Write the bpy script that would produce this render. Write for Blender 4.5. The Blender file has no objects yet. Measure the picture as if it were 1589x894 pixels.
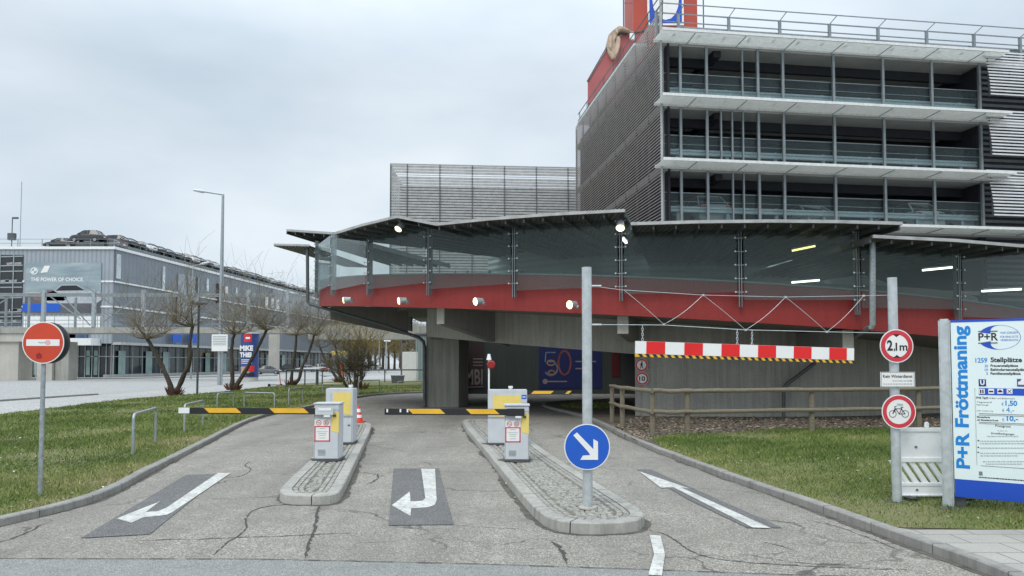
EXPO = 0.32
import bpy, bmesh, math, random
import numpy as np
from mathutils import Vector, Matrix
random.seed(7)
R = math.radians
SC = bpy.context.scene
COL = SC.collection
V = Vector
UP = V((0, 0, 1))

# ---------------------------------------------------------------- camera
W_, H_ = 1589, 894
F_ = 1147.0
CXP = 794.5
PITCH = R(2.5)
HORIZ = 563.0
CYP = HORIZ - F_ * math.tan(PITCH)
CAMH = 1.93
cam_d = bpy.data.cameras.new('camera')
cam = bpy.data.objects.new('camera', cam_d)
COL.objects.link(cam)
SC.camera = cam
cam.location = (0, 0, CAMH)
cam.rotation_euler = (R(90) + PITCH, 0, 0)
cam_d.sensor_width = 36
cam_d.lens = 36 * F_ / W_
cam_d.shift_y = (CYP - H_ / 2) / W_
cam_d.clip_start = 0.05
cam_d.clip_end = 3000


def ray(px, py):
    u = (px - CXP) / F_; v = (CYP - py) / F_
    return V((u, math.cos(PITCH) - v * math.sin(PITCH), math.sin(PITCH) + v * math.cos(PITCH)))


def P(px, py, Y):
    d = ray(px, py)
    return V((0, 0, CAMH)) + d * (Y / d.y)


def G(px, py, z=0.0):
    d = ray(px, py)
    t = (z - CAMH) / d.z
    return V((0, 0, CAMH)) + d * t


def GL(pts, z=0.0):
    return [G(a, b, z) for a, b in pts]


# ---------------------------------------------------------------- materials
MATS = {}


def _mat(name):
    m = bpy.data.materials.new(name); m.use_nodes = True
    nt = m.node_tree; b = nt.nodes['Principled BSDF']
    MATS[name] = m
    return m, nt, b


def node(nt, typ, **kw):
    n = nt.nodes.new(typ)
    for k, v in kw.items():
        if k.startswith('i_'):
            n.inputs[k[2:].replace('_', ' ')].default_value = v
        else:
            setattr(n, k, v)
    return n


def coords(nt, scale=(1, 1, 1), kind='Object'):
    tc = node(nt, 'ShaderNodeTexCoord'); mp = node(nt, 'ShaderNodeMapping')
    mp.inputs['Scale'].default_value = scale
    nt.links.new(tc.outputs[kind], mp.inputs['Vector'])
    return mp.outputs['Vector']


def noise(nt, vec, scale, detail=4, rough=.55):
    n = node(nt, 'ShaderNodeTexNoise')
    n.inputs['Scale'].default_value = scale; n.inputs['Detail'].default_value = detail; n.inputs['Roughness'].default_value = rough
    nt.links.new(vec, n.inputs['Vector'])
    return n.outputs['Fac']


def ramp(nt, fac, stops):
    r = node(nt, 'ShaderNodeValToRGB')
    e = r.color_ramp.elements
    while len(e) < len(stops): e.new(.5)
    for x, (p, c) in zip(e, stops):
        x.position = p; x.color = (c, c, c, 1) if not hasattr(c, '__len__') else (*c, 1)
    nt.links.new(fac, r.inputs['Fac'])
    return r.outputs['Color']


def mix(nt, fac, a, b, mode='MIX'):
    m = node(nt, 'ShaderNodeMix', data_type='RGBA', blend_type=mode)
    for s, i in ((fac, 0), (a, 6), (b, 7)):
        if hasattr(s, 'is_linked'): nt.links.new(s, m.inputs[i])
        elif i == 0: m.inputs[0].default_value = s
        else: m.inputs[i].default_value = (*s, 1)
    return m.outputs[2]


def bump(nt, b, h, strength=.3, dist=.01):
    n = node(nt, 'ShaderNodeBump'); n.inputs['Strength'].default_value = strength; n.inputs['Distance'].default_value = dist
    nt.links.new(h, n.inputs['Height']); nt.links.new(n.outputs[0], b.inputs['Normal'])


def plain(name, col, rough=.5, metal=0., var=.12, scale=3., emis=None, bumpy=0.0):
    """base colour with soft dirt variation"""
    m, nt, b = _mat(name)
    b.inputs['Roughness'].default_value = rough; b.inputs['Metallic'].default_value = metal
    if var:
        v = coords(nt)
        n = noise(nt, v, scale, 5)
        n2 = noise(nt, v, scale * 9, 3)
        c = mix(nt, ramp(nt, n, [(.35, 0), (.7, 1)]), tuple(x * (1 + var) for x in col), tuple(x * (1 - var) for x in col))
        c = mix(nt, ramp(nt, n2, [(.45, 0), (.75, var)]), c, tuple(x * .6 for x in col))
        nt.links.new(c, b.inputs['Base Color'])
        if bumpy: bump(nt, b, n2, bumpy)
    else:
        b.inputs['Base Color'].default_value = (*col, 1)
    if emis:
        b.inputs['Emission Color'].default_value = (*emis[0], 1); b.inputs['Emission Strength'].default_value = emis[1]
    return m


M = {}
# asphalt with exposed aggregate, stains and cracks
def asphalt(name, base, speck, crack=True, patch=.42, sscale=70):
    m, nt, b = _mat(name)
    v = coords(nt)
    vor = node(nt, 'ShaderNodeTexVoronoi'); vor.inputs['Scale'].default_value = sscale
    nt.links.new(v, vor.inputs['Vector'])
    sp = ramp(nt, vor.outputs['Color'], [(.25, tuple(x * .55 for x in base)), (.55, base), (.85, speck)])
    big = noise(nt, v, .45, 6, .6)
    mid = noise(nt, v, 3.2, 5, .6)
    c = mix(nt, ramp(nt, big, [(.38, patch), (.62, 0)]), sp, tuple(x * .62 for x in base))
    c = mix(nt, ramp(nt, mid, [(.5, 0), (.78, .35)]), c, tuple(x * .5 for x in base))
    c = mix(nt, ramp(nt, mid, [(.2, .3), (.42, 0)]), c, tuple(min(1, x * 1.25) for x in speck))
    tr_ = noise(nt, coords(nt, (1.1, .07, 1)), 1.0, 4, .5)
    c = mix(nt, ramp(nt, tr_, [(.42, 0), (.66, .38 if crack else 0)]), c, tuple(x * .5 for x in base))
    oil = noise(nt, coords(nt, (1, .5, 1)), 1.7, 2, .4)
    c = mix(nt, ramp(nt, oil, [(.66, 0), (.76, .5 if crack else .15)]), c, tuple(x * .35 for x in base))
    h = vor.outputs['Distance']
    if crack:
        wn = node(nt, 'ShaderNodeTexNoise'); wn.inputs['Scale'].default_value = 1.3; wn.inputs['Detail'].default_value = 8
        nt.links.new(v, wn.inputs['Vector'])
        add = node(nt, 'ShaderNodeVectorMath', operation='MULTIPLY_ADD')
        nt.links.new(wn.outputs['Color'], add.inputs[0]); add.inputs[1].default_value = (1.3, 1.3, 0); nt.links.new(v, add.inputs[2])
        cv = node(nt, 'ShaderNodeTexVoronoi', feature='DISTANCE_TO_EDGE'); cv.inputs['Scale'].default_value = .33
        nt.links.new(add.outputs[0], cv.inputs['Vector'])
        ck = ramp(nt, cv.outputs['Distance'], [(.0, 1), (.0035, .75), (.008, 0)])
        msk = ramp(nt, noise(nt, v, .6, 3), [(.46, 0), (.58, .8)])
        fac = mix(nt, 1., ck, msk, 'MULTIPLY')
        c = mix(nt, fac, c, (.035, .033, .03))
    nt.links.new(c, b.inputs['Base Color'])
    b.inputs['Roughness'].default_value = .85
    bump(nt, b, h, .35, .004)
    return m


M['asphalt'] = asphalt('worn_asphalt', (.272, .252, .218), (.50, .468, .415), sscale=80)
M['street'] = asphalt('street_asphalt', (.255, .258, .245), (.345, .35, .335), crack=False, patch=.12, sscale=120)
M['patch'] = asphalt('dark_patch_asphalt', (.135, .132, .13), (.24, .235, .23), crack=False, patch=.2, sscale=110)
M['road'] = asphalt('pale_road', (.40, .40, .39), (.48, .48, .465), crack=False, patch=.25, sscale=20)
M['path'] = asphalt('pale_path', (.45, .445, .43), (.52, .515, .49), crack=False, patch=.2, sscale=20)


def paint(name, col, under):
    m, nt, b = _mat(name); v = coords(nt)
    n = noise(nt, v, 14, 8, .7); n2 = noise(nt, v, 2.2, 4)
    f = ramp(nt, n, [(.50, 0), (.62, .85)])
    c = mix(nt, f, col, under)
    c = mix(nt, ramp(nt, n2, [(.40, 0), (.7, .5)]), c, under)
    nt.links.new(c, b.inputs['Base Color']); b.inputs['Roughness'].default_value = .7
    return m


M['roadpaint'] = paint('worn_white_road_paint', (.60, .60, .565), (.25, .24, .225))


def concrete(name, col, streak=.4, board=0.0, rough=.85):
    m, nt, b = _mat(name)
    v = coords(nt); vs = coords(nt, (4.5, 4.5, .22))
    s = noise(nt, vs, 1.6, 6, .65); big = noise(nt, v, .55, 5, .6); fine = noise(nt, v, 22, 4)
    dark = tuple(x * .55 for x in col); lite = tuple(min(1, x * 1.22) for x in col)
    c = mix(nt, ramp(nt, s, [(.4, 0), (.68, streak * 1.6)]), col, dark)
    c = mix(nt, ramp(nt, big, [(.4, 0), (.7, .6)]), c, lite)
    c = mix(nt, ramp(nt, fine, [(.45, 0), (.75, .5)]), c, dark)
    if board:
        w = node(nt, 'ShaderNodeTexNoise'); w.inputs['Scale'].default_value = 1; w.inputs['Detail'].default_value = 0
        vb = coords(nt, (board, board, 0.01)); nt.links.new(vb, w.inputs['Vector'])
        c = mix(nt, ramp(nt, w.outputs['Fac'], [(.47, 0), (.5, .22), (.53, 0)]), c, dark)
    nt.links.new(c, b.inputs['Base Color']); b.inputs['Roughness'].default_value = rough
    bump(nt, b, fine, .25, .01)
    return m


M['concrete'] = concrete('board_marked_concrete', (.37, .365, .325), .5, board=2.6)
M['concrete_light'] = concrete('pale_concrete', (.48, .46, .41), .25)
M['kerb'] = concrete('granite_kerb', (.38, .37, .335), .55)
M['parapet'] = concrete('red_painted_parapet', (.27, .020, .016), .28, rough=.55)
M['kerb_dark'] = concrete('dirty_granite_kerb', (.29, .28, .26), .55)
M['joint'] = plain('dark_joint', (.05, .048, .042), .9, var=.1)
M['crack'] = plain('tar_crack', (.055, .052, .047), .9, var=.2, scale=20)


def grassy(name, a, bcol, dry, sc=1.0):
    m, nt, b = _mat(name); v = coords(nt)
    f = noise(nt, v, 45, 4, .7); n = noise(nt, v, .8 * sc, 6, .65); d = noise(nt, v, 2.3 * sc, 6, .7)
    c = mix(nt, ramp(nt, f, [(.3, 0), (.7, 1)]), a, bcol)
    c = mix(nt, ramp(nt, n, [(.4, 0), (.66, .6)]), c, dry)
    c = mix(nt, ramp(nt, d, [(.52, 0), (.7, .7)]), c, tuple(x * .8 for x in dry))
    nt.links.new(c, b.inputs['Base Color']); b.inputs['Roughness'].default_value = 1.
    bump(nt, b, f, .6, .03)
    return m


M['lawn'] = grassy('lawn_soil', (.10, .12, .035), (.18, .19, .07), (.25, .21, .115))
M['soil'] = grassy('leaf_litter_soil', (.05, .04, .03), (.13, .105, .08), (.17, .145, .115), 2)


def blades(name):
    m, nt, b = _mat(name)
    oi = node(nt, 'ShaderNodeAttribute'); oi.attribute_name = 'tone'
    c = ramp(nt, oi.outputs['Fac'], [(0, (.06, .10, .018)), (.4, (.13, .19, .035)), (.7, (.22, .245, .07)), (1, (.38, .33, .18))])
    nt.links.new(c, b.inputs['Base Color']); b.inputs['Roughness'].default_value = .8
    return m


M['blades'] = blades('grass_blades')
M['slab'] = None
m, nt, b = _mat('paving_slabs')
v = coords(nt)
br = node(nt, 'ShaderNodeTexBrick'); nt.links.new(v, br.inputs['Vector'])
br.inputs['Scale'].default_value = 1; br.inputs['Brick Width'].default_value = .55; br.inputs['Row Height'].default_value = .38; br.inputs['Mortar Size'].default_value = .007
br.inputs['Color1'].default_value = (.40, .385, .35, 1); br.inputs['Color2'].default_value = (.34, .33, .30, 1); br.inputs['Mortar'].default_value = (.10, .095, .08, 1)
fi = noise(nt, v, 40, 4)
c = mix(nt, ramp(nt, fi, [(.45, 0), (.8, .5)]), br.outputs['Color'], (.2, .19, .17))
c = mix(nt, ramp(nt, noise(nt, v, 1.2, 5), [(.45, 0), (.7, .4)]), c, (.22, .21, .19))
nt.links.new(c, b.inputs['Base Color']); b.inputs['Roughness'].default_value = .9
M['slab'] = m

M['sett'] = plain('granite_sett', (.31, .30, .27), .8, var=.3, scale=9)
M['grout'] = plain('sett_grout', (.16, .15, .12), 1, var=.4, scale=6)
M['galv'] = plain('galvanised_steel', (.36, .40, .42), .42, .55, var=.22, scale=16)
M['galv_light'] = plain('bright_galvanised_steel', (.50, .54, .55), .4, .4, var=.15, scale=10)
M['steel_dark'] = plain('dark_steel', (.10, .11, .115), .5, .3, var=.2)
M['mullion'] = plain('grey_steel_mullion', (.26, .29, .30), .45, .5, var=.15)
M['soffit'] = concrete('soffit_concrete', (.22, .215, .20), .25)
M['roofmetal'] = plain('pale_roof_edge_metal', (.42, .42, .41), .5, .3, var=.2)
M['black'] = plain('black_plastic', (.015, .016, .018), .5, var=.1)
M['white'] = plain('white_painted', (.78, .79, .78), .5, var=.05)
M['white_plastic'] = plain('white_plastic', (.86, .87, .88), .45, var=.08, scale=2)
M['signwhite'] = plain('sign_white', (.80, .80, .78), .4, var=.03)
M['signred'] = plain('sign_red', (.60, .030, .028), .4, var=.06)
M['stopred'] = plain('faded_sign_red', (.56, .055, .020), .4, var=.1)
M['signpink'] = plain('sign_ring_red', (.58, .035, .055), .4, var=.06)
M['signblue'] = plain('sign_blue', (.008, .10, .52), .4, var=.04)
M['boardblue'] = plain('board_blue', (.012, .075, .50), .35, var=.04)
M['boardcyan'] = plain('board_light_blue', (.004, .22, .62), .4, var=.0)
M['boardwhite'] = plain('board_white', (.74, .84, .84), .3, var=.03)
M['yellow'] = plain('pale_yellow_panel', (.80, .62, .17), .45, var=.06)
M['boomyellow'] = plain('boom_yellow', (.80, .45, .03), .45, var=.1)
M['machine'] = plain('grey_painted_housing', (.56, .585, .61), .45, .0, var=.08)
M['machine_dark'] = plain('grey_housing_side', (.30, .33, .35), .45, .0, var=.08)
M['grey'] = plain('mid_grey', (.2, .2, .2), .6, var=.05)
M['conered'] = plain('cone_orange', (.70, .06, .03), .5, var=.1)
M['wood'] = None
m, nt, b = _mat('weathered_wood'); v = coords(nt, (1, 1, 1))
g = noise(nt, coords(nt, (1.5, 14, 14)), 3, 6, .7)
c = mix(nt, ramp(nt, g, [(.3, 0), (.7, 1)]), (.27, .225, .165), (.11, .09, .065))
c = mix(nt, ramp(nt, noise(nt, v, 3, 4), [(.45, 0), (.7, .6)]), c, (.16, .17, .10))
nt.links.new(c, b.inputs['Base Color']); b.inputs['Roughness'].default_value = .9; bump(nt, b, g, .5, .01)
M['wood'] = m
M['bark'] = plain('bark', (.055, .045, .034), .95, var=.45, scale=9, bumpy=.6)
M['twig'] = plain('twig', (.17, .14, .09), .9, var=.3, scale=2)
M['twig_yellow'] = plain('budding_twig', (.22, .17, .06), .9, var=.35, scale=2)
M['twig_dark'] = plain('dark_twig', (.13, .11, .07), .9, var=.3, scale=2)
M['bud'] = plain('spring_bud', (.22, .22, .05), .8, var=.3, scale=2)
M['asphdark'] = plain('dark_floor', (.10, .10, .10), .9, var=.2)
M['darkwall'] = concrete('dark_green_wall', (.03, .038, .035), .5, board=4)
M['ceiling'] = plain('parking_ceiling', (.42, .42, .40), .8, var=.1, scale=.6)
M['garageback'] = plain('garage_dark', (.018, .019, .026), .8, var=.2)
M['slat'] = plain('brown_grey_slat', (.55, .51, .50), .5, .0, var=.15)
M['slat_light'] = plain('pale_grey_slat', (.42, .425, .42), .5, .1, var=.15)
M['slat_silver'] = plain('silver_slat', (.58, .58, .58), .35, .3, var=.08)
M['grate'] = plain('pale_grating', (.72, .73, .71), .5, .1, var=.1, scale=6)
M['tarp'] = plain('beige_tarp', (.50, .38, .29), .8, var=.3, scale=1.5)
M['pinkred'] = plain('red_cladding', (.38, .10, .10), .6, var=.1, scale=.5)
M['towerred'] = plain('tower_red', (.42, .06, .035), .55, var=.1, scale=.4)
M['lamp'] = plain('lit_lamp', (.9, .9, .8), .4, var=0, emis=((1, .82, .42), 2.6))
M['tube'] = plain('lit_tube', (.9, .9, .8), .4, var=0, emis=((1, 1, .88), 4))
M['tube_yellow'] = plain('lit_yellow_tube', (.9, .8, .3), .4, var=0, emis=((1, .85, .3), 2.2))
M['hallwall'] = None


def corrugated(name, col, scale, axis=0, dark=.6, emph=.5):
    m, nt, b = _mat(name)
    v = coords(nt)
    w = node(nt, 'ShaderNodeTexWave', wave_type='BANDS', bands_direction=['X', 'Y', 'Z'][axis]); w.inputs['Scale'].default_value = scale
    nt.links.new(v, w.inputs['Vector'])
    n = noise(nt, v, .3, 4)
    c = mix(nt, ramp(nt, n, [(.4, 0), (.65, .5)]), col, tuple(x * 1.25 for x in col))
    c = mix(nt, ramp(nt, w.outputs['Fac'], [(.1, emph), (.5, 0)]), c, tuple(x * dark for x in col))
    nt.links.new(c, b.inputs['Base Color']); b.inputs['Roughness'].default_value = .5
    bump(nt, b, w.outputs['Fac'], .7, .05)
    return m


M['hallwall'] = corrugated('grey_corrugated_cladding', (.30, .335, .37), .55, 0)
M['hallside'] = corrugated('blue_grey_cladding', (.19, .215, .245), .35, 1, .8, .3)
M['hallside_pale'] = corrugated('pale_blue_cladding', (.31, .34, .375), .35, 1, .8, .3)
M['roofunder'] = corrugated('corrugated_roof_sheet', (.10, .10, .095), 2.0, 0, .4)


def glass(name, tint, refl=(.9, .95, .95), ior=1.5, rough=.02, dirt=.0, dirtcol=(.3, .34, .33)):
    m = bpy.data.materials.new(name); m.use_nodes = True; nt = m.node_tree
    for n in list(nt.nodes): nt.nodes.remove(n)
    out = node(nt, 'ShaderNodeOutputMaterial'); tr = node(nt, 'ShaderNodeBsdfTransparent'); gl = node(nt, 'ShaderNodeBsdfGlossy')
    tr.inputs[0].default_value = (*tint, 1); gl.inputs[0].default_value = (*refl, 1); gl.inputs['Roughness'].default_value = rough
    # Schlick reflectance from |N.I|, the same from either side of a pane
    ge_ = node(nt, 'ShaderNodeNewGeometry'); dt = node(nt, 'ShaderNodeVectorMath', operation='DOT_PRODUCT')
    nt.links.new(ge_.outputs['Incoming'], dt.inputs[0]); nt.links.new(ge_.outputs['Normal'], dt.inputs[1])
    ab = node(nt, 'ShaderNodeMath', operation='ABSOLUTE'); nt.links.new(dt.outputs['Value'], ab.inputs[0])
    om = node(nt, 'ShaderNodeMath', operation='SUBTRACT'); om.inputs[0].default_value = 1; nt.links.new(ab.outputs[0], om.inputs[1])
    pw = node(nt, 'ShaderNodeMath', operation='POWER'); pw.inputs[1].default_value = 4.5; nt.links.new(om.outputs[0], pw.inputs[0])
    f0 = ((ior - 1) / (ior + 1)) ** 2
    fr = node(nt, 'ShaderNodeMath', operation='MULTIPLY_ADD'); fr.inputs[1].default_value = 1 - f0; fr.inputs[2].default_value = f0; nt.links.new(pw.outputs[0], fr.inputs[0])
    mx = node(nt, 'ShaderNodeMixShader'); nt.links.new(fr.outputs[0], mx.inputs[0]); nt.links.new(tr.outputs[0], mx.inputs[1]); nt.links.new(gl.outputs[0], mx.inputs[2])
    res = mx.outputs[0]
    if dirt:
        df = node(nt, 'ShaderNodeBsdfDiffuse'); df.inputs[0].default_value = (*dirtcol, 1)
        n = noise(nt, coords(nt, (.6, .6, 1)), 1.1, 6, .6)
        f = ramp(nt, n, [(.3, dirt * .6), (.7, dirt * 1.3)])
        m2 = node(nt, 'ShaderNodeMixShader'); nt.links.new(f, m2.inputs[0]); nt.links.new(res, m2.inputs[1]); nt.links.new(df.outputs[0], m2.inputs[2]); res = m2.outputs[0]
    nt.links.new(res, out.inputs[0])
    return m


M['screen'] = glass('ramp_screen_glass', (.82, .87, .865), ior=1.3, dirt=.13, dirtcol=(.20, .24, .235))
M['railglass'] = glass('garage_rail_glass', (.84, .89, .895), ior=1.25, dirt=.05, dirtcol=(.34, .42, .44))
M['hallglass'] = plain('dark_shop_glass', (.03, .045, .05), .08, var=.5, scale=.35)
M['hallglass_green'] = plain('pale_green_glass', (.25, .36, .35), .1, var=.3, scale=.35)
M['carglass'] = plain('car_glass', (.02, .024, .028), .06, var=0)
M['tyre'] = plain('tyre_rubber', (.02, .02, .02), .8, var=.1)
M['rim'] = plain('wheel_rim', (.35, .36, .37), .3, .7, var=0)
M['headl'] = plain('headlight_glass', (.7, .72, .72), .15, var=0)
M['taill'] = plain('tail_light_red', (.45, .012, .012), .2, var=0)
CARCOL = {}
for nm, c in dict(black=(.012, .013, .015), white=(.72, .73, .74), silver=(.42, .44, .45), grey=(.12, .13, .14), red=(.33, .02, .02), blue=(.03, .05, .1)).items():
    mm, nt, b = _mat('car_paint_' + nm); b.inputs['Base Color'].default_value = (*c, 1); b.inputs['Roughness'].default_value = .3
    b.inputs['Coat Weight'].default_value = .8; b.inputs['Coat Roughness'].default_value = .08
    CARCOL[nm] = mm

# ---------------------------------------------------------------- mesh builder
ORG = {}


class MB:
    def __init__(s):
        s.v = []; s.f = []; s.m = []

    def face(s, pts, mi=0):
        i = len(s.v); s.v += [tuple(p) for p in pts]; s.f.append(list(range(i, i + len(pts)))); s.m.append(mi); return s

    def prism(s, pts, vec, mi=0):
        n = len(pts); i = len(s.v); vec = V(vec)
        s.v += [tuple(p) for p in pts] + [tuple(V(p) + vec) for p in pts]
        s.f.append(list(range(i, i + n))[::-1]); s.f.append(list(range(i + n, i + 2 * n))); s.m += [mi, mi]
        for k in range(n):
            a = k; b_ = (k + 1) % n
            s.f.append([i + a, i + b_, i + n + b_, i + n + a]); s.m.append(mi)
        return s

    def frame(s, o, ux, uy, uz, sx, sy, sz, mi=0, bev=0.0):
        """box centred at o with axes and full sizes"""
        o = V(o); ux = V(ux).normalized() * sx / 2; uy = V(uy).normalized() * sy / 2; uz = V(uz).normalized() * sz / 2
        i = len(s.v)
        for a in (-1, 1):
            for b_ in (-1, 1):
                for c in (-1, 1):
                    s.v.append(tuple(o + ux * a + uy * b_ + uz * c))
        for q in ([0, 1, 3, 2], [4, 6, 7, 5], [0, 4, 5, 1], [2, 3, 7, 6], [0, 2, 6, 4], [1, 5, 7, 3]):
            s.f.append([i + k for k in q]); s.m.append(mi)
        return s

    def box(s, o, size, mi=0, rz=0.0):
        c, n = math.cos(rz), math.sin(rz)
        return s.frame(o, (c, n, 0), (-n, c, 0), (0, 0, 1), *size, mi=mi)

    def bar(s, p, q, w, h, mi=0, up=UP):
        p = V(p); q = V(q); d = q - p; L = d.length
        if L < 1e-6: return s
        d.normalize(); u = V(up)
        if abs(d.dot(u)) > .98: u = V((0, 1, 0)) if abs(d.y) < .9 else V((1, 0, 0))
        x = d.cross(u).normalized(); y = x.cross(d).normalized()
        return s.frame((p + q) / 2, d, x, y, L, w, h, mi=mi)

    def tube(s, pts, r, n=8, mi=0, caps=True):
        pts = [V(p) for p in pts]; k = len(pts)
        rr = r if hasattr(r, '__len__') else [r] * k
        base = len(s.v); prev = None
        for j, p in enumerate(pts):
            d = (pts[min(j + 1, k - 1)] - pts[max(j - 1, 0)])
            d = d.normalized() if d.length > 1e-9 else V((0, 0, 1))
            if prev is None:
                u = UP if abs(d.z) < .9 else V((1, 0, 0)); x = d.cross(u).normalized()
            else:
                x = (prev - d * prev.dot(d)).normalized()
            prev = x; y = d.cross(x)
            for a in range(n):
                t = 2 * math.pi * a / n
                s.v.append(tuple(p + (x * math.cos(t) + y * math.sin(t)) * rr[j]))
        for j in range(k - 1):
            for a in range(n):
                b_ = (a + 1) % n
                s.f.append([base + j * n + a, base + j * n + b_, base + (j + 1) * n + b_, base + (j + 1) * n + a]); s.m.append(mi)
        if caps:
            s.f.append([base + a for a in range(n)][::-1]); s.f.append([base + (k - 1) * n + a for a in range(n)]); s.m += [mi, mi]
        return s

    def disc(s, c, nrm, r, th, mi=0, n=40, mi_side=None, rin=None):
        """solid disc / ring centred at c, thickness th, facing nrm"""
        nrm = V(nrm).normalized(); u = UP if abs(nrm.z) < .9 else V((1, 0, 0)); x = u.cross(nrm).normalized(); y = nrm.cross(x)
        c = V(c); ms = mi if mi_side is None else mi_side
        pf = [c + nrm * th / 2 + (x * math.cos(2 * math.pi * k / n) + y * math.sin(2 * math.pi * k / n)) * r for k in range(n)]
        pb = [p - nrm * th for p in pf]
        if rin is None:
            s.face(pf, mi); s.face(pb[::-1], ms)
        else:
            qf = [c + (p - c - nrm * th / 2) * rin / r + nrm * th / 2 for p in pf]
            for k in range(n):
                j = (k + 1) % n
                s.face([pf[k], pf[j], qf[j], qf[k]], mi)
        for k in range(n):
            j = (k + 1) % n
            s.face([pb[k], pb[j], pf[j], pf[k]], ms)
        return s

    def build(s, name, mats, parent=None, smooth=False, origin=None, recalc=True, kind=None, bevel=0.0):
        me = bpy.data.meshes.new(name)
        if parent is not None: o0 = ORG[parent]
        elif origin is not None: o0 = V(origin)
        else:
            xs = np.array(s.v); lo = xs.min(0); hi = xs.max(0)
            o0 = V(((lo[0] + hi[0]) / 2, (lo[1] + hi[1]) / 2, lo[2]))
        me.from_pydata([(a[0] - o0.x, a[1] - o0.y, a[2] - o0.z) for a in s.v], [], s.f)
        if not isinstance(mats, (list, tuple)): mats = [mats]
        for mm in mats: me.materials.append(M[mm] if isinstance(mm, str) else mm)
        me.polygons.foreach_set('material_index', s.m)
        if recalc or bevel:
            bm = bmesh.new(); bm.from_mesh(me)
            if bevel:
                bmesh.ops.remove_doubles(bm, verts=bm.verts, dist=1e-5)
            bmesh.ops.recalc_face_normals(bm, faces=bm.faces)
            if bevel:
                ed = [e for e in bm.edges if len(e.link_faces) == 2 and e.calc_face_angle(0) > .6]
                bmesh.ops.bevel(bm, geom=ed, offset=bevel, segments=2, affect='EDGES', clamp_overlap=True)
            bm.to_mesh(me); bm.free()
        if smooth:
            me.polygons.foreach_set('use_smooth', [True] * len(me.polygons))
            try: me.set_sharp_from_angle(angle=R(40))
            except Exception: pass
        me.update()
        o = bpy.data.objects.new(name, me); COL.objects.link(o)
        ORG[o] = o0
        if parent is not None: o.parent = parent
        else: o.location = o0
        if kind: o['kind'] = kind
        return o


def tag(o, label=None, cat=None, group=None, kind=None):
    if label: o['label'] = label
    if cat: o['category'] = cat
    if group: o['group'] = group
    if kind: o['kind'] = kind
    return o


def thing(name, loc, label, cat, group=None):
    o = bpy.data.objects.new(name, None); COL.objects.link(o); o.empty_display_size = .2
    o.location = V(loc); ORG[o] = V(loc)
    return tag(o, label, cat, group)


def copy_tree(o, parent=None):
    c = o.copy(); COL.objects.link(c)
    if parent is not None: c.parent = parent
    for ch in list(o.children): copy_tree(ch, c)
    return c


def text(body, mat, parent, O, ux, uy, w=None, h=None, bold=0.0, depth=.002, name='lettering', align='L'):
    """flat letters as a mesh; O = lower-left corner (or centre), ux/uy = writing and up directions"""
    cu = bpy.data.curves.new('c', 'FONT'); cu.body = body; cu.size = 1; cu.offset = bold; cu.extrude = 0; cu.resolution_u = 4
    ob = bpy.data.objects.new('c', cu); COL.objects.link(ob)
    dg = bpy.context.evaluated_depsgraph_get(); dg.update()
    me = bpy.data.meshes.new_from_object(ob.evaluated_get(dg))
    bpy.data.objects.remove(ob); bpy.data.curves.remove(cu)
    co = np.array([v.co[:] for v in me.vertices])
    lo = co.min(0); hi = co.max(0)
    sx = (w / (hi[0] - lo[0])) if w else None; sy = (h / (hi[1] - lo[1])) if h else None
    sx = sx or sy; sy = sy or sx
    ux = V(ux).normalized(); uy = V(uy).normalized(); nn = ux.cross(uy)
    b = MB()
    off = (hi[0] - lo[0]) * sx / 2 if align == 'C' else 0
    offy = (hi[1] - lo[1]) * sy / 2 if align == 'C' else 0
    pts = [V(O) + ux * ((c[0] - lo[0]) * sx - off) + uy * ((c[1] - lo[1]) * sy - offy) + nn * depth for c in co]
    b.v = [tuple(p) for p in pts]; b.f = [list(p.vertices) for p in me.polygons]; b.m = [0] * len(b.f)
    bpy.data.meshes.remove(me)
    return b.build(name, mat, parent, recalc=False)


def offset_path(pts, d):
    """offset a ground polyline to its left by d"""
    out = []
    for i, p in enumerate(pts):
        a = pts[max(i - 1, 0)]; b_ = pts[min(i + 1, len(pts) - 1)]
        t = (b_ - a); t.z = 0; t.normalize(); n = V((-t.y, t.x, 0)); out.append(V(p) + n * d)
    return out


def resample(pts, step):
    out = [V(pts[0])]; acc = 0
    for a, b_ in zip(pts[:-1], pts[1:]):
        L = (b_ - a).length; t = step - acc
        while t <= L:
            out.append(a + (b_ - a) * (t / L)); t += step
        acc = (acc + L) % step
    return out


def smooth_path(pts, it=2, closed=False):
    pts = [V(p) for p in pts]
    for _ in range(it):
        q = [] if closed else [pts[0]]
        rng = range(len(pts)) if closed else range(len(pts) - 1)
        for i in rng:
            a = pts[i]; b_ = pts[(i + 1) % len(pts)]
            q += [a * .75 + b_ * .25, a * .25 + b_ * .75]
        if not closed: q.append(pts[-1])
        pts = q
    return pts


def translucent_sheet(name, col, t=.6):
    m = bpy.data.materials.new(name); m.use_nodes = True; nt = m.node_tree
    for n in list(nt.nodes): nt.nodes.remove(n)
    out = node(nt, 'ShaderNodeOutputMaterial'); d = node(nt, 'ShaderNodeBsdfDiffuse'); tl = node(nt, 'ShaderNodeBsdfTranslucent'); mx = node(nt, 'ShaderNodeMixShader')
    c = mix(nt, ramp(nt, noise(nt, coords(nt, (1, 1, 1)), 5, 5), [(.35, 0), (.7, .6)]), col, tuple(x * .8 for x in col))
    for n in (d, tl): nt.links.new(c, n.inputs[0])
    mx.inputs[0].default_value = t; nt.links.new(d.outputs[0], mx.inputs[1]); nt.links.new(tl.outputs[0], mx.inputs[2]); nt.links.new(mx.outputs[0], out.inputs[0])
    return m


M['canopysheet'] = translucent_sheet('translucent_canopy', (.84, .85, .83), .72)
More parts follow.
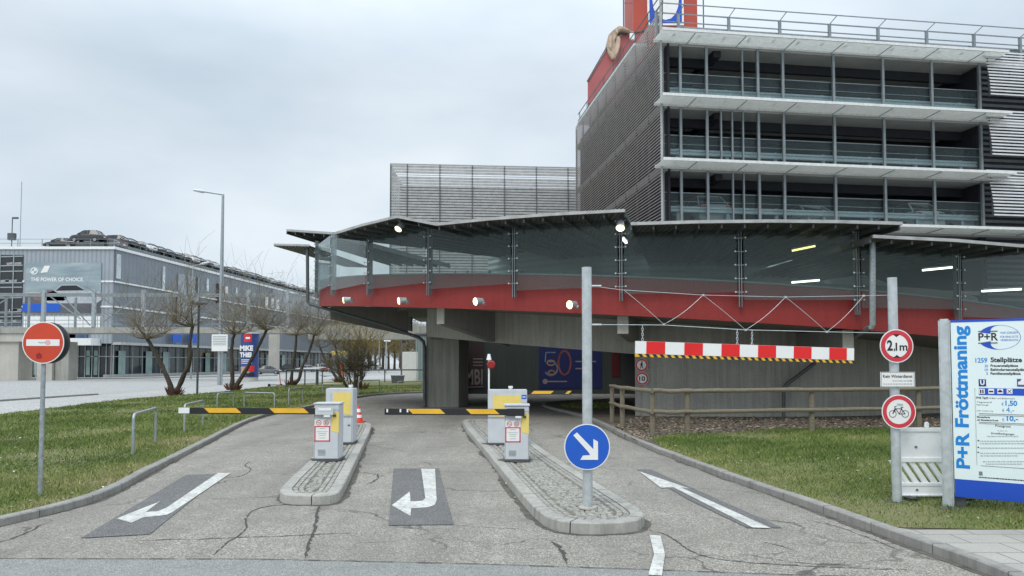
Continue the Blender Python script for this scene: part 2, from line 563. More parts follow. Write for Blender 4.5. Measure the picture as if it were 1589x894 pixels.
# ---------------------------------------------------------------- ground and roads
def sheet(name, pts, z, mat, kind='structure'):
    b = MB(); b.face([V((p[0], p[1], z)) for p in pts])
    o = b.build(name, mat, recalc=False, origin=(0, 0, 0), kind=kind)
    return o


sheet('ground', [(-900, -60), (900, -60), (900, 1500), (-900, 1500)], -.02, 'path')
# the drive: everything asphalt near the camera
sheet('driveway', [(-40, 5.0), (40, 5.0), (40, 62), (-9, 70), (-40, 26)], 0.0, 'asphalt')
seam = GL([(-200, 867), (0, 867.5), (400, 868.5), (740, 876), (980, 884), (1200, 892), (1500, 901), (1900, 915)], .004)
st = [V((60, -30, 0)), V((-60, -30, 0)), V((-60, seam[0].y, 0))] + seam + [V((60, seam[-1].y, 0))]
sheet('street', st, .006, 'street')
b = MB()
ss = resample(seam, .12)
for i in range(len(ss) - 1):
    a, c = ss[i], ss[i + 1]; w1 = .009 + .006 * math.sin(i * 1.7) * math.sin(i * .31)
    b.face([V((a.x, a.y - w1, .0115)), V((c.x, c.y - w1, .0115)), V((c.x, c.y + w1, .0115)), V((a.x, a.y + w1, .0115))])
b.build('street_seam', 'crack', recalc=False, origin=(0, 0, 0), kind='structure')


def wobble(pts, step=.07, amp=.03, seed=1):
    rn = random.Random(seed); out = resample([V(p) for p in pts], step); res = []; o = 0
    for i, p in enumerate(out):
        o = o * .8 + rn.uniform(-amp, amp)
        a = out[max(i - 1, 0)]; c = out[min(i + 1, len(out) - 1)]; t = (c - a); n = V((-t.y, t.x, 0))
        if n.length > 0: n.normalize()
        res.append(p + n * o)
    return res


# cracks that the photograph shows, as ribbons of tar and dirt
CR = [([(497, 782), (489, 800), (486, 825), (478, 845), (474, 866)], .028),
      ([(388, 716), (378, 722), (392, 728), (384, 736), (362, 741), (338, 741)], .016),
      ([(0, 842), (40, 828), (70, 812)], .016),
      ([(330, 862), (350, 842), (370, 833), (384, 820), (384, 795), (410, 786), (470, 781)], .016),
      ([(205, 838), (250, 837), (320, 836), (370, 834), (440, 832), (560, 826)], .014),
      ([(855, 840), (868, 852), (876, 866), (884, 876)], .035),
      ([(1000, 822), (1028, 826), (1050, 840), (1080, 862), (1150, 872), (1230, 878), (1300, 880), (1420, 884)], .014),
      ([(1140, 858), (1200, 866), (1250, 874), (1330, 876)], .012),
      ([(1250, 806), (1300, 816), (1360, 838), (1400, 856)], .012),
      ([(1060, 757), (1130, 760), (1200, 768)], .010),
      ([(560, 733), (610, 731)], .010), ([(683, 732), (740, 733), (792, 734)], .009),
      ([(548, 722), (600, 719), (655, 722)], .009), ([(704, 815), (780, 819), (820, 822)], .009),
      ([(400, 735), (430, 735), (455, 737)], .009), ([(565, 752), (580, 748), (588, 741), (586, 734)], .02),
      ([(570, 695), (640, 694), (735, 692)], .008), ([(1140, 800), (1180, 802), (1230, 806)], .008),
      ([(570, 690), (650, 704), (735, 703)], .008), ([(1180, 840), (1215, 848), (1240, 856)], .014),
      ([(540, 868), (600, 884), (650, 894)], .008), ([(612, 884), (640, 880), (680, 877)], .006)]
b = MB()
for i, (pp, w) in enumerate(CR):
    q = wobble(smooth_path(GL(pp, .005), 1), .05, .012, i)
    rn = random.Random(i)
    L, Rr = [], []
    for j, p in enumerate(q):
        a = q[max(j - 1, 0)]; c = q[min(j + 1, len(q) - 1)]; t = c - a; n = V((-t.y, t.x, 0)).normalized()
        ww = 1.7 * w * (.2 + .8 * rn.random()) * min(1, j / 4 + .2, (len(q) - 1 - j) / 4 + .2) * .5
        L.append(p + n * ww); Rr.append(p - n * ww)
    for j in range(len(q) - 1): b.face([L[j], Rr[j], Rr[j + 1], L[j + 1]])
b.build('asphalt_crack', 'crack', recalc=False, origin=(0, 0, 0), kind='structure')

sheet('repair_patch', GL([(288, 738), (350, 735), (232, 830), (125, 836)]), .008, 'patch')
sheet('repair_patch', GL([(611, 727.5), (681, 727.5), (704, 815), (603, 816)]), .008, 'patch')
sheet('repair_patch', GL([(988, 729), (1010, 729), (1073, 757), (1214, 820), (1160, 820), (1070, 777)]), .008, 'patch')
PZ = .012
arrows = [
    ([(338, 734), (358, 734), (267, 795), (258, 799), (222, 803), (204, 811), (181, 804.5), (248, 778), (226, 794.5), (246, 793), (258, 788)],
     'white bent arrow painted on the left exit lane', ),
    ([(653.6, 727.5), (675, 727.5), (677.5, 776), (675, 783), (665, 787), (638, 789), (637, 800.5), (608, 784), (636, 762.6), (637, 778), (656, 777), (660, 772.5)],
     'white hooked arrow painted on the middle lane',),
    ([(991, 731), (1070, 758), (1057, 756.5), (1196.5, 819.6), (1168, 818.5), (1045, 756), (1026, 757)],
     'long white straight arrow painted on the right entry lane',)]
for pts, lab in arrows:
    b = MB(); b.face(GL(pts, PZ)); o = b.build('lane_arrow', 'roadpaint', recalc=False)
    tag(o, lab, 'road marking')
o = MB().face(GL([(1008, 830), (1025, 831), (1032, 860), (1027, 893), (1006, 892), (1015, 860)], PZ + .003)).build('lane_dash', 'roadpaint', recalc=False)
tag(o, 'short curved white dash painted beside the island tip', 'road marking')


def kerb(name, base, w, h, mat, stone=1.0, z0=0.0, side=1):
    """row of kerb stones along a ground path; body to the left (side=1)"""
    b = MB(); base = [V((p.x, p.y, z0)) for p in base]
    fine = resample(base, .25); L = []
    n = max(1, int(round(stone / .25)))
    inn = offset_path(fine, w * side)
    ch = .015
    o_top = offset_path(fine, ch * side)
    rn = random.Random(5)
    for i in range(len(fine) - 1):
        g = .006 if (i % n == 0) else 0; g2 = .006 if ((i + 1) % n == 0) else 0
        a, c = fine[i], fine[i + 1]; d = (c - a)
        if d.length < 1e-6: continue
        d.normalize()
        if i % n == 0: jit = rn.uniform(-.004, .004)
        a0 = a + d * g; c0 = c - d * g2; a1 = o_top[i] + d * g; c1 = o_top[i + 1] - d * g2; a2 = inn[i] + d * g; c2 = inn[i + 1] - d * g2
        H = UP * (h + jit)
        b.face([a0, c0, c0 + H - UP * ch, a0 + H - UP * ch]); b.face([a0 + H - UP * ch, c0 + H - UP * ch, c1 + H, a1 + H]); b.face([a1 + H, c1 + H, c2 + H, a2 + H])
        b.face([a2, c2, c2 + H, a2 + H])
        if g:
            b.face([a0, a2, a2 + H, a0 + H]); 
            b.face([a0 + UP * (h - .02) - d * g * 2, a2 + UP * (h - .02) - d * g * 2, a2 + UP * (h - .02), a0 + UP * (h - .02)], 1)
            b.face([a0 + (a2 - a0) * .03 - d * g * 2, a0 + (a2 - a0) * .03, a0 + (a2 - a0) * .03 + UP * (h - .02), a0 + (a2 - a0) * .03 + UP * (h - .02) - d * g * 2], 1)
    return b.build(name, [mat, 'joint'], recalc=False, origin=(0, 0, 0), kind='structure')


# left kerb and lawn
kl = smooth_path(GL([(-220, 866), (0, 818), (108, 792), (176, 769), (232, 735.6), (299, 702), (374, 660), (407, 648), (432, 642), (488, 632), (548, 618.5), (587, 613), (657, 609.7), (760, 609.5)]), 2)
kerb('kerb', kl, .14, .10, 'kerb_dark')
kin = offset_path(kl, .14)
back = [G(760, 589, .1), G(656, 590, .1), G(516, 592, .1), G(443, 597, .1), G(337, 609, .1), G(209, 618, .1), G(0, 643, .1), G(-260, 672, .1)]
LAWN_L = [V((p.x, p.y, .1)) for p in kin] + back
sheet('lawn', LAWN_L, .095, 'lawn')
# pale path and carriageway beyond the lawn
pth = [G(-260, 672), G(0, 643), G(209, 618), G(337, 609), G(443, 597), G(516, 592), G(760, 589)]
sheet('footpath', [(p.x, p.y) for p in pth] + [(60, 100), (60, 130)] + [(p.x, p.y) for p in (G(600, 582), G(430, 588), G(330, 600), G(150, 613), G(0, 623), G(-260, 644))], .004, 'path')
sheet('road', [(p.x, p.y) for p in (G(-300, 648), G(0, 623), G(150, 613), G(330, 600), G(430, 588), G(600, 582))] + [(60, 130), (60, 170), (-20, 320), (-45, 320)] + [(p.x, p.y) for p in (G(430, 583.5), G(200, 588), G(-300, 591))], .009, 'road')
b = MB()
rp = resample([G(-260, 644), G(0, 623), G(95, 616.5), G(150, 613)], 1.0)
for a, c in zip(rp[:-1], rp[1:]): b.bar(a + UP * .04, c + UP * .04, .3, .1)
b.build('road_edge_kerb', 'kerb_dark', kind='structure')
b = MB()
for (p, q) in [((170, 597.5), (205, 595)), ((30, 603), (150, 594.5)), ((180, 602), (200, 600.5)), ((240, 599.5), (275, 597.5)), ((-60, 611), (10, 606))]:
    a, c = G(*p), G(*q)
    b.face([V((a.x, a.y - .25, .014)), V((c.x, c.y - .25, .014)), V((c.x, c.y + .25, .014)), V((a.x, a.y + .25, .014))])
b.build('road_line', 'roadpaint', recalc=False, kind='structure')
hp = [G(-300, 591), G(200, 588), G(430, 583.5)]
b = MB()
for a, c in zip(hp[:-1], hp[1:]):
    b.bar(a + UP * .06, c + UP * .06, .25, .14)
b.build('far_kerb', 'kerb_dark', kind='structure')
sheet('forecourt', [(p.x, p.y) for p in hp] + [(-40, 330), (-200, 330), (-200, 90)], .0, 'path')

# right kerb, gravel, lawn, pavement
kr = smooth_path(GL([(1900, 1060), (1600, 922), (1522, 887), (1392, 841), (1262, 791.6), (1114, 740), (980, 687), (940, 664), (897, 646), (850, 635), (838, 630), (848, 626.5), (880, 624), (946, 621.5), (1050, 618)]), 2)
kerb('kerb', kr, .13, .105, 'kerb_dark', side=-1)
krin = offset_path(kr, -.13)
sheet('gravel_bed', [(p.x, p.y) for p in krin] + [(20, 47), (45, 40), (45, 6)], .09, 'soil')
lawn_top = [G(1010, 680, .1), G(1060, 674, .1), G(1180, 668, .1), G(1300, 666, .1), G(1450, 664, .1), G(1900, 662, .1)]
near = [p for p in krin if p.y < G(1012, 690, .1).y and p.y > G(1392, 822, .1).y]
near.sort(key=lambda p: p.y)
LAWN_R = [V((p.x, p.y, .1)) for p in near] + lawn_top + [G(2300, 700, .1), G(2300, 815, .1), G(1589, 822, .1)]
sheet('lawn', LAWN_R, .097, 'lawn')
pv = [p for p in krin if p.y <= G(1392, 820, .1).y + .1]
pv.sort(key=lambda p: p.y)
e = G(1392, 822, .1)
sheet('pavement', [(p.x, p.y) for p in pv] + [(e.x + .15, e.y), (G(1589, 822, .1).x, G(1589, 822, .1).y), (30, G(1589, 822, .1).y), (30, 3)], .1, 'slab')
LAWN_I = GL([(872, 632), (868, 628), (900, 625.5), (946, 624), (970, 626), (960, 632), (946, 634), (905, 635)], .1)
sheet('lawn', LAWN_I, .097, 'lawn')

# dirt ribbons along the kerb feet, darkened to double as contact shade
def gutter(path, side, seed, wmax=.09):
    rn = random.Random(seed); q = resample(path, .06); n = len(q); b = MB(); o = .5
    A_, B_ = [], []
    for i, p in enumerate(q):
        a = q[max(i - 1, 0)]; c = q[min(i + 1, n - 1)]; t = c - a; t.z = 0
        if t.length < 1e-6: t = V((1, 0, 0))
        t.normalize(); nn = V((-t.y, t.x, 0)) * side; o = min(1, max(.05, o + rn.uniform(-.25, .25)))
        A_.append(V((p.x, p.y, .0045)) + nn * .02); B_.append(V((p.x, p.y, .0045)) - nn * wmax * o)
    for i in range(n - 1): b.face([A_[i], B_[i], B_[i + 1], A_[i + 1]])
    return b.build('gutter_dirt_shade', 'dirtshade', recalc=False, origin=(0, 0, 0), kind='structure')


M['dirtshade'] = plain('gutter_dirt_shade', (.10, .092, .075), .95, var=.4, scale=6)
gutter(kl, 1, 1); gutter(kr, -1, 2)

# traffic islands
def island(outline, name='traffic_island', zt=.13, w=.15, sett=.074, dirx=(0, 1)):
    out = smooth_path(GL(outline, zt), 1, closed=True)
    # orientation: make it counter-clockwise
    area = sum(a.x * c.y - c.x * a.y for a, c in zip(out, out[1:] + out[:1]))
    if area < 0: out = out[::-1]
    loop = resample(out + [out[0]], .12)
    n = len(loop)
    inn = []
    for i, p in enumerate(loop):
        a = loop[i - 1]; c = loop[(i + 1) % n]; t = (c - a).normalized(); inn.append(p + V((-t.y, t.x, 0)) * w)
    b = MB()
    for i in range(n):
        j = (i + 1) % n
        joint = i % 8 == 0
        a, c, d_, e_ = loop[i], loop[j], inn[j], inn[i]
        if joint:
            t = (c - a).normalized() * .012; a2 = a + t; e2 = e_ + t
            lo = UP * -.015
            b.face([a + lo, a2 + lo, e2 + lo, e_ + lo], 1); a = a2; e_ = e2
        o_ = (a - e_).normalized() * .014; o2 = (c - d_).normalized() * .014
        b.face([a, c, d_, e_]); b.face([a, c, c + o2 - UP * .014, a + o_ - UP * .014]); b.face([a + o_ - UP * .014, c + o2 - UP * .014, c + o2 * 1.6 - UP * zt, a + o_ * 1.6 - UP * zt])
        b.face([d_, e_, e_ - UP * .05, d_ - UP * .05])
    root = b.build(name, ['kerb', 'joint'], recalc=False, origin=(loop[0].x, loop[0].y, 0), kind='structure')
    g = MB(); g.face([p - UP * .022 for p in inn]); g.build('grout_bed', 'grout', root, recalc=False)
    # setts
    poly = [(p.x, p.y) for p in inn]

    def inside(x, y):
        c = False
        for i in range(len(poly)):
            x1, y1 = poly[i]; x2, y2 = poly[i - 1]
            if (y1 > y) != (y2 > y) and x < (x2 - x1) * (y - y1) / (y2 - y1) + x1: c = not c
        return c
    dx = V((dirx[0], dirx[1], 0)).normalized(); dy = V((-dx.y, dx.x, 0))
    us = [V((x, y, 0)).dot(dx) for x, y in poly]; vs = [V((x, y, 0)).dot(dy) for x, y in poly]
    s = MB(); rn = random.Random(3)
    u = min(us)
    rows = []
    for dd_ in (.045, .125):
        ip = []
        for i, p in enumerate(inn):
            a = inn[i - 2]; c = inn[(i + 2) % n]; t_ = (c - a)
            if t_.length > 1e-6: t_.normalize(); ip.append(p + V((-t_.y, t_.x, 0)) * dd_)
        rows.append(resample(ip + [ip[0]], .092))
    for rw in rows:
        for i in range(len(rw) - 1):
            c = rw[i]; ex = (rw[i + 1] - rw[i])
            if ex.length < 1e-6: continue
            ex.normalize(); ey = V((-ex.y, ex.x, 0)); z = zt - .006 + rn.uniform(-.005, .003); hl, hw = .041 * rn.uniform(.88, 1), .034 * rn.uniform(.9, 1)
            top = [V((c.x, c.y, z)) + ex * sa * hl * .9 + ey * sb * hw * .9 for sa, sb in ((-1, -1), (1, -1), (1, 1), (-1, 1))]
            bot = [V((c.x, c.y, z - .018)) + ex * sa * hl + ey * sb * hw for sa, sb in ((-1, -1), (1, -1), (1, 1), (-1, 1))]
            s.face(top)
            for k in range(4): s.face([bot[k], bot[(k + 1) % 4], top[(k + 1) % 4], top[k]])
    poly_in = [(p.x, p.y) for p in offset_path(inn + [inn[0]], .175)]
    poly = poly_in
    while u < max(us):
        vv = min(vs) + rn.uniform(0, sett)
        while vv < max(vs):
            cu = u + rn.uniform(-.012, .012); cv = vv + rn.uniform(-.012, .012)
            c = dx * cu + dy * cv
            hs = sett * .5 * rn.uniform(.74, .95)
            if inside(c.x, c.y) and all(inside(*(c + dx * hs * .8 * sa + dy * hs * .8 * sb).xy) for sa, sb in ((1, 1), (-1, 1), (1, -1), (-1, -1))):
                z = zt - .006 + rn.uniform(-.007, .004); a_ = rn.uniform(-.15, .15)
                ex = (dx * math.cos(a_) + dy * math.sin(a_)); ey = (dy * math.cos(a_) - dx * math.sin(a_))
                top = [V((c.x, c.y, z)) + ex * sa * hs * .82 + ey * sb * hs * .82 for sa, sb in ((-1, -1), (1, -1), (1, 1), (-1, 1))]
                bot = [V((c.x, c.y, z - .018)) + ex * sa * hs * 1.05 + ey * sb * hs * 1.05 for sa, sb in ((-1, -1), (1, -1), (1, 1), (-1, 1))]
                s.face(top)
                for k in range(4): s.face([bot[k], bot[(k + 1) % 4], top[(k + 1) % 4], top[k]])
            vv += sett
        u += sett
    s.build('sett_paving', 'sett', root, recalc=False)
    return root


I1 = [(437, 755), (436, 763), (446, 768), (475, 768.5), (505, 768.5), (522, 766), (531, 755), (551, 713.5), (577, 661), (573, 656), (552, 655), (528, 664), (484, 712)]
I2 = [(717.5, 655.5), (752.7, 696), (805, 759), (840.5, 797), (868.6, 808), (905, 811), (942, 811), (985, 808), (1001, 798), (988, 787), (925, 748.6), (858, 708), (826, 685), (806, 668), (785, 656), (750, 650), (722, 650)]
island(I1); island(I2)
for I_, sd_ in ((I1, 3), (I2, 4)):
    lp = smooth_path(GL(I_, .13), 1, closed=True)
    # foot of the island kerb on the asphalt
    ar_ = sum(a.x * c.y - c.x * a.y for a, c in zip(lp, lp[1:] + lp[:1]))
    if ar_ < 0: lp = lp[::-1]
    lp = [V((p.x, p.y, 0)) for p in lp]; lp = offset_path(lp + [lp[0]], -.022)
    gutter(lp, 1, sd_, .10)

# grass blades
def in_poly(poly, X, Y):
    c = np.zeros(len(X), bool); n = len(poly)
    for i in range(n):
        x1, y1 = poly[i].x, poly[i].y; x2, y2 = poly[i - 1].x, poly[i - 1].y
        if y1 == y2: continue
        m_ = ((y1 > Y) != (y2 > Y)) & (X < (x2 - x1) * (Y - y1) / (y2 - y1) + x1)
        c ^= m_
    return c


def fnoise(X, Y, s, seed):
    rg = np.random.default_rng(seed); r = np.zeros_like(X)
    for k in range(10):
        a = rg.uniform(0, 2 * np.pi); fr = s * rg.uniform(.5, 2.2); ph = rg.uniform(0, 6.28)
        r += np.sin((X * np.cos(a) + Y * np.sin(a)) * fr + ph)
    return r / 10


def grass(name, poly, n, xr, yr, label, seed, hgt=.045, z=.095):
    rg = np.random.default_rng(seed)
    seg = np.array([(p.x, p.y) for p in (kl if seed == 11 else kr)])
    # denser close to the camera
    t = rg.random(n * 3) ** 1.0; Y = yr[0] * (yr[1] / yr[0]) ** t
    X = rg.uniform(xr[0], xr[1], n * 3)
    X = X * Y / yr[1] if xr[0] < 0 else xr[0] + (X - xr[0])
    dens = fnoise(X, Y, 1.1, seed + 1)
    k = in_poly(poly, X, Y) & (dens + rg.normal(0, .25, len(X)) > -.35)
    X, Y, dens = X[k][:n], Y[k][:n], dens[k][:n]; n = len(X)
    sc = np.clip(Y / 12, .9, 4.0)
    h = hgt * rg.uniform(.5, 1.5, n) * (1 + .5 * dens) * np.clip(sc, 1, 1.4); w = .0055 * sc * rg.uniform(.7, 1.4, n)
    a = rg.uniform(0, 2 * np.pi, n); lx = rg.normal(0, .6, n) * h; ly = rg.normal(0, .6, n) * h
    co = np.zeros((n, 3, 3)); co[:, 0] = np.stack([X - np.cos(a) * w, Y - np.sin(a) * w, np.full(n, z)], 1)
    co[:, 1] = np.stack([X + np.cos(a) * w, Y + np.sin(a) * w, np.full(n, z)], 1); co[:, 2] = np.stack([X + lx, Y + ly, z + h], 1)
    me = bpy.data.meshes.new(name); me.vertices.add(n * 3); me.vertices.foreach_set('co', co.ravel())
    me.loops.add(n * 3); me.loops.foreach_set('vertex_index', np.arange(n * 3)); me.polygons.add(n)
    me.polygons.foreach_set('loop_start', np.arange(n) * 3); me.polygons.foreach_set('loop_total', np.full(n, 3)); me.update()
    at = me.attributes.new('tone', 'FLOAT', 'FACE')
    dmin = np.full(n, 99.)
    for p0_, p1_ in zip(seg[:-1], seg[1:]):
        dd_ = p1_ - p0_; L2 = (dd_ ** 2).sum() + 1e-9; tt_ = np.clip(((X - p0_[0]) * dd_[0] + (Y - p0_[1]) * dd_[1]) / L2, 0, 1)
        dmin = np.minimum(dmin, np.hypot(X - p0_[0] - tt_ * dd_[0], Y - p0_[1] - tt_ * dd_[1]))
    tone = np.clip(.37 + .42 * np.exp(-dmin / .55) + .55 * fnoise(X, Y, .9, seed + 5) + .35 * fnoise(X, Y, 4, seed + 6) + rg.normal(0, .16, n), 0, 1)
    at.data.foreach_set('value', tone.astype(np.float32))
    me.materials.append(M['blades']); me.validate()
    o = bpy.data.objects.new(name, me); COL.objects.link(o); tag(o, label, 'grass', kind='stuff')
    return o


grass('grass', LAWN_L, 190000, (-66, 6), (7.2, 60), 'short patchy grass on the left verge', 11)
grass('grass', LAWN_R, 150000, (1.0, 16), (7.5, 21.5), 'short green grass in front of the wooden fence', 21)
grass('grass', LAWN_I, 5000, (1.0, 9), (28, 45), 'dark grass patch under the ramp', 31)


def scatter(name, poly, n, yr, xr, size, mat, label, cat, seed, z=.11):
    rg = random.Random(seed); b = MB(); c = 0
    while c < n:
        y = yr[0] * (yr[1] / yr[0]) ** rg.random(); x = rg.uniform(*xr) * (y / yr[1] if xr[0] < 0 else 1)
        if not in_poly(poly, np.array([x]), np.array([y]))[0]: continue
        s_ = size * rg.uniform(.5, 1.4); a = rg.uniform(0, 6.28)
        p = V((x, y, z)); ex = V((math.cos(a), math.sin(a), rg.uniform(-.3, .3))) * s_; ey = V((-math.sin(a), math.cos(a), rg.uniform(-.3, .3))) * s_ * .7
        b.face([p - ex, p - ey + UP * s_ * .3, p + ex, p + ey]); c += 1
    o = b.build(name, mat, recalc=False); tag(o, label, cat, kind='stuff')


M['daisy'] = plain('daisy_white', (.7, .7, .66), .8, var=.2)
M['leaf'] = plain('dry_leaf', (.26, .20, .14), .9, var=.5, scale=3)
scatter('daisies', LAWN_L, 420, (8.5, 30), (-24, -1), .022, 'daisy', 'tiny white daisies and scraps dotted over the left verge', 'flowers', 1)
scatter('daisies', LAWN_R, 260, (8.5, 20), (1, 14), .02, 'daisy', 'tiny white daisies dotted over the right lawn', 'flowers', 2)
GRAV = [G(985, 684, .09), G(1010, 683, .09), G(1060, 676, .09), G(1180, 670, .09), G(1300, 668, .09), G(1900, 664, .09), V((24, 25.3, .09)), V((4.3, 25.4, .09)), G(945, 664, .09)]
scatter('leaf_litter', GRAV, 5200, (17, 27), (2.0, 22), .045, 'leaf', 'dry leaves and pebbles along the foot of the concrete wall', 'leaves', 3, z=.1)
KL = LAWN_L
M['litter'] = plain('paper_litter', (.7, .7, .68), .8, var=.1)
for i, (px, py, z) in enumerate([(256, 722, .0), (455, 706, 0), (712, 665, 0), (800, 772, 0), (786, 750, 0)]):
    p = G(px, py, z + .012); b = MB(); rg = random.Random(i)
    top = [p + V((math.cos(k * 1.05) * .028 * rg.uniform(.5, 1.2), math.sin(k * 1.05) * .03 * rg.uniform(.5, 1.2), .012 * rg.random())) for k in range(6)]
    b.prism(top, (0, 0, -.006)); o = b.build('paper_scrap', 'litter')
    tag(o, ['small crumpled paper scrap by the left kerb', 'white scrap on the asphalt right of the left island', 'white scrap near the far end of the middle lane',
            'white scrap beside the right island kerb, nearer one of two', 'white scrap beside the right island kerb, farther one of two'][i], 'litter')
# ================================================================ near street furniture
FWD = V((0, -1, 0))        # facing the camera
RX = V((1, 0, 0))


def ring_sign(parent, c, r, red, nrm=FWD, name='sign_disc', rw=.2):
    d = MB().disc(c, nrm, r, .006, 0, mi_side=1, n=48).build(name, ['signwhite', 'galv'], parent)
    MB().disc(V(c) + nrm * .0045, nrm, r * .94, .002, 0, n=48, rin=r * (1 - rw) * .94).build('red_ring', red, d)
    return d


def clampband(parent, c, r):
    MB().disc(c, UP, r, .03, n=20).build('pole_clamp', 'galv_light', parent)


# no-entry sign on the left verge
base = G(62, 768, .1); Y = base.y
t = thing('no_entry_sign', base, 'round red no entry sign with a white bar on the left verge', 'road sign')
top = P(67, 505, Y)
MB().tube([base - UP * .1, V((base.x, base.y, top.z))], .03, 16).build('pole', 'galv', t, smooth=True)
c = P(66.5, 532, Y); c.x = base.x + .03; c.y -= .06
r = .292
d = MB().disc(c, FWD, r, .02, 0, mi_side=1, n=56).build('sign_disc', ['signwhite', 'steel_dark'], t)
MB().disc(c + FWD * .0115, FWD, r * .95, .003, n=56).build('red_face', 'stopred', d)
MB().box(c + FWD * .0145, (r * 1.58, .003, r * .31)).build('white_bar', 'signwhite', d)
b = MB()
b.disc(c + FWD * .0165 + RX * .07, FWD, .034, .001, 0, n=20, rin=.028)
for k in range(3): b.bar(c + FWD * .0165 + V((.05, 0, -.012 + k * .012)), c + FWD * .0165 + V((.09, 0, -.012 + k * .012)), .001, .005)
b.build('pink_sticker', 'signpink', d)
b = MB()
for k in range(5): b.box(c + FWD * .0165 + V((-.055 + .02 * k, 0, .004 * (-1) ** k)), (.016, .001, .016))
b.build('scribbled_sticker', 'galv', d)
b = MB(); rg = random.Random(4)
cc = c + FWD * .0142 + V((-.05, 0, -.185))
b.face([cc + V((math.cos(a) * .05 * rg.uniform(.7, 1.15), 0, math.sin(a) * .045 * rg.uniform(.7, 1.15))) for a in [k * .52 for k in range(12)]])
b.build('torn_patch', plain('torn_patch_red', (.30, .01, .01), .6), d)
MB().disc(c + V((0, .13, 0)), V((0, 1, 0)), r * .99, .02, 0, n=56).build('rear_disc', 'steel_dark', t)
b = MB()
for dz in (-.12, .12): b.box((base.x, base.y, c.z + dz), (.09, .13, .03))
b.build('bracket', 'galv', t)

# blue arrow sign post on the right island + height bar
base = G(912, 788, .13); Y = base.y
t = thing('arrow_sign_post', base, 'thick post on the island tip with a round blue arrow sign', 'road sign')
ztop = P(916, 415, Y).z; YL = Y
xl = base.x
MB().tube([base - UP * .05, V((base.x, base.y, ztop))], .062, 24).build('pole', 'galv_light', t, smooth=True)
MB().disc((base.x, base.y, .135), UP, .11, .02, n=20).build('foot_collar', 'concrete_light', t)
c = P(911, 693.5, Y - .1); r = .283
d = MB().disc(c, FWD, r, .008, 0, mi_side=1, n=64).build('sign_disc', ['signwhite', 'galv'], t)
MB().disc(c + FWD * .0055, FWD, r * .955, .003, n=64).build('blue_face', 'signblue', d)
s = r / 35.0
ar = [(-20, 18), (-14, 22), (9, -2), (7, 13), (14, 8), (15, -20), (-13, -20), (-8, -13.5), (5, -13), (4.5, -7)]
ar = [(-21, 17.5), (-15.5, 22), (9.5, -3.5), (9.5, 12), (16.5, 8), (16.5, -19.5), (-10.5, -19.5), (-6.5, -13), (4.5, -12.5), (2.5, -8.5)]
MB().prism([c + FWD * .0085 + V((x * s, 0, z * s)) for x, z in ar], FWD * .002).build('white_arrow', 'signwhite', d)
b = MB()
for dz in (-.19, .19): b.box((base.x, base.y - .06, c.z + dz), (.17, .08, .03))
b.build('bracket', 'galv', t)

base = G(1392, 778, .1); YR = base.y; xr_ = base.x
t = thing('restriction_sign_post', base, 'post on the right lawn with height limit and no cycling signs', 'road sign')
ztr = P(1385, 431, YR).z
MB().tube([base - UP * .1, V((base.x, base.y, ztr))], .06, 24).build('pole', 'galv_light', t, smooth=True)
YS = YR - .085
c = P(1389, 537, YS); c.x = base.x - .005; r = .222
d = ring_sign(t, c, r, 'signpink', rw=.27, name='height_limit_sign')
q = c + FWD * .0045
text('2', 'black', d, q + V((-.128, 0, -.062)), RX, UP, w=.075, h=.14, bold=.03, name='numeral')
text(',', 'black', d, q + V((-.04, 0, -.072)), RX, UP, w=.018, h=.04, bold=.03, name='comma')
text('1m', 'black', d, q + V((-.015, 0, -.062)), RX, UP, w=.155, h=.105, bold=.02, name='lettering')
for s_ in (1, -1):
    MB().prism([q + V((x, 0, z * s_)) for x, z in ((-.05, .155), (.05, .155), (0, .118))], FWD * .001).build('black_wedge', 'black', d)
pc = P(1391, 589, YS); pc.x = base.x
pl = MB().box(pc, (.455, .006, .20)).build('text_plate', 'signwhite', t)
b = MB()
for (x, z, sx, sz) in ((0, .094, .44, .006), (0, -.094, .44, .006), (-.217, 0, .006, .194), (.217, 0, .006, .194)): b.box(pc + V((x, -.004, z)), (sx, .002, sz))
b.build('plate_border', 'grey', pl)
text('Kein Winterdienst', 'black', pl, pc + V((-.195, -.003, .022)), RX, UP, w=.39, h=.042, bold=.018)
b = MB(); rg = random.Random(9)
for row, z, x0, x1 in ((0, -.018, -.07, .19), (1, -.06, -.195, .195)):
    x = x0
    while x < x1:
        w_ = rg.uniform(.012, .04); b.box(pc + V((min(x + w_ / 2, x1 - w_ / 2), -.004, z)), (w_, .001, .016)); x += w_ + .008
b.build('small_print', plain('faded_print', (.45, .45, .44), .7, var=0), pl)
c = P(1392, 639, YS); c.x = base.x + .005
d = ring_sign(t, c, .226, 'signpink', rw=.24, name='no_cycling_sign')
q = c + FWD * .006
b = MB()
for sx in (-.082, .082): b.disc(q + V((sx, 0, -.028)), FWD, .048, .001, n=28, rin=.041)
seg = [((-.082, -.028), (-.05, .05)), ((-.05, .05), (-.056, .068)), ((-.056, .068), (-.03, .068)), ((-.052, .04), (.04, .04)), ((-.04, .035), (.005, -.03)), ((.005, -.03), (.04, .055)), ((.025, .058), (.06, .058)), ((.005, -.03), (.082, -.028)), ((.035, .035), (.082, -.028)), ((-.082, -.028), (-.045, .03))]
for a, e_ in seg: b.bar(q + V((a[0], 0, a[1])), q + V((e_[0], 0, e_[1])), .0085, .002, up=FWD)
b.build('bicycle_symbol', 'black', d)
MB().prism([q + V((x, 0, z)) for x, z in ((-.03, .085), (.05, .075), (.06, .105), (-.02, .11))], FWD * .0005).build('scratched_sticker', 'galv_light', d)
b = MB()
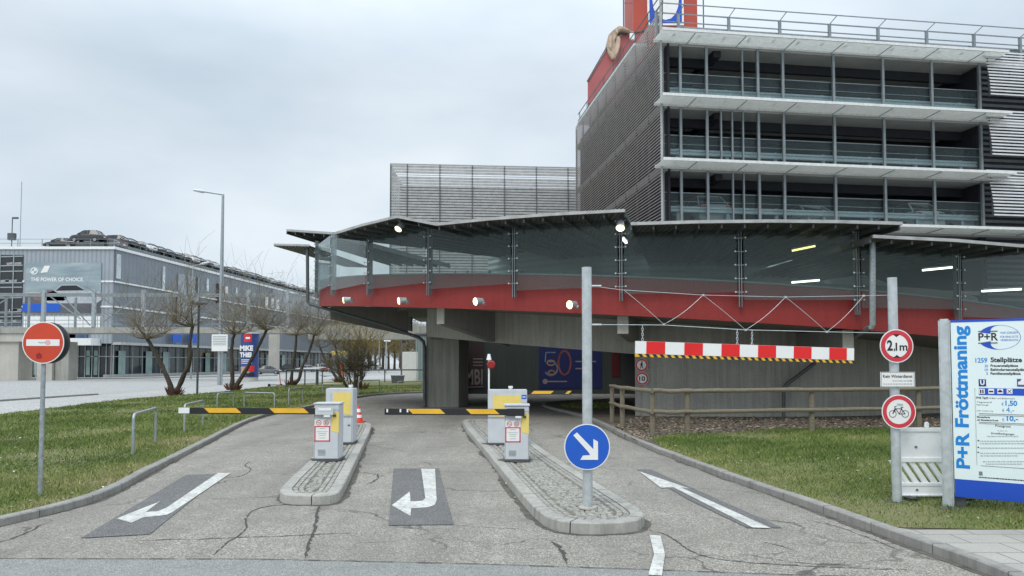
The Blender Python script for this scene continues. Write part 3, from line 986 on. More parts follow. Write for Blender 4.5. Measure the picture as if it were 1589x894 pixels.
for z in (P(1389, 515, YR).z, P(1389, 560, YR).z, P(1391, 581, YR).z, P(1391, 597, YR).z, P(1392, 618, YR).z, P(1392, 660, YR).z): b.disc((base.x, base.y, z), UP, .067, .025, n=20)
b.build('pole_clamp', 'galv', t)

# suspension cables and the striped height bar
def on(px, py):
    f = (px - 916) / (1385 - 916); return P(px, py, YL + (YR - YL) * f)


L0 = V((xl + .062, YL, on(924, 444).z)); R0 = V((xr_ - .06, YR, on(1378, 458).z))
L1 = V((xl + .062, YL, on(924, 504).z)); R1 = V((xr_ - .06, YR, on(1378, 517).z))
t = thing('suspension_cable', (xl, YL, L1.z), 'thin steel cables zigzagging between the two tall posts above the striped bar', 'cable')
up = [L0, on(965, 450), on(1091, 458), on(1219, 461), on(1340, 459), R0]
lo = [L1, on(965, 504), on(1030, 504.5), on(1157, 512), on(1283, 515), on(1325, 516), R1]
MB().tube(up, .0035, 6).build('upper_cable', 'galv_light', t)
MB().tube(lo, .0048, 6).build('lower_cable', 'galv_light', t)
zz = [(968, 450), (1030, 503.5), (1091, 458), (1157, 512), (1219, 461), (1283, 515), (1340, 459)]
pts = []
for (a, e_) in zip(zz[:-1], zz[1:]):
    for k in range(8):
        f = k / 8; sag = math.sin(f * math.pi) * (4 if e_[1] < a[1] else -1)
        pts.append(on(a[0] + (e_[0] - a[0]) * f, a[1] + (e_[1] - a[1]) * f + sag))
pts.append(on(*zz[-1]))
MB().tube(pts, .003, 6).build('zigzag_cable', 'galv_light', t)
b = MB()
for p in zz[1:]: b.box(on(*p), (.026, .02, .024))
b.build('cable_clip', 'galv_light', t)
b = MB(); b.tube([L0 - RX * .06, L0 + RX * .12], .012, 8); b.tube([L1 - RX * .06, L1 + RX * .12], .012, 8); b.build('turnbuckle', 'galv_light', t)

b0 = on(986, 539); b1 = on(1324, 550)
zt0, zb0 = on(986, 529).z, on(986, 548).z; zt1, zb1 = on(1324, 541).z, on(1324, 559).z
hh = ((zt0 - zb0) + (zt1 - zb1)) / 2 + .005
ax = (b1 - b0).normalized(); upb = ax.cross(V((0, 1, 0))).normalized()
if upb.z < 0: upb = -upb
nb = V((ax.y, -ax.x, 0)).normalized()
t = thing('height_bar', (b0 + b1) / 2, 'long red and white striped height limit bar hanging from the cable', 'height barrier')
Lb = (b1 - b0).length
MB().frame((b0 + b1) / 2, ax, nb, upb, Lb, .04, hh).build('bar_body', 'signwhite', t)
b = MB(); px = Lb / 338
for s0 in (15.5, 72.5, 129, 185.5, 241.5, 298): b.frame(b0 + ax * (s0 + 14) * px + nb * .0215, ax, nb, upb, 28 * px, .004, hh * .98)
b.build('red_stripe', plain('bar_red', (.72, .012, .012), .4, var=.05), t)
b = MB(); e0 = b0 - upb * (hh / 2 + .02) 
b.frame(e0 + ax * Lb / 2, ax, nb, upb, Lb, .03, .038)
b.build('edge_strip', 'boomyellow', t)
b = MB(); k = 0
while k * .094 < Lb - .05:
    q = e0 + ax * (k * .094 + .03) + nb * .017
    b.prism([q + upb * .019, q + ax * .045 + upb * .019, q + ax * .075 - upb * .019, q + ax * .03 - upb * .019], nb * .003); k += 1
b.build('black_dashes', 'black', t)
b = MB()
for pxx, yt, yb in ((997, 505, 529), (1144, 512, 536), (1167, 513, 536)):
    a = on(pxx, yt); e_ = on(pxx, yb); n = 6
    for k in range(n):
        p = a + (e_ - a) * ((k + .5) / n); h = (a - e_).length / n * .62
        x = RX if k % 2 else V((0, 1, 0))
        b.tube([p + UP * h, p + x * .012 + UP * h * .4, p + x * .012 - UP * h * .4, p - UP * h, p - x * .012 - UP * h * .4, p - x * .012 + UP * h * .4, p + UP * h], .0035, 5)
b.build('chain', 'galv_light', t)

# ---------------------------------------------------------------- barrier machines
def housing(root, fc, w, d, h, taper=.0):
    """fc = front bottom centre"""
    o = V(fc)
    b = MB(); b.frame(o + V((0, d / 2, h / 2)), RX, V((0, 1, 0)), UP, w, d, h)
    return b.build('housing', 'machine', root, bevel=.012)


def notice(root, o, w):
    """white sticker with two round symbols over a red framed notice; o = upper-left corner on the face"""
    h = w * 1.42
    s = MB().box(o + V((w / 2, -.002, -h / 2)), (w, .002, h)).build('notice_sticker', 'signwhite', root)
    b = MB()
    for (x, z, sx, sz) in ((w / 2, -h * .33, w, w * .07), (w / 2, -h + w * .035, w, w * .07), (w * .035, -h * .665, w * .07, h * .66), (w - w * .035, -h * .665, w * .07, h * .66)):
        b.box(o + V((x, -.0042, z)), (sx, .0014, sz))
    b.build('red_frame', 'signpink', s)
    b = MB()
    for x in (w * .27, w * .74): b.disc(o + V((x, -.0045, -h * .16)), FWD, w * .17, .001, n=24, rin=w * .13)
    b.bar(o + V((w * .17, -.0045, -h * .13)), o + V((w * .37, -.0045, -h * .19)), w * .03, .001, up=FWD)
    b.build('round_symbol', 'signpink', s)
    b = MB(); b.box(o + V((w * .27, -.0047, -h * .16)), (w * .13, .001, w * .05)); b.box(o + V((w * .7, -.0047, -h * .16)), (w * .06, .001, w * .18)); b.box(o + V((w * .79, -.0047, -h * .17)), (w * .05, .001, w * .13))
    b.build('dark_pictogram', 'grey', s)
    b = MB()
    for k, (z, ww) in enumerate(((.42, .36), (.56, .66), (.64, .5), (.72, .44), (.84, .4))): b.box(o + V((w / 2, -.0045, -h * z)), (w * ww, .001, h * .022))
    b.build('small_print', plain('grey_print', (.35, .4, .4), .7, var=0), s)


def boom(root, p0, p1, h=.105, stripes=()):
    """striped boom from p0 (tip) to p1"""
    p0 = V(p0); p1 = V(p1); ax = (p1 - p0).normalized(); L = (p1 - p0).length; n_ = V((ax.y, -ax.x, 0)); n_ = n_ if n_.y < 0 else -n_
    u = UP
    bm_ = MB().frame((p0 + p1) / 2, ax, n_, u, L, .045, h).build('boom', 'black', root)
    b = MB()
    for f0, f1 in stripes:
        a = p0 + ax * (L * f0) + n_ * .0235
        l_ = L * (f1 - f0); sk = h * .42
        b.prism([a + u * h * .47 - ax * sk, a + ax * l_ + u * h * .47 - ax * sk, a + ax * l_ - u * h * .3 + ax * sk, a - u * h * .3 + ax * sk], n_ * .002)
    b.build('yellow_stripe', 'boomyellow', bm_)
    return bm_


def gate(base_px, x0, x1, ytop, boomtip, yb, label, wpx):
    fc = G(base_px[0], base_px[1], .13); Y = fc.y
    h = P(base_px[0], ytop, Y).z - .13
    xa, xb = P(x0, 670, Y).x, P(x1, 670, Y).x; w = xb - xa
    fc = V(((xa + xb) / 2, Y, .13))
    t = thing('barrier_gate', fc, label, 'parking barrier', 'barrier gates on the traffic islands')
    hb = housing(t, fc, w, .36, h)
    MB().box(fc + V((0, .18, h + .012)), (w + .03, .40, .03)).build('housing_lid', 'machine', t, bevel=.008)
    MB().box(fc + V((0, .178, .02)), (w + .05, .42, .04)).build('base_plate', 'steel_dark', t)
    b = MB(); b.box(fc + V((0, -.0015, h * .90)), (w * .96, .003, .006)); b.box(fc + V((-w * .47, -.0015, h * .46)), (.005, .003, h * .86)); b.box(fc + V((w * .47, -.0015, h * .46)), (.005, .003, h * .86)); b.box(fc + V((0, -.0015, h * .035)), (w * .94, .003, .006))
    b.build('door_seam', 'grey', t)
    b = MB()
    for k in range(5): b.box(fc + V((-w * .18, -.0015, h * (.10 + .022 * k))), (w * .3, .003, .008))
    b.build('vent_slots', 'steel_dark', t)
    yw = w * .30
    # yellow end panel with slanting lower edge
    f = fc + V((w / 2 - yw - .004, -.001, 0))
    MB().prism([f + UP * (h * .53), f + V((yw, 0, h * .49)), f + V((yw, 0, h * .86)), f + V((0, 0, h * .86))], FWD * .004).build('yellow_panel', 'yellow', t)
    notice(t, fc + V((-w / 2 + w * .03, -.001, h * .735)), w * .62)
    zb = P(base_px[0], yb, Y).z
    # pivot arm
    p1 = V((fc.x + w * .12, Y - .04, zb)); p0 = V((P(boomtip, yb, Y - .04).x, Y - .04, zb + .01))
    arm = MB().box((fc.x - w * .05, Y - .075, zb), (w * .72, .03, .135)).build('arm_bracket', 'machine' if boomtip < 500 else 'black', t, bevel=.008)
    MB().box((fc.x + w * .06, Y - .06, zb - .085), (w * .24, .08, .035)).build('arm_clamp', 'white', arm)
    bm_ = boom(t, p0, p1, .115, [(.185, .40), (.62, .85)] if boomtip < 500 else [(.19, .43), (.62, .83)])
    if boomtip < 500:
        MB().box(p0 + V((.10, -.026, .005)), (.2, .004, .105)).build('tip_wrap', 'white', bm_)
        MB().box((fc.x - w * .02, Y - .095, zb + .04), (w * .5, .01, .05)).build('torn_tape', 'signwhite', arm)
    else:
        b = MB()
        for x_ in (.05, .29, .42): b.box(p0 + V((x_, -.026, .02)), (.03, .004, .06))
        b.build('tape_strip', 'white', bm_)
    MB().box(fc + V((w * .32, -.012, h * .80)), (w * .12, .02, .04)).build('lock', 'steel_dark', t)
    return t, fc, w, h


gate((507, 715), 487, 526, 627.5, 278, 638, 'grey barrier gate with a long boom reaching left across the left exit lane', 39)
gate((801, 716), 783, 821, 630, 597, 639.5, 'grey barrier gate on the right island with its boom across the middle lane', 38)

# tall ticket machine behind left gate
def ticket(base_px, x0, x1, ytop, label, name, cat, knob, yellow):
    fc = G(base_px[0], base_px[1], .13); Y = fc.y; h = P(base_px[0], ytop, Y).z - .13
    xa, xb = P(x0, 650, Y).x, P(x1, 650, Y).x; w = xb - xa; fc = V(((xa + xb) / 2, Y, .13))
    t = thing(name, fc, label, cat)
    housing(t, fc, w, .45, h)
    y0, y1, z0, z1 = yellow
    f = fc + V((-w / 2, -.001, 0))
    MB().prism([f + V((w * y0, 0, h * (z0 + .05))), f + V((w * y1, 0, h * z0)), f + V((w * y1, 0, h * z1)), f + V((w * y0, 0, h * z1))], FWD * .004).build('yellow_panel', 'yellow', t)
    b = MB(); b.tube([fc + V((w * knob, .1, h)), fc + V((w * knob, .1, h + .04))], .03, 12); b.disc(fc + V((w * knob, .1, h + .055)), UP, .05, .05, n=16)
    b.build('beacon', 'white', t)
    MB().box(fc + V((0, -.008, h * .50)), (w, .012, .03)).build('door_edge', 'machine_dark', t)
    MB().box(fc + V((0, .2, .02)), (w + .05, .5, .04)).build('base_plate', 'steel_dark', t)
    b = MB(); b.box(fc + V((-w * .30, -.0015, h * .72)), (.006, .003, h * .40)); b.box(fc + V((w * .46, -.0015, h * .25)), (.006, .003, h * .44)); b.build('door_seam', 'grey', t)
    MB().box(fc + V((w * .36, -.008, h * .34)), (.05, .016, .02)).build('lock', 'steel_dark', t)
    return t, fc, w, h


ticket((527, 689), 505, 547.5, 603, 'tall yellow and grey ticket machine behind the gate on the left island', 'ticket_machine', 'ticket machine', .38, (.3, .92, .52, .93))
t, fc, w, h = ticket((789, 690), 757, 818, 605, 'wide yellow and grey gate cabinet at the rear of the right island', 'rear_barrier_gate', 'parking barrier', .08, (.13, .84, .46, .90))
# its third boom reaches right
zb = P(850, 610, fc.y).z
boom(t, V((P(886, 610, fc.y + .2).x, fc.y + .2, zb)), V((fc.x + w / 2 - .02, fc.y + .2, zb)), .085, [(.02, .10), (.42, .86)])
for k, z in enumerate((.87, .72)):
    s = MB().box(fc + V((w * .42, -.004, h * z)), (w * .12, .003, .09)).build('blue_label', 'signblue', t)
    MB().box(fc + V((w * .42, -.0065, h * z)), (w * .08, .002, .02)).build('label_mark', 'signwhite', s)
b = MB()
# signal lamp pole
q = G(762, 672, .13)
q = V((q.x, fc.y + .9, .13)); zt = P(762, 556, q.y).z
t = thing('signal_lamp', (q.x, q.y, .13), 'slim white pole with a red round signal lamp behind the yellow cabinet', 'signal')
MB().tube([q, V((q.x, q.y, zt))], .022, 10).build('pole', 'white', t, smooth=True)
lc = V((q.x + .05, q.y - .02, P(762, 566, q.y).z))
MB().tube([lc + V((0, .06, 0)), lc + V((0, -.05, 0)), lc + V((0, -.08, 0))], [.095, .10, .075], 16).build('lamp_head', plain('dark_red_lens', (.28, .012, .012), .3, var=.1), t, smooth=True)
MB().tube([V((q.x, q.y, zt - .04)), V((q.x, q.y, zt + .1))], [.06, .03], 12).build('pole_cap', 'white', t)

# traffic cone
q = G(556, 658, .0); q.z = .13 if False else 0.0
q = G(556, 657, .1); q.z = .13
t = thing('traffic_cone', q, 'orange traffic cone with two white bands behind the ticket machine', 'traffic cone')
MB().box(q + UP * .02, (.38, .38, .04)).build('base', 'conered', t, bevel=.01)
hc = P(556, 629, q.y).z - .13
MB().tube([q + UP * .04, q + UP * hc], [.14, .03], 20).build('cone_body', 'conered', t, smooth=True)
for a, c_ in ((.28, .45), (.6, .8)):
    ra = .14 + (.03 - .14) * (hc * a - .04) / (hc - .04) + .004; rb = .14 + (.03 - .14) * (hc * c_ - .04) / (hc - .04) + .004
    MB().tube([q + UP * hc * a, q + UP * hc * c_], [ra, rb], 20).build('white_band', 'signwhite', t, smooth=True)

# ---------------------------------------------------------------- hoops on the verge
hoops = [((206, 707), (252, 683), 643), ((286, 671), (318, 659), 628), ((337, 634), (362, 632), 616), ((379, 632), (426, 634), 609), ((448, 628), (480, 622), 604)]
hlab = ['bent steel hoop nearest the camera on the left verge', 'steel hoop partly behind the striped boom tip', 'narrow steel hoop just above the striped boom on the verge',
        'wide steel hoop between the verge trees and the boom', 'steel hoop left of the ticket machine on the verge',
        'low steel hoop just behind the beacon of the ticket machine', 'wide steel hoop near the dense bush', 'far steel hoop next to the concrete pier']
far = [((500, 612), (541, 612), 596), ((556, 613), (589, 611), 591), ((617, 609), (655, 608), 592)]
proto = None
for i, (a, c_, yt) in enumerate(hoops + far):
    A = G(*a, .1); B = G(*c_, .1); h = P(a[0], yt, A.y).z - .1; h = min(max(h, .6), .85); rr = .1
    d = (B - A).normalized(); L = (B - A).length
    L = max(.8, min(L, 2.2)); B = A + d * L
    pts = [A - UP * .05, A + UP * (h - rr)] + [A + UP * (h - rr) + d * rr * (1 - math.cos(k * R(22.5))) + UP * rr * math.sin(k * R(22.5)) for k in range(1, 5)]
    pts += [B + UP * (h - rr) - d * rr * (1 - math.cos(k * R(22.5))) + UP * rr * math.sin(k * R(22.5)) for k in range(4, 0, -1)] + [B + UP * (h - rr), B - UP * .05]
    o = MB().tube(pts, .027, 12).build('steel_hoop', 'galv', smooth=True)
    tag(o, hlab[i], 'barrier hoop', 'steel hoops on the left verge')

# ---------------------------------------------------------------- wooden fence
def wobble_bar(b, a, c_, w_, h_, seed):
    rg = random.Random(seed); n = 5; pts = [a + (c_ - a) * (k / n) + V((0, 0, rg.uniform(-.012, .012))) for k in range(n + 1)]
    b.tube(pts, [w_ * rg.uniform(.92, 1.08) for _ in pts], 8)


posts = [(950, 655), (966, 663), (1013, 676), (1067, 676), (1260, 671), (1426, 667), (1590, 664), (1760, 661)]
FP = [G(*p, .09) for p in posts]
t = thing('wooden_fence', FP[2], 'weathered two rail wooden fence along the concrete wall', 'fence')
hts = [1.13] * 8
for p in FP:
    b = MB(); b.tube([p - UP * .1, p + UP * .6, p + UP * 1.12], [.075, .07, .068], 9); b.build('post', 'wood', t, smooth=True)
for z in (1.13, .60):
    for i in range(len(FP) - 1):
        if i == 0: continue
        b = MB(); a, c_ = FP[i], FP[i + 1]; off = V((0, -.08, 0)) if i > 1 else V((-.05, -.05, 0))
        wobble_bar(b, a + UP * z + off, c_ + UP * z + off + (c_ - a).normalized() * .1, .055, .055, i); b.build('rail', 'wood', t, smooth=True)
    b = MB(); a = FP[0] + UP * z; c_ = FP[1] + UP * z
    wobble_bar(b, a + V((-.06, -.05, 0)), c_ + V((0, -.08, 0)), .05, .05, 44); b.build('rail', 'wood', t, smooth=True)

# ---------------------------------------------------------------- info board
OB = P(1482, 771, G(1476, 790, .1).y); Yb = G(1472, 787, .1).y
OB = P(1482, 770, Yb); OB = V((OB.x, OB.y, 0))
lo_ = None
for ang in np.linspace(20, 60, 81):          # pick the turn that gives the photographed foreshortening
    a = math.radians(ang); ux = V((math.cos(a), -math.sin(a), 0))
    d = ray(1589, 500); n_ = V((-ux.y, ux.x, 0)); tt = OB.dot(n_) / d.dot(n_); q = d * tt
    zh = abs(q.y / OB.y - 273.2 / 286.6)
    if lo_ is None or zh < lo_[0]: lo_ = (zh, ang)
BA = math.radians(lo_[1]); bux = V((math.cos(BA), -math.sin(BA), 0)); bn = V((-math.sin(BA), -math.cos(BA), 0))


def BP(px, py):
    d = ray(px, py); c0 = V((0, 0, CAMH)); tt = (OB - c0).dot(bn) / d.dot(bn); q = c0 + d * tt
    return q


def bu(px, py):
    q = BP(px, py); return (q - OB).dot(bux), q.z


def onb(u, z, off=0.): return OB + bux * u + UP * z + bn * off


t = thing('information_board', (OB.x, OB.y, .1), 'large white parking information board with blue bands and vertical lettering', 'information board')
zt = bu(1482, 497.5)[1]; zbt = bu(1482, 770.5)[1]; z_bl = bu(1482, 743)[1]; WB = 1.75
MB().frame(onb(WB / 2, (zt + zbt) / 2, -.055), bux, bn, UP, WB, .11, zt - zbt).build('panel', 'boardwhite', t)
pan = t.children[0]
MB().frame(onb(WB / 2, (z_bl + zbt) / 2, .0015), bux, bn, UP, WB - .002, .003, z_bl - zbt).build('lower_blue_band', 'boardblue', t)
ztb = bu(1482, 501)[1]
MB().frame(onb(WB / 2, (zt + ztb) / 2 + .004, .0015), bux, bn, UP, WB - .002, .003, zt - ztb).build('upper_blue_band', 'boardblue', t)
b = MB()
for u in (-.075, WB + .075):
    p = onb(u, 0, -.05); b.frame(V((p.x, p.y, (zt + .1) / 2 + .0)), bux, bn, UP, .13, .15, zt - .05)
b.build('side_post', 'galv_light', t, bevel=.02)
b = MB()
p = onb(.05, 0, -.1); b.frame(V((p.x, p.y, .16)), bux, bn, UP, .12, .06, .2); b.build('foot', 'steel_dark', t)


def btext(body, x0, y0, x1, y1, mat='black', bold=.0, vertical=False, name='lettering', clip=True):
    """letters filling the photographed box (x0,y0 upper-left; x1,y1 lower-right) on the board"""
    if vertical:
        u0, _ = bu(x0, (y0 + y1) / 2); u1, _ = bu(x1, (y0 + y1) / 2); zb_ = bu(x0, y1)[1]; z1 = bu(x0, y0)[1]
        return text(body, mat, t, onb(u1, zb_), UP, -bux, w=z1 - zb_, h=u1 - u0, bold=bold, depth=.002, name=name)
    u0, z1 = bu(x0, y0); u1, z0_ = bu(x1, y1); z0 = bu(x0, y1)[1] if abs(y1 - y0) > 0 else z0_
    ya = bu(x0, y0)[1]; yb_ = bu(x0, y1)[1]
    return text(body, mat, t, onb(u0, yb_), bux, UP, w=u1 - u0, h=ya - yb_, bold=bold, depth=.002, name=name)


btext('P+R Fröttmaning', 1481, 506, 1509, 726, 'boardcyan', .035, vertical=True)
# ellipse logo
uc, zc = bu(1550, 523.5); ua = bu(1584, 523)[0] - uc; zb_ = zc - bu(1550, 542.5)[1]
b = MB(); n = 56
for k in range(n):
    a0, a1 = 2 * math.pi * k / n, 2 * math.pi * (k + 1) / n

    def th(a): return .006 + .07 * max(0, math.cos(a - math.pi)) ** 1.5 + .018 * max(0, -math.cos(a))
    o0 = [(math.cos(a) * ua, math.sin(a) * zb_) for a in (a0, a1)]
    i0 = [(math.cos(a) * (ua - th(a) * 1.2) + th(a) * .35, math.sin(a) * (zb_ - th(a) * .55)) for a in (a0, a1)]
    if abs(math.sin((a0 + a1) / 2)) < .42 and math.cos((a0 + a1) / 2) < 0: continue
    b.face([onb(uc + o0[0][0], zc + o0[0][1], .003), onb(uc + o0[1][0], zc + o0[1][1], .003), onb(uc + i0[1][0], zc + i0[1][1], .003), onb(uc + i0[0][0], zc + i0[0][1], .003)])
b.build('oval_emblem', 'boardblue', t, recalc=False)
btext('P+R', 1518, 517, 1549, 529, 'black', .02)
b = MB()
for y in (514.5, 532.5):
    u0, z0 = bu(1518, y); u1, _ = bu(1548, y); b.frame(onb((u0 + u1) / 2, z0, .004), bux, bn, UP, u1 - u0, .002, .012)
b.build('emblem_rule', 'steel_dark', t)
btext('WIR SORGEN', 1552, 515.0, 1579, 518.2, 'boardblue', .0)
btext('FÜR EINE GUTE', 1552, 520.6, 1580, 524.4, 'boardblue', .0)
btext('VERBINDUNG', 1552, 526.4, 1580, 529.4, 'boardblue', .0)
btext('1259', 1513.5, 555.5, 1532, 563, 'boardcyan', .02)
btext('Stellplätze', 1537, 554.5, 1586, 564.5, 'black', .03)
btext('35', 1528, 566, 1533, 570, 'boardcyan', .02); btext('Frauenstellplätze', 1537, 565.5, 1580, 570.5, 'black', .03)
btext('19', 1528, 572, 1533, 576, 'boardcyan', .02); btext('Behindertenstellplätze', 1537, 571.5, 1596, 576.8, 'black', .03)
btext('5', 1530.5, 577.5, 1533, 581.5, 'boardcyan', .02); btext('Familienstellplätze', 1537, 577.5, 1584, 582.8, 'black', .03)
def bbox(x0, y0, x1, y1, mat, name, off=.002):
    u0, za = bu(x0, y0); u1 = bu(x1, y0)[0]; zb2 = bu(x0, y1)[1]
    return MB().frame(onb((u0 + u1) / 2, (za + zb2) / 2, off), bux, bn, UP, u1 - u0, .003, za - zb2).build(name, mat, t)


DB = plain('deep_blue_square', (.01, .03, .22), .4, var=0)
bbox(1518.5, 588.5, 1530, 599.5, DB, 'u_square'); text('U', 'signwhite', t, onb(*bu(1521, 597.5), .003), bux, UP, w=bu(1528, 590)[0] - bu(1521, 590)[0], h=bu(1521, 590)[1] - bu(1521, 598)[1], bold=.05)
bbox(1578, 588, 1600, 600, plain('slate_square', (.05, .1, .3), .4, var=0), 'car_square')
u0, z0 = bu(1580, 597)
MB().prism([onb(u0 + x * .1, z0 + z * .1, .004) for x, z in ((0, 0), (1.6, 0), (1.6, .35), (1.2, .45), (.95, .75), (.4, .75), (.2, .4), (0, .35))], bn * .001).build('car_symbol', 'signwhite', t)
uL = bu(1513, 602)[0]
def hline(y0, y1, mat, name, x0=1513, wid=WB - .25):
    u0 = bu(x0, y0)[0]; za = bu(x0, y0)[1]; zb2 = bu(x0, y1)[1]
    MB().frame(onb(u0 + (wid - u0) / 2 + .04, (za + zb2) / 2, .0025), bux, bn, UP, wid - u0, .003, abs(za - zb2)).build(name, mat, t)
hline(602, 612.5, 'boardblue', 'icon_band')
for x in (1519, 1533.5, 1547.5, 1562):
    bbox(x, 603.3, x + 9, 611, 'signwhite', 'icon_square', .005)
    u0, z0 = bu(x + 4.5, 607.3)
    if x < 1562:
        b = MB(); b.frame(onb(u0, z0 - .002, .008), bux, bn, UP, .045, .001, .018)
        if x == 1519: b = MB(); b.frame(onb(u0 - .012, z0, .008), bux, bn, UP, .014, .001, .045); b.frame(onb(u0 + .012, z0, .008), bux, bn, UP, .014, .001, .045)
        if x == 1547.5: b.frame(onb(u0, z0 + .012, .008), bux, bn, UP, .018, .001, .018)
    else:
        b = MB(); 
        for s_ in (-1, 1): b.bar(onb(u0 - .02, z0 - .02 * s_, .008), onb(u0 + .02, z0 + .02 * s_, .008), .006, .001, up=bn)
    b.build('icon_mark', 'black', t)
hline(641.0, 641.8, 'grey', 'rule'); hline(643.4, 644.0, 'grey', 'rule'); hline(654.5, 655.2, 'grey', 'rule'); hline(656.5, 657.0, 'grey', 'rule'); hline(721.8, 722.4, 'grey', 'rule', 1516)
b = MB(); u0 = bu(1514, 650)[0]; za = bu(1514, 602)[1]; zb2 = bu(1515, 722)[1]; b.frame(onb(u0, (za + zb2) / 2, .0027), bux, bn, UP, .003, .002, za - zb2); b.build('rule', 'grey', t)
btext('P+R Tarif', 1515, 615.5, 1533, 619.2, 'black', .03); btext('(U-Bahn und Busbenutzer)', 1534, 616.6, 1575, 619.6, 'black', .0)
btext('Tagestarif', 1515.5, 622.8, 1539, 625.6, 'black', 0); btext('Fahrzeuge', 1515.5, 627, 1534, 629.6, 'black', 0)
btext('jeder weitere Tag', 1515.5, 636.4, 1541, 638.6, 'black', 0)
btext('€', 1554, 624.5, 1557.6, 629.5, 'boardcyan', 0); btext('1,50', 1560, 621.5, 1578.5, 631, 'boardcyan', .03)
btext('€', 1555, 634.4, 1558.6, 639.2, 'boardcyan', 0); btext('4,-', 1561, 632, 1574, 641, 'boardcyan', .0)
btext('Monatskarte', 1516, 645.5, 1536, 648.3, 'black', .03); btext('z.B. Monatskarte Kunde', 1516, 650, 1549, 652.8, 'black', .03)
btext('€', 1555, 649, 1558.6, 653.6, 'boardcyan', 0); btext('10,-', 1562, 645.5, 1580, 654.5, 'boardcyan', .03)
btext('Privatgrund', 1544.5, 658.8, 1568, 663.8, 'black', .01)
btext('Es gelten die', 1548, 667.4, 1563, 669.6, 'grey', 0); btext('Einstellbedingungen', 1538, 670.8, 1574, 674.6, 'black', .01)
b = MB(); rg = random.Random(2)
rows = [(677, 1532, 1580), (684.5, 1520, 1600), (688.2, 1521, 1600), (695.2, 1521, 1600), (703.2, 1521, 1600), (707.2, 1521, 1580), (716.2, 1525, 1600), (720.0, 1530, 1586)]
for y, x0, x1 in rows:
    x = x0
    while x < x1:
        w_ = rg.uniform(1.5, 5); u0, z0 = bu(x, y); u1 = bu(min(x + w_, x1), y)[0]; b.frame(onb((u0 + u1) / 2, z0 - (u0 - uL) * .0, .003), bux, bn, UP, u1 - u0, .001, .012); x += w_ + 1
b.build('small_print', plain('print_grey', (.42, .46, .46), .6, var=0), t)
b = MB()
for y in (683.6, 694.2, 701.8): u0, z0 = bu(1518, y); b.disc(onb(u0, z0, .003), bn, .009, .002, n=12)
b.build('bullet_dot', DB, t)
bbox(1519, 731.5, 1524.5, 737.5, 'grey', 'small_square')
b = MB(); x = 1519
while x < 1600:
    w_ = rg.uniform(2, 6); u0, z0 = bu(x, 742); u1 = bu(x + w_, 742)[0]; b.frame(onb((u0 + u1) / 2, bu(1519, 740.5)[1], .003), bux, bn, UP, u1 - u0, .001, .012); x += w_ + .8
b.build('footer_print', 'black', t)

# ---------------------------------------------------------------- white plastic road barrier behind
Yp = G(1430, 778, .1).y + .25
A = P(1398, 778, Yp); B = P(1476, 778, Yp); A.z = .13; Wp = B.x - A.x + .15; Hp = P(1430, 664, Yp).z - .13
t = thing('plastic_road_barrier', (A.x, Yp, .1), 'white plastic road barrier with slanted slots behind the sign post', 'road barrier')
cells = []
b = MB(); D_ = .05
def fr(x0, x1, z0, z1, th=D_, dy=0, mi=0): b.frame(V((A.x + (x0 + x1) / 2, Yp + dy, .13 + (z0 + z1) / 2)), RX, V((0, 1, 0)), UP, x1 - x0, th, z1 - z0, mi)
fr(-.05, Wp, 0, Hp * .17); fr(-.05, Wp, Hp * .55, Hp * .97, .04); fr(-.05, .01, Hp * .17, Hp * .55); fr(Wp - .05, Wp, Hp * .17, Hp * .55)
fr(-.055, Wp + .005, Hp * .50, Hp * .56, .075); fr(-.055, Wp + .005, Hp * .95, Hp, .075); fr(-.055, Wp + .005, Hp * .15, Hp * .19, .07); fr(-.055, Wp + .005, -.0, Hp * .02, .09)
x = -.28
while x < Wp:
    z0, z1 = Hp * .17, Hp * .52
    def cl(xa): return max(-.04, min(Wp, xa))
    pts = [(x, z1), (x + .075, z1), (x + .075 + .22, z0), (x + .22, z0)]
    if x > -.2 and x + .3 < Wp: b.prism([V((A.x + p, Yp - .02, .13 + z)) for p, z in pts], (0, .04, 0))
    x += .125
b.prism([V((A.x + p, Yp - .02, .13 + z)) for p, z in ((-.04, Hp * .17), (-.04, Hp * .34), (.07, Hp * .17))], (0, .04, 0))
b.prism([V((A.x + p, Yp - .02, .13 + z)) for p, z in ((Wp, Hp * .52), (Wp, Hp * .36), (Wp - .1, Hp * .52))], (0, .04, 0))
b.build('barrier_panel', 'white_plastic', t)
b = MB()
for f in (.1, .45, .85): b.frame(V((A.x + Wp * f, Yp, .13 + Hp + .04)), RX, V((0, 1, 0)), UP, .045, .05, .08)
b.build('top_lug', 'white_plastic', t, bevel=.01)
b = MB()
for f in (.25, .68):
    for z in (.72, .09): b.disc(V((A.x + Wp * f, Yp - .027, .13 + Hp * z)), FWD, .018, .012, n=12)
b.build('bolt_hole', 'grey', t)
b = MB()
for f in (.06, .94): b.frame(V((A.x + Wp * f, Yp, .115)), RX, V((0, 1, 0)), UP, .12, .5, .04)
b.build('foot', 'black', t)

# grime patches that also paint contact shade round the feet of posts and machines
def foot_dirt_shade(x, y, z, rx, ry, seed):
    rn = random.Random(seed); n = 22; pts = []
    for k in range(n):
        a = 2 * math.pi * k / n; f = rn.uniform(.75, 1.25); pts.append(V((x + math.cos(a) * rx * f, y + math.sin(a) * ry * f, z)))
    MB().face(pts).build('foot_grime_shade', 'dirtshade', recalc=False, origin=(x, y, 0), kind='structure')


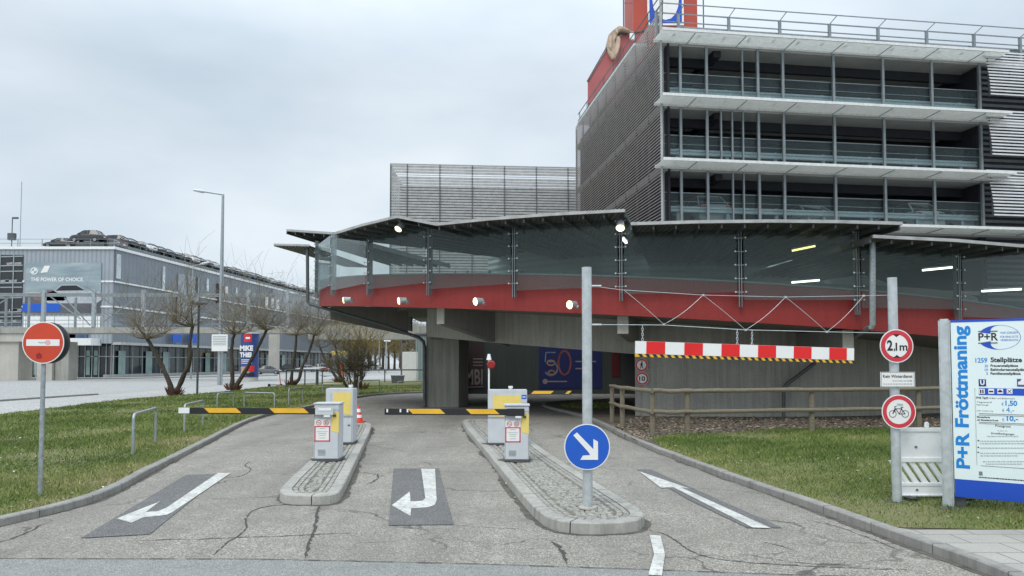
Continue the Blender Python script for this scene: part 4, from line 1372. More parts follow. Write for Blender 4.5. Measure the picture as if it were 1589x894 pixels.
for o in [o for o in bpy.data.objects if o.type == 'EMPTY' and o.parent is None and o.name.split('.')[0] in ('barrier_gate', 'ticket_machine', 'rear_barrier_gate')]:
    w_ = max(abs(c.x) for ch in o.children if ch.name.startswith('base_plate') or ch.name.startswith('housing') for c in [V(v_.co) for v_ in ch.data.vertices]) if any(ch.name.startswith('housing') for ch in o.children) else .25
    foot_dirt_shade(o.location.x, o.location.y + .2, .1325, w_ + .07, .30, 3)
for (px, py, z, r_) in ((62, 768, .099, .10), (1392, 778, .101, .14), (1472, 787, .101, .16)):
    q = G(px, py, z); foot_dirt_shade(q.x, q.y, z, r_, r_ * .9, px)
# ================================================================ curved ramp building
CX, CY, RR = 8.2745, 40.0, 18.137
A0, DA = -.84255, .18953
RW = 14.75


def CP(k, r, z=0.):
    a = A0 + DA * k
    return V((CX + r * math.sin(a), CY - r * math.cos(a), z))


def ZS(k): return 4.06 - .228 * k          # underside of the deck edge
def kof(px, r=RR, py=450):
    """panel coordinate where the sight line px meets the circle of radius r (near side)"""
    best = None
    for i in range(-900, 2400):
        k = i / 200; p = CP(k, r); 
        a = A0 + DA * k
        if math.cos(a) < -.2: continue
        q = CXP + F_ * p.x / (p.y)
        # near side only
        if (p - V((CX, CY, 0))).dot(V((-CX, -CY, 0))) < 0 and abs(a) > 1.7: continue
        e = abs(q - px)
        if best is None or e < best[0]: best = (e, k)
    return best[1]


ramp_ = thing('ramp_building', (CX, CY, 0), 'curved concrete car ramp with red parapet and tall glass screens under folded roofs', 'ramp building')


def arcstrip(b, k0, k1, r0, r1, zf0, zf1, n=4, mi=0):
    """solid ring segment between radii r0<r1 and heights zf0(k)<zf1(k)"""
    N = max(1, int(round((k1 - k0) * n))); ks = [k0 + (k1 - k0) * i / N for i in range(N + 1)]
    for a, c in zip(ks[:-1], ks[1:]):
        P8 = [CP(a, r0, zf0(a)), CP(a, r1, zf0(a)), CP(c, r1, zf0(c)), CP(c, r0, zf0(c)), CP(a, r0, zf1(a)), CP(a, r1, zf1(a)), CP(c, r1, zf1(c)), CP(c, r0, zf1(c))]
        b.face([P8[0], P8[3], P8[2], P8[1]], mi); b.face([P8[4], P8[5], P8[6], P8[7]], mi); b.face([P8[1], P8[2], P8[6], P8[5]], mi); b.face([P8[0], P8[4], P8[7], P8[3]], mi)
        if a == ks[0]: b.face([P8[0], P8[1], P8[5], P8[4]], mi)
        if c == ks[-1]: b.face([P8[2], P8[3], P8[7], P8[6]], mi)
    return b


KA, KB = -4.4, 9.5
b = MB(); arcstrip(b, KA, KB, RR - .16, RR, ZS, lambda k: ZS(k) + 1.17, 5)
b.build('parapet', 'parapet', ramp_, recalc=False)
b = MB(); arcstrip(b, KA, KB, RR - .2, RR + .03, lambda k: ZS(k) + 1.172, lambda k: ZS(k) + 1.215, 5)
b.build('parapet_cap', 'mullion', ramp_, recalc=False)
b = MB(); arcstrip(b, KA, KB, RW - 3.2, RR - .165, lambda k: ZS(k) + .04, lambda k: ZS(k) + .27, 4)
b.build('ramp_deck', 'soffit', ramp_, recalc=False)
# cylinder wall: full height right of the opening, lintel above the opening
kc = kof(985, RW); kl_ = kof(662, RW)
b = MB(); arcstrip(b, kc, KB, RW - .35, RW, lambda k: -.2, lambda k: ZS(k) + .035, 6); b.build('curved_wall', 'concrete', ramp_, recalc=False)
zl = lambda k: P(712, 527, CP(kof(712, RW), RW).y).z + (P(985, 549.5, CP(kc, RW).y).z - P(712, 527, CP(kof(712, RW), RW).y).z) * (k - kp_) / (kc - kp_)
kp_ = kof(712, RW)
zA = P(712, 527, CP(kp_, RW).y).z; zB = P(985, 549.5, CP(kc, RW).y).z
zl = lambda k: zA + (zB - zA) * (k - kp_) / (kc - kp_)
b = MB(); arcstrip(b, kl_ + .02, kc - .005, RW - .35, RW + .002, lambda k: zl(k), lambda k: ZS(k) + .035, 6); b.build('lintel_wall', 'concrete', ramp_, recalc=False)
# pier
p0 = CP(kl_, RW); pa = G(661, 632); pb = G(711, 632.5)
Yp = pa.y
b = MB(); b.prism([V((pa.x, Yp, -.1)), V((pb.x, Yp, -.1)), V((pb.x + .35, Yp + 1.2, -.1)), V((pa.x + .3, Yp + 1.4, -.1))], (0, 0, 4.0)); b.build('pier', 'concrete', ramp_)
b = MB(); b.box((pa.x + .45, Yp - .03, P(670, 520, Yp).z), (.5, .06, .4)); b.build('pier_box', 'soffit', ramp_)
# radial beams
for pxe, wpx, yt, yb in ((484, 12, 478, 500), (536, 12, 478, 497), (684, 13, 481, 504), (967, 18, 492.5, 520), (1316, 17, 515, 540), (1640, 17, 520, 540)):
    rb = RR - .55; k = kof(pxe, rb); o = CP(k, rb); a = A0 + DA * k; out = V((math.sin(a), -math.cos(a), 0)); tang = V((math.cos(a), math.sin(a), 0))
    zt = ZS(k) + .02; hb = .56 if pxe > 600 else .62; hi_ = hb + (.75 if pxe < 700 else .25)
    L = rb - RW + .9; e = o - out * L; w2 = tang * .17
    b = MB(); f = [o - w2 + UP * (zt - o.z), o + w2 + UP * (zt - o.z)]
    q = [o - w2 + UP * zt, o - w2 + UP * (zt - hb), e - w2 + UP * (zt - hi_), e - w2 + UP * zt]
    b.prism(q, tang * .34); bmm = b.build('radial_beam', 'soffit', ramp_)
    q2 = [o - w2 * 1.01 + UP * (zt - .003) + out * .03, o - w2 * 1.01 + UP * (zt - hb - .003) + out * .03, o - w2 * 1.01 + UP * (zt - hb - .003) - out * .012, o - w2 * 1.01 + UP * (zt - .003) - out * .012]
    MB().prism(q2, tang * .3434).build('beam_end', 'concrete_light', bmm)
# shade painted in: dark concrete beams, paler added caps as the lit ends
# mullions, bolts and glass
for k in range(-4, 9):
    o = CP(k, RR); a = A0 + DA * k; out = V((math.sin(a), -math.cos(a), 0)); tang = V((math.cos(a), math.sin(a), 0))
    zb = ZS(k) + .42; zt = ZS(k) + 3.0
    b = MB()
    for s in (-.035, .035): b.frame(o + out * .19 + tang * s + UP * ((zb + zt) / 2), out, tang, UP, .16, .018, zt - zb)
    b.frame(o + out * .06 + UP * ((zb + zt) / 2 + .1), out, tang, UP, .04, .04, zt - zb - .3)
    m_ = b.build('mullion', 'mullion', ramp_)
    b = MB()
    for j in range(6):
        z = ZS(k) + .86 + j * .40
        for s in (-.15, .15): b.disc(o + out * .30 + tang * s + UP * z, out, .026, .03, n=12)
        b.frame(o + out * .235 + UP * z, out, tang, UP, .02, .30, .014)
    b.build('glass_bolt', 'galv_light', m_)
for k in range(-4, 8):
    zb = ZS(k + .5) + .74; zt = zb + 2.1
    a_ = CP(k + .028, RR + .26); c_ = CP(k + .972, RR + .26)
    if k > 6: continue
    nn_ = (c_ - a_).normalized().cross(UP)
    b = MB(); b.prism([a_ + UP * zb, c_ + UP * zb, c_ + UP * zt, a_ + UP * zt], nn_ * .012); b.build('glass_screen', 'screen', ramp_)

# inner guard rail of the ramp
RI = RW - 3.0
b = MB()
for dz in (.75, 1.12):
    b.tube([CP(k / 4, RI, ZS(k / 4) + .27 + dz) for k in range(-16, 36)], .025, 6)
b.build('inner_rail', 'mullion', ramp_)
b = MB()
for i in range(-8, 18): b.tube([CP(i / 2, RI, ZS(i / 2) + .27), CP(i / 2, RI, ZS(i / 2) + 1.4)], .025, 6)
b.build('rail_post', 'mullion', ramp_)
# inner screen wall (closes the view through the glass) with a gap at the bottom
kq = kof(600, RI)
b = MB(); arcstrip(b, -.6, KB, RI - .5, RI - .3, lambda k: ZS(k) + 1.75 if k < 3.2 else ZS(k) + .3, lambda k: ZS(k) + 3.2, 5)
M['inner'] = corrugated('inner_ramp_screen', (.30, .34, .33), 1.2, 2, .6, .3)
b.build('inner_screen', 'inner', ramp_, recalc=False)
b = MB()
for i in range(-3, 6):
    for s in (-.5, .5): b.bar(CP(i / 1.0, RI - .25, ZS(i) + .3), CP(i + s, RI - .25, ZS(i) + 1.8), .06, .06)
b.build('inner_brace', 'steel_dark', ramp_)

# folded roof plates: outer edge in photo coordinates, on the circle RR+1.3
RO = RR + 1.25


def circ(px, py, r):
    k = kof(px, r); p = CP(k, r); z = P(px, py, p.y).z; return k, z


def plate(edge, drop_in=.1, rin=RW - 3.6, name='roof_plate'):
    ks = [circ(px, py, RO) if not isinstance(px, tuple) else px for px, py in edge]
    for (ka, za), (kb, zb_) in zip(ks[:-1], ks[1:]):
        N = max(1, int(abs(kb - ka) * 2)); top = MB()
        zi = (za + zb_) / 2 - drop_in
        for i in range(N):
            f0, f1 = i / N, (i + 1) / N
            k0, k1 = ka + (kb - ka) * f0, ka + (kb - ka) * f1; z0, z1 = za + (zb_ - za) * f0, za + (zb_ - za) * f1
            i0, i1 = za * .5 + zi * .5 - (ka - k0) * 0 + (zb_ - za) * f0 * .5, za * .5 + zi * .5 + (zb_ - za) * f1 * .5
            a1, a2 = CP(k0, RO, z0), CP(k1, RO, z1); b1, b2 = CP(k0, rin, i0), CP(k1, rin, i1)
            top.face([a1, a2, b2, b1], 0); dn = UP * .07
            top.face([a1 - dn, b1 - dn, b2 - dn, a2 - dn], 0)
            top.face([a1, a1 - dn, a2 - dn, a2], 0); top.face([b1, b2, b2 - dn, b1 - dn], 0)
            if i == 0: top.face([a1, b1, b1 - dn, a1 - dn], 0)
            if i == N - 1: top.face([a2, a2 - dn, b2 - dn, b2], 0)
        pl = top.build(name, 'roofunder', ramp_, recalc=False)
        fb = MB()
        for i in range(max(2, N)):
            n_ = max(2, N); f0, f1 = i / n_, (i + 1) / n_
            q0 = CP(ka + (kb - ka) * f0, RO + .02, za + (zb_ - za) * f0 - .02); q1 = CP(ka + (kb - ka) * f1, RO + .02, za + (zb_ - za) * f1 - .02)
            fb.bar(q0, q1, .05, .09)
        fb.build('roof_edge', 'roofmetal', pl)
        rb = MB(); n_ = max(2, int(abs(kb - ka) * 6))
        for i in range(n_ + 1):
            f0 = i / n_; k0 = ka + (kb - ka) * f0; z0 = za + (zb_ - za) * f0
            rb.bar(CP(k0, RO - .1, z0 - .13), CP(k0, rin + .3, za * .5 + zi * .5 + (zb_ - za) * f0 * .5 - .13), .05, .11)
        rb.build('rafter', 'steel_dark', pl)


plate([(519, 361.5), (616, 335.5)])
plate([(616, 335.5), (678, 347.5)])
plate([(678, 347.5), (971, 326)])
plate([(980, 346.5), (1404, 346)])
# lower roof farther right
kx, zx = circ(1357, 366, RO)
plate([(1357, 366), (1589, 381), (1660, 386)])
# left wing plate beyond the glass end: real slab reaching out from the ring
pA = [P(445, 356.5, 37.5), P(519, 362, 31.8), P(560, 352, 33), P(500, 381, 40)]
b = MB(); e1, e2 = P(445, 356.5, 36.0), P(519, 361.5, 31.5)
i1, i2 = e1 + V((4.2, 5.5, -.85)), e2 + V((4.5, 5.5, -.6))
b.prism([e1, e2, i2, i1], (0, 0, -.08)); wp = b.build('roof_plate', 'roofunder', ramp_)
MB().bar(e1 - UP * .02, e2 - UP * .02, .05, .1).build('roof_edge', 'roofmetal', wp)
b = MB()
for i in range(6):
    f = i / 5; b.bar(e1 + (e2 - e1) * f - UP * .14, i1 + (i2 - i1) * f - UP * .14, .06, .14)
b.build('rafter', 'steel_dark', wp)
e1, e2 = P(425, 379.5, 34), P(480, 381, 34); i1, i2 = e1 + V((2.5, 3.5, -.5)), e2 + V((2.0, 3.5, -.5))
wp = MB().prism([e1, e2, i2, i1], (0, 0, -.08)).build('roof_plate', 'roofunder', ramp_); MB().bar(e1, e2, .05, .09).build('roof_edge', 'roofmetal', wp)

# rainwater pipes
Yq = 34.2
b = MB(); b.tube([P(477, 382, Yq), P(477.5, 468, Yq), P(481, 472, Yq), P(520, 483, 33.6), P(600, 506, 32.4), P(650, 524, Yp - .12), P(657, 530, Yp - .12), P(659, 540, Yp - .12), P(659, 632, Yp - .12)], .075, 10)
b.build('rain_pipe', 'steel_dark', ramp_, smooth=True)
Yd = CP(5.3, RR + .7).y
b = MB(); b.tube([P(1354, 366, Yd), P(1354, 503, Yd), P(1352, 507, Yd), P(1330, 519, Yd + 1.5), P(1326, 522, Yd + 2)], .085, 12); b.build('rain_pipe', 'galv', ramp_, smooth=True)
Yd2 = 25.1
b = MB(); b.tube([P(1265, 563, Yd2 - .1), P(1220, 597, Yd2 - .1), P(1216, 603, Yd2 - .1), P(1216, 655, Yd2 - .1)], .06, 10); b.build('rain_pipe', 'steel_dark', ramp_, smooth=True)

# ceiling slab over the drive and the dark back wall with posters
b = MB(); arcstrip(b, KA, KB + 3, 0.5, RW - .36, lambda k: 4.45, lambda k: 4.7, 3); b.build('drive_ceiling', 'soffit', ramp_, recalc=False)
YB = 46.0
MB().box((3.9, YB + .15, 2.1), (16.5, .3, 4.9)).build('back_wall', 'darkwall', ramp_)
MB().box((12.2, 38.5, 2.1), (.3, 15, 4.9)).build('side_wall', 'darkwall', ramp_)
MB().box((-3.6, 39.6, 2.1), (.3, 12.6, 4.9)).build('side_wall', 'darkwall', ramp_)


def wallsheet(name, x0, y0, x1, y1, mat, label, cat, Y=YB - .02):
    a = P(x0, y0, Y); c_ = P(x1, y1, Y)
    o = MB().box(((a.x + c_.x) / 2, Y, (a.z + c_.z) / 2), (c_.x - a.x, .03, a.z - c_.z)).build(name, mat)
    return tag(o, label, cat), a, c_


o, a, c_ = wallsheet('brown_poster', 716, 512, 751, 603, plain('dark_brown_poster', (.022, .01, .009), .5, var=.1), 'dark brown poster with big grey letters MBI on the wall inside the drive', 'poster')
def lets(o, body, x0, y0, x1, y1, mat, bold=.02, Y=YB - .037):
    p = P(x0, y1, Y); q = P(x1, y0, Y); return text(body, mat, o, p, RX, UP, w=q.x - p.x, h=q.z - p.z, bold=bold, depth=.0)
M['postergrey'] = plain('poster_grey', (.17, .14, .14), .5, var=0)
lets(o, 'MBI', 722, 573, 749, 597, 'postergrey', .02)
b = MB()
for k, y in enumerate((557, 562, 567)): q0 = P(734, y, YB - .037); q1 = P(749, y, YB - .037); b.bar(q0, q1, .003, .06)
q0 = P(719, 606 - 3, YB - .04); b.bar(P(718, 601.5, YB - .037), P(751, 600, YB - .037), .003, .05)
b.build('poster_line', 'postergrey', o)
o, a, c_ = wallsheet('blue_poster', 836, 530, 934, 603, plain('deep_blue_poster', (.004, .009, .065), .5, var=.15), 'wide deep blue anniversary poster with a colourful 50 on the drive wall', 'poster')
Yf = YB - .037
b = MB()
def ringpx(b, cx_, cy_, rx, ry, t_, a0=0, a1=360):
    n = 26
    for k in range(n):
        f0 = R(a0 + (a1 - a0) * k / n); f1 = R(a0 + (a1 - a0) * (k + 1) / n)
        b.face([P(cx_ + rx * math.cos(f0), cy_ - ry * math.sin(f0), Yf), P(cx_ + rx * math.cos(f1), cy_ - ry * math.sin(f1), Yf), P(cx_ + (rx - t_) * math.cos(f1), cy_ - (ry - t_) * math.sin(f1), Yf), P(cx_ + (rx - t_) * math.cos(f0), cy_ - (ry - t_) * math.sin(f0), Yf)])
ringpx(b, 855, 572, 11, 12, 2.2, -150, 110); b.bar(P(847, 547, Yf), P(862, 547, Yf), .003, .07); b.bar(P(847, 547, Yf), P(846, 562, Yf), .07, .003, up=FWD); b.build('numeral_five', plain('poster_pale_blue', (.09, .13, .19), .5, var=.3), o, recalc=False)
b = MB(); ringpx(b, 876, 563, 11, 20, 3); b.build('numeral_zero', plain('poster_orange', (.16, .04, .03), .5, var=.5, scale=2), o, recalc=False)
b = MB(); ringpx(b, 855, 563, 7, 5, 2); ringpx(b, 856, 578, 6, 4, 2); b.build('numeral_ornament', plain('poster_ochre', (.22, .12, .05), .5, var=.4, scale=2), o, recalc=False)
b = MB()
for (x0, x1, y) in ((893, 925, 561), (893, 915, 572), (850, 880, 592)): b.bar(P(x0, y, Yf), P(x1, y, Yf), .003, .08)
b.disc(P(846, 592, Yf), FWD, .16, .004, n=16)
b.build('poster_line', 'postergrey', o)
o, a, c_ = wallsheet('dark_red_banner', 949, 545, 962, 585, plain('deep_red_panel', (.07, .005, .007), .5, var=.1), 'narrow dark red banner on the drive wall beside the blue poster', 'banner')

# round signs on the wall corner
for (cx_, cy_, kind) in ((987, 566.5, 'w'), (987.5, 587.5, 't')):
    k = kof(cx_, RW); p = CP(k, RW); a = A0 + DA * k; out = V((math.sin(a), -math.cos(a), 0)); tang = V((math.cos(a), math.sin(a), 0))
    k += .07; p = CP(k, RW)
    z = P(cx_, cy_, p.y).z; c0 = p + UP * z + out * .04; r = .225
    lab = 'round no pedestrians sign on the wall corner, above the speed sign' if kind == 'w' else 'round 10 speed limit sign on the wall corner, below the pedestrian sign'
    nm = 'no_pedestrians_sign' if kind == 'w' else 'speed_limit_sign'
    t = thing(nm, c0, lab, 'road sign')
    d = MB().disc(c0, out, r, .02, 0, mi_side=1, n=36).build('sign_disc', ['signwhite', 'galv'], t)
    MB().disc(c0 + out * .0115, out, r * .96, .003, 0, n=36, rin=r * .70).build('red_ring', 'signpink', d)
    if kind == 't':
        text('10', 'black', d, c0 + out * .012, tang, UP, w=.21, h=.17, bold=.03, align='C')
    else:
        q = c0 + out * .0125; b = MB(); T = lambda x, y: q + tang * x + UP * y
        b.disc(T(.01, .11), out, .026, .002, n=14)
        for a1, a2, w_ in (((.005, .08), (0, -.01), .05), ((0, 0), (-.05, -.12), .03), ((0, 0), (.03, -.06), .03), ((.03, -.06), (.05, -.12), .03), ((.005, .07), (-.05, .0), .02), ((.005, .07), (.05, .01), .02)):
            b.bar(T(*a1), T(*a2), w_, .002, up=out)
        b.build('pedestrian_symbol', 'black', d)

# floodlights
def flood(px, py, r, label, up=False, s=1.0):
    k = kof(px, r); p = CP(k, r); z = P(px, py, p.y).z; p = p + UP * z; a = A0 + DA * k; out = V((math.sin(a), -math.cos(a), 0)); tang = V((math.cos(a), math.sin(a), 0))
    o = p - out * .22
    t = thing('floodlight', o, label, 'floodlight', 'lit floodlights on the ramp building')
    MB().bar(o, p + tang * .12, .05, .05).build('bracket', 'galv_light', t)
    hd = (tang * -.5 + out * .85 + UP * -.15).normalized() if not up else (UP * -.8 + out * .6).normalized()
    base_ = p + tang * .14
    MB().tube([base_, base_ + hd * .14, base_ + hd * .26], [.09, .11, .14], 14).build('lamp_body', 'galv_light', t, smooth=True)
    MB().tube([base_ + hd * .262, base_ + hd * .30], [.125, .10], 14).build('lamp_lens', 'lamp', t, smooth=True)
    b = MB(); b.tube([base_ + tang * .02 - UP * .09, base_ + tang * .1 - UP * .09], .06, 10); b.build('gear_box', 'galv', t)


for i, (px, py) in enumerate(((541, 465), (626, 466), (743, 467), (887, 472))):
    flood(px, py, RR + .42, 'lit floodlight on the red parapet, ' + ['farthest left of four', 'second from the left of four', 'third from the left of four', 'rightmost, left of the thick sign post'][i])
flood(618, 348, RR + .85, 'lit floodlight hanging under the left roof peak', True)
flood(957, 345, RR + .85, 'lit floodlight hanging under the high right tip of the folded roof', True)
# camera inside
q = P(716, 366, 26.2)
t = thing('security_camera', q, 'black security camera hanging behind the glass under the folded roof', 'camera')
MB().tube([q + V((-.15, 0, .3)), q + V((-.15, 0, -.02))], .04, 8).build('stem', 'black', t); MB().tube([q + V((-.2, 0, -.03)), q + V((.25, -.1, -.08))], .07, 10).build('camera_body', 'black', t)
# strip lights inside
for (x0, y0, x1, y1, mt, Yl, lab) in ((1230, 389, 1264, 382, 'tube_yellow', 22.9, 'yellow strip light behind the glass left of the downpipe, upper'), (1229, 438.5, 1271, 435, 'tube', 27, 'white strip light behind the glass, lower of the left pair'), (1432, 419.5, 1478, 415, 'tube', 26.5, 'white strip light behind the glass near the tall sign post'), (1524, 452, 1584, 449, 'tube', 26.5, 'white strip light at the far right behind the glass'), (966, 370, 972, 377, 'tube', 25, 'tiny strip light behind the glass near the high roof tip')):
    a = P(x0, y0, Yl); c_ = P(x1, y1, Yl + .3); t = thing('strip_light', (a + c_) / 2, lab, 'strip light', 'strip lights inside the ramp')
    MB().bar(a, c_, .07, .06).build('tube', mt, t); MB().bar(a + UP * .07, c_ + UP * .07, .14, .05).build('fitting', 'galv', t)

# ================================================================ parking garage
GA = V((6.98, 34.0, 0)); ge = V((16.8, 2.4, 0)).normalized(); gn = V((ge.y, -ge.x, 0))   # gn points to the camera side


def FG(t, off, z): return GA + ge * t + gn * off + UP * z
def tof(px, off=0.):
    u = (px - CXP) / F_; o = GA + gn * off
    # (o.x + ge.x t) = u (o.y + ge.y t)
    return (u * o.y - o.x) / (ge.x - u * ge.y)
def zof(px, py, off=0.):
    p = GA + gn * off + ge * tof(px, off); return P(px, py, p.y).z


g = thing('parking_garage', (15, 42, 0), 'multi storey car park with open decks, pale grating canopies and a slatted side wall', 'car park')
LV = [zof(1030, 348), zof(1030, 258), zof(1030, 161), zof(1030, 63)]   # canopy levels
GD = 17.4; TE = 42.0; tR = tof(1536)
def gbox(b, t0, t1, o0, o1, z0, z1, mi=0):
    b.frame(FG((t0 + t1) / 2, (o0 + o1) / 2, (z0 + z1) / 2), ge, gn, UP, t1 - t0, o1 - o0, z1 - z0, mi)
    return b
for i, z in enumerate(LV):
    b = MB(); gbox(b, .05, TE, -GD, -.06, z - .18, z + .10); b.build('floor_slab', 'ceiling', g)
b = MB(); gbox(b, .3, TE, -GD, -.4, 5.3, 5.5); b.build('floor_slab', 'ceiling', g)
b = MB()
for t_ in (2.9, 18.0, 25.4):
    for z in LV[1:]: gbox(b, t_ - .18, t_ + .18, -6.4, -.3, z - .5, z - .181)
for z in LV[1:]:
    for o_ in (-1.35, -3.3, -4.9): gbox(b, .3, tR - .11, o_ - .22, o_, z - .62, z - .182)
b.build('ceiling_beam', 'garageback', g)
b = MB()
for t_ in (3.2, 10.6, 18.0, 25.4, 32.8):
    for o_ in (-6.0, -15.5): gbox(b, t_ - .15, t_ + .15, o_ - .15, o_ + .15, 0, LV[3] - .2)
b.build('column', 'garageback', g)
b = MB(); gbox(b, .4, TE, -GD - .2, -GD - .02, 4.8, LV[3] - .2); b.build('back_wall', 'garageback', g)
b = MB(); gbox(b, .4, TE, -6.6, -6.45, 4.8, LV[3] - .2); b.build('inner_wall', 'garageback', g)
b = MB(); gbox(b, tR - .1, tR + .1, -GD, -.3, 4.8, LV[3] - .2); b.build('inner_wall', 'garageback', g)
b = MB(); gbox(b, tR + .12, TE, -.5, -.3, 4.8, LV[3] + .6); b.build('dark_cladding', 'garageback', g)
b = MB()
z = 5.0
while z < LV[3]: gbox(b, tR + .14, TE, -.29, -.22, z, z + .14); z += .28
b.build('dark_slats', 'steel_dark', g)
# canopies
tc1 = [tof(1546), tof(1556), tof(1552), tof(1550)]
for i, z in enumerate(LV):
    t0 = -.35 if i else 9.0; t1 = tc1[i] if i else TE
    b = MB(); gbox(b, t0, t1, .02, 1.12, z - .006, z + .006); cn = b.build('canopy', 'canopysheet', g)
    b = MB(); o_ = .1
    while o_ < 1.1: gbox(b, t0, t1, o_, o_ + .012, z - .022, z - .0065); o_ += .11
    b.build('canopy_rib', 'grate', cn)
    b = MB(); gbox(b, t0, t1, 1.125, 1.17, z - .03, z + .10); gbox(b, t0, t1, -.02, .015, z - .10, z + .05); b.build('canopy_edge', 'grate', cn)
    b = MB(); t_ = 1.25
    while t_ < t1: b.bar(FG(t_, 0, z - .09), FG(t_, 1.10, z - .05), .022, .04) if t_ > t0 else None; t_ += 2.44
    b.build('canopy_bracket', 'galv', cn)
    b = MB(); t_ = t0 + .7
    while t_ < t1: gbox(b, t_, t_ + .05, .5, .8, z + .02, z + .05); t_ += 1.22
    b.build('canopy_clip', 'steel_dark', cn)
# posts between the decks
pxs = [1032.5, 1060.5, 1102, 1124, 1141.5, 1158.5, 1183, 1222.5, 1302.5, 1380.5, 1457.5, 1533]
for j in range(3):
    z0, z1 = LV[j], LV[j + 1]
    for i, px in enumerate(pxs):
        if px == 1124 and j != 1: continue
        if px == 1141.5 and j == 2: continue
        t_ = tof(px); w_ = .035 if i in (0, 3, 4, 5) else .06
        b = MB(); gbox(b, t_ - w_, t_ + w_, -.14, -.02, z0 + .03, z1 - .12); b.build('facade_post', 'slat_light' if i == 0 else 'mullion', g)
    # glass rail, crash barrier
    b = MB(); gbox(b, tof(1036), tR, -.22, -.20, z0 + .11, z0 + 1.53); b.build('glass_rail', 'railglass', g)
    b = MB(); gbox(b, tof(1036), tR, -.235, -.185, z0 + 1.532, z0 + 1.565); gbox(b, tof(1036), tR, -.27, -.245, z0 + 1.14, z0 + 1.17); b.build('rail_cap', 'mullion', g)
    b = MB(); zc_ = z0 + .82
    pr = [(-.42, -.15), (-.36, -.12), (-.36, -.05), (-.42, -.02), (-.42, .02), (-.36, .05), (-.36, .12), (-.42, .15)]
    for (o1, h1), (o2, h2) in zip(pr[:-1], pr[1:]):
        b.face([FG(tof(1040), o1, zc_ + h1), FG(tR, o1, zc_ + h1), FG(tR, o2, zc_ + h2), FG(tof(1040), o2, zc_ + h2)])
    b.build('crash_barrier', 'galv_light', g, recalc=False)
    b = MB()
    t_ = tof(1060)
    while t_ < tR: gbox(b, t_ - .08, t_ + .08, -.60, -.43, z0 + .1, z0 + 1.0); t_ += 2.47
    b.build('barrier_post', 'galv', g)
# roof rail
zr = LV[3]
rp_ = [1025, 1060, 1140, 1221, 1300, 1377, 1454, 1529, 1602, 1670]
b = MB()
for px in rp_:
    t_ = tof(px); gbox(b, t_ - .06, t_ + .06, -.25, -.13, zr + .1, zr + 1.42)
b.build('roof_rail_post', 'mullion', g)
b = MB(); gbox(b, tof(1025), TE, -.22, -.17, zr + 1.40, zr + 1.45); gbox(b, tof(1025), TE, -.22, -.17, zr + 1.0, zr + 1.04); gbox(b, tof(1025), TE, .30, .34, zr + 1.62, zr + 1.66)
for px in rp_: b.bar(FG(tof(px), -.2, zr + 1.42), FG(tof(px) + .1, .32, zr + 1.64), .03, .03)
b.build('roof_rail', 'mullion', g)
b = MB(); zc_ = zr + .80
for (o1, h1), (o2, h2) in zip(pr[:-1], pr[1:]):
    b.face([FG(tof(1060), o1, zc_ + h1), FG(TE, o1, zc_ + h1), FG(TE, o2, zc_ + h2), FG(tof(1060), o2, zc_ + h2)])
b.build('crash_barrier', 'galv', g, recalc=False)
b = MB(); gbox(b, .2, TE, -.5, -.45, zr + .1, zr + .80); b.build('roof_upstand', 'mullion', g)
# silver louvre panels at the right
for (ya, yb) in ((81, 147), (172, 240), (265, 334)):
    t0 = tof(1537, .5); z1 = zof(1537, ya, .5); z0 = zof(1537, yb, .5); n = 15
    b = MB()
    for k in range(n):
        f = k / (n - 1); z = z1 + (z0 - z1) * f; bow = .42 * math.sin(f * math.pi * .75) ; sh = .25 * f
        b.frame(FG((t0 + TE) / 2 + sh / 2, .55 + bow * .4, z), ge, (gn + UP * .35).normalized() * -1, (UP - gn * .35), TE - t0 - sh, .03, .085)
    lp = b.build('louvre_panel', 'slat_silver', g)
    b = MB()
    for t_ in (t0 + .35, t0 + 2.8, t0 + 5.2): b.bar(FG(t_, .40, z1 + .05), FG(t_ + .05, .42, z0 - .05), .05, .05)
    b.build('louvre_frame', 'steel_dark', lp)
# slatted side wall
def FS(s, off, z): return GA + gn * (-s) - ge * off + UP * z       # off positive = outwards (left)
zt_ = zof(1027, 16)
SL = GD + .1
b = MB(); b.frame(FS(SL / 2, -.35, 11.2), gn, ge, UP, SL, .1, 12.8); b.build('side_backing', 'garageback', g)
b = MB(); z = 5.2; 
while z < zt_ + .1:
    b.frame(FS(SL / 2, .02, z), gn, (ge + UP * .6), (UP - ge * .6), SL, .10, .035); z += .152
b.build('side_slats', 'slat', g)
b = MB()
for s in [k * 1.95 for k in range(10)]: b.frame(FS(s + .05, -.06, 11.6), gn, ge, UP, .06, .08, zt_ - 5.0)
b.build('slat_post', 'steel_dark', g)
b = MB(); b.frame(FS(-.03, .02, (zt_ + 5.2) / 2), gn, ge, UP, .06, .10, zt_ + 1.2 - 5.2); b.build('corner_post', 'slat_light', g)
b = MB(); b.frame(FS(SL * .62, -.5, zt_ + .25), gn, ge, UP, SL * .75, .9, .12); b.build('side_coping', plain('pale_green_coping', (.55, .62, .60), .5, var=.1), g)
b = MB()
for z in (zt_ + .5, zt_ + .95): b.bar(FS(.1, -.15, z), FS(SL, -.15, z), .04, .04)
for s in range(0, 9): b.bar(FS(s * 2.1 + .2, -.15, zt_ - .1), FS(s * 2.1 + .2, -.15, zt_ + .95), .05, .05)
b.build('side_rail', 'steel_dark', g)

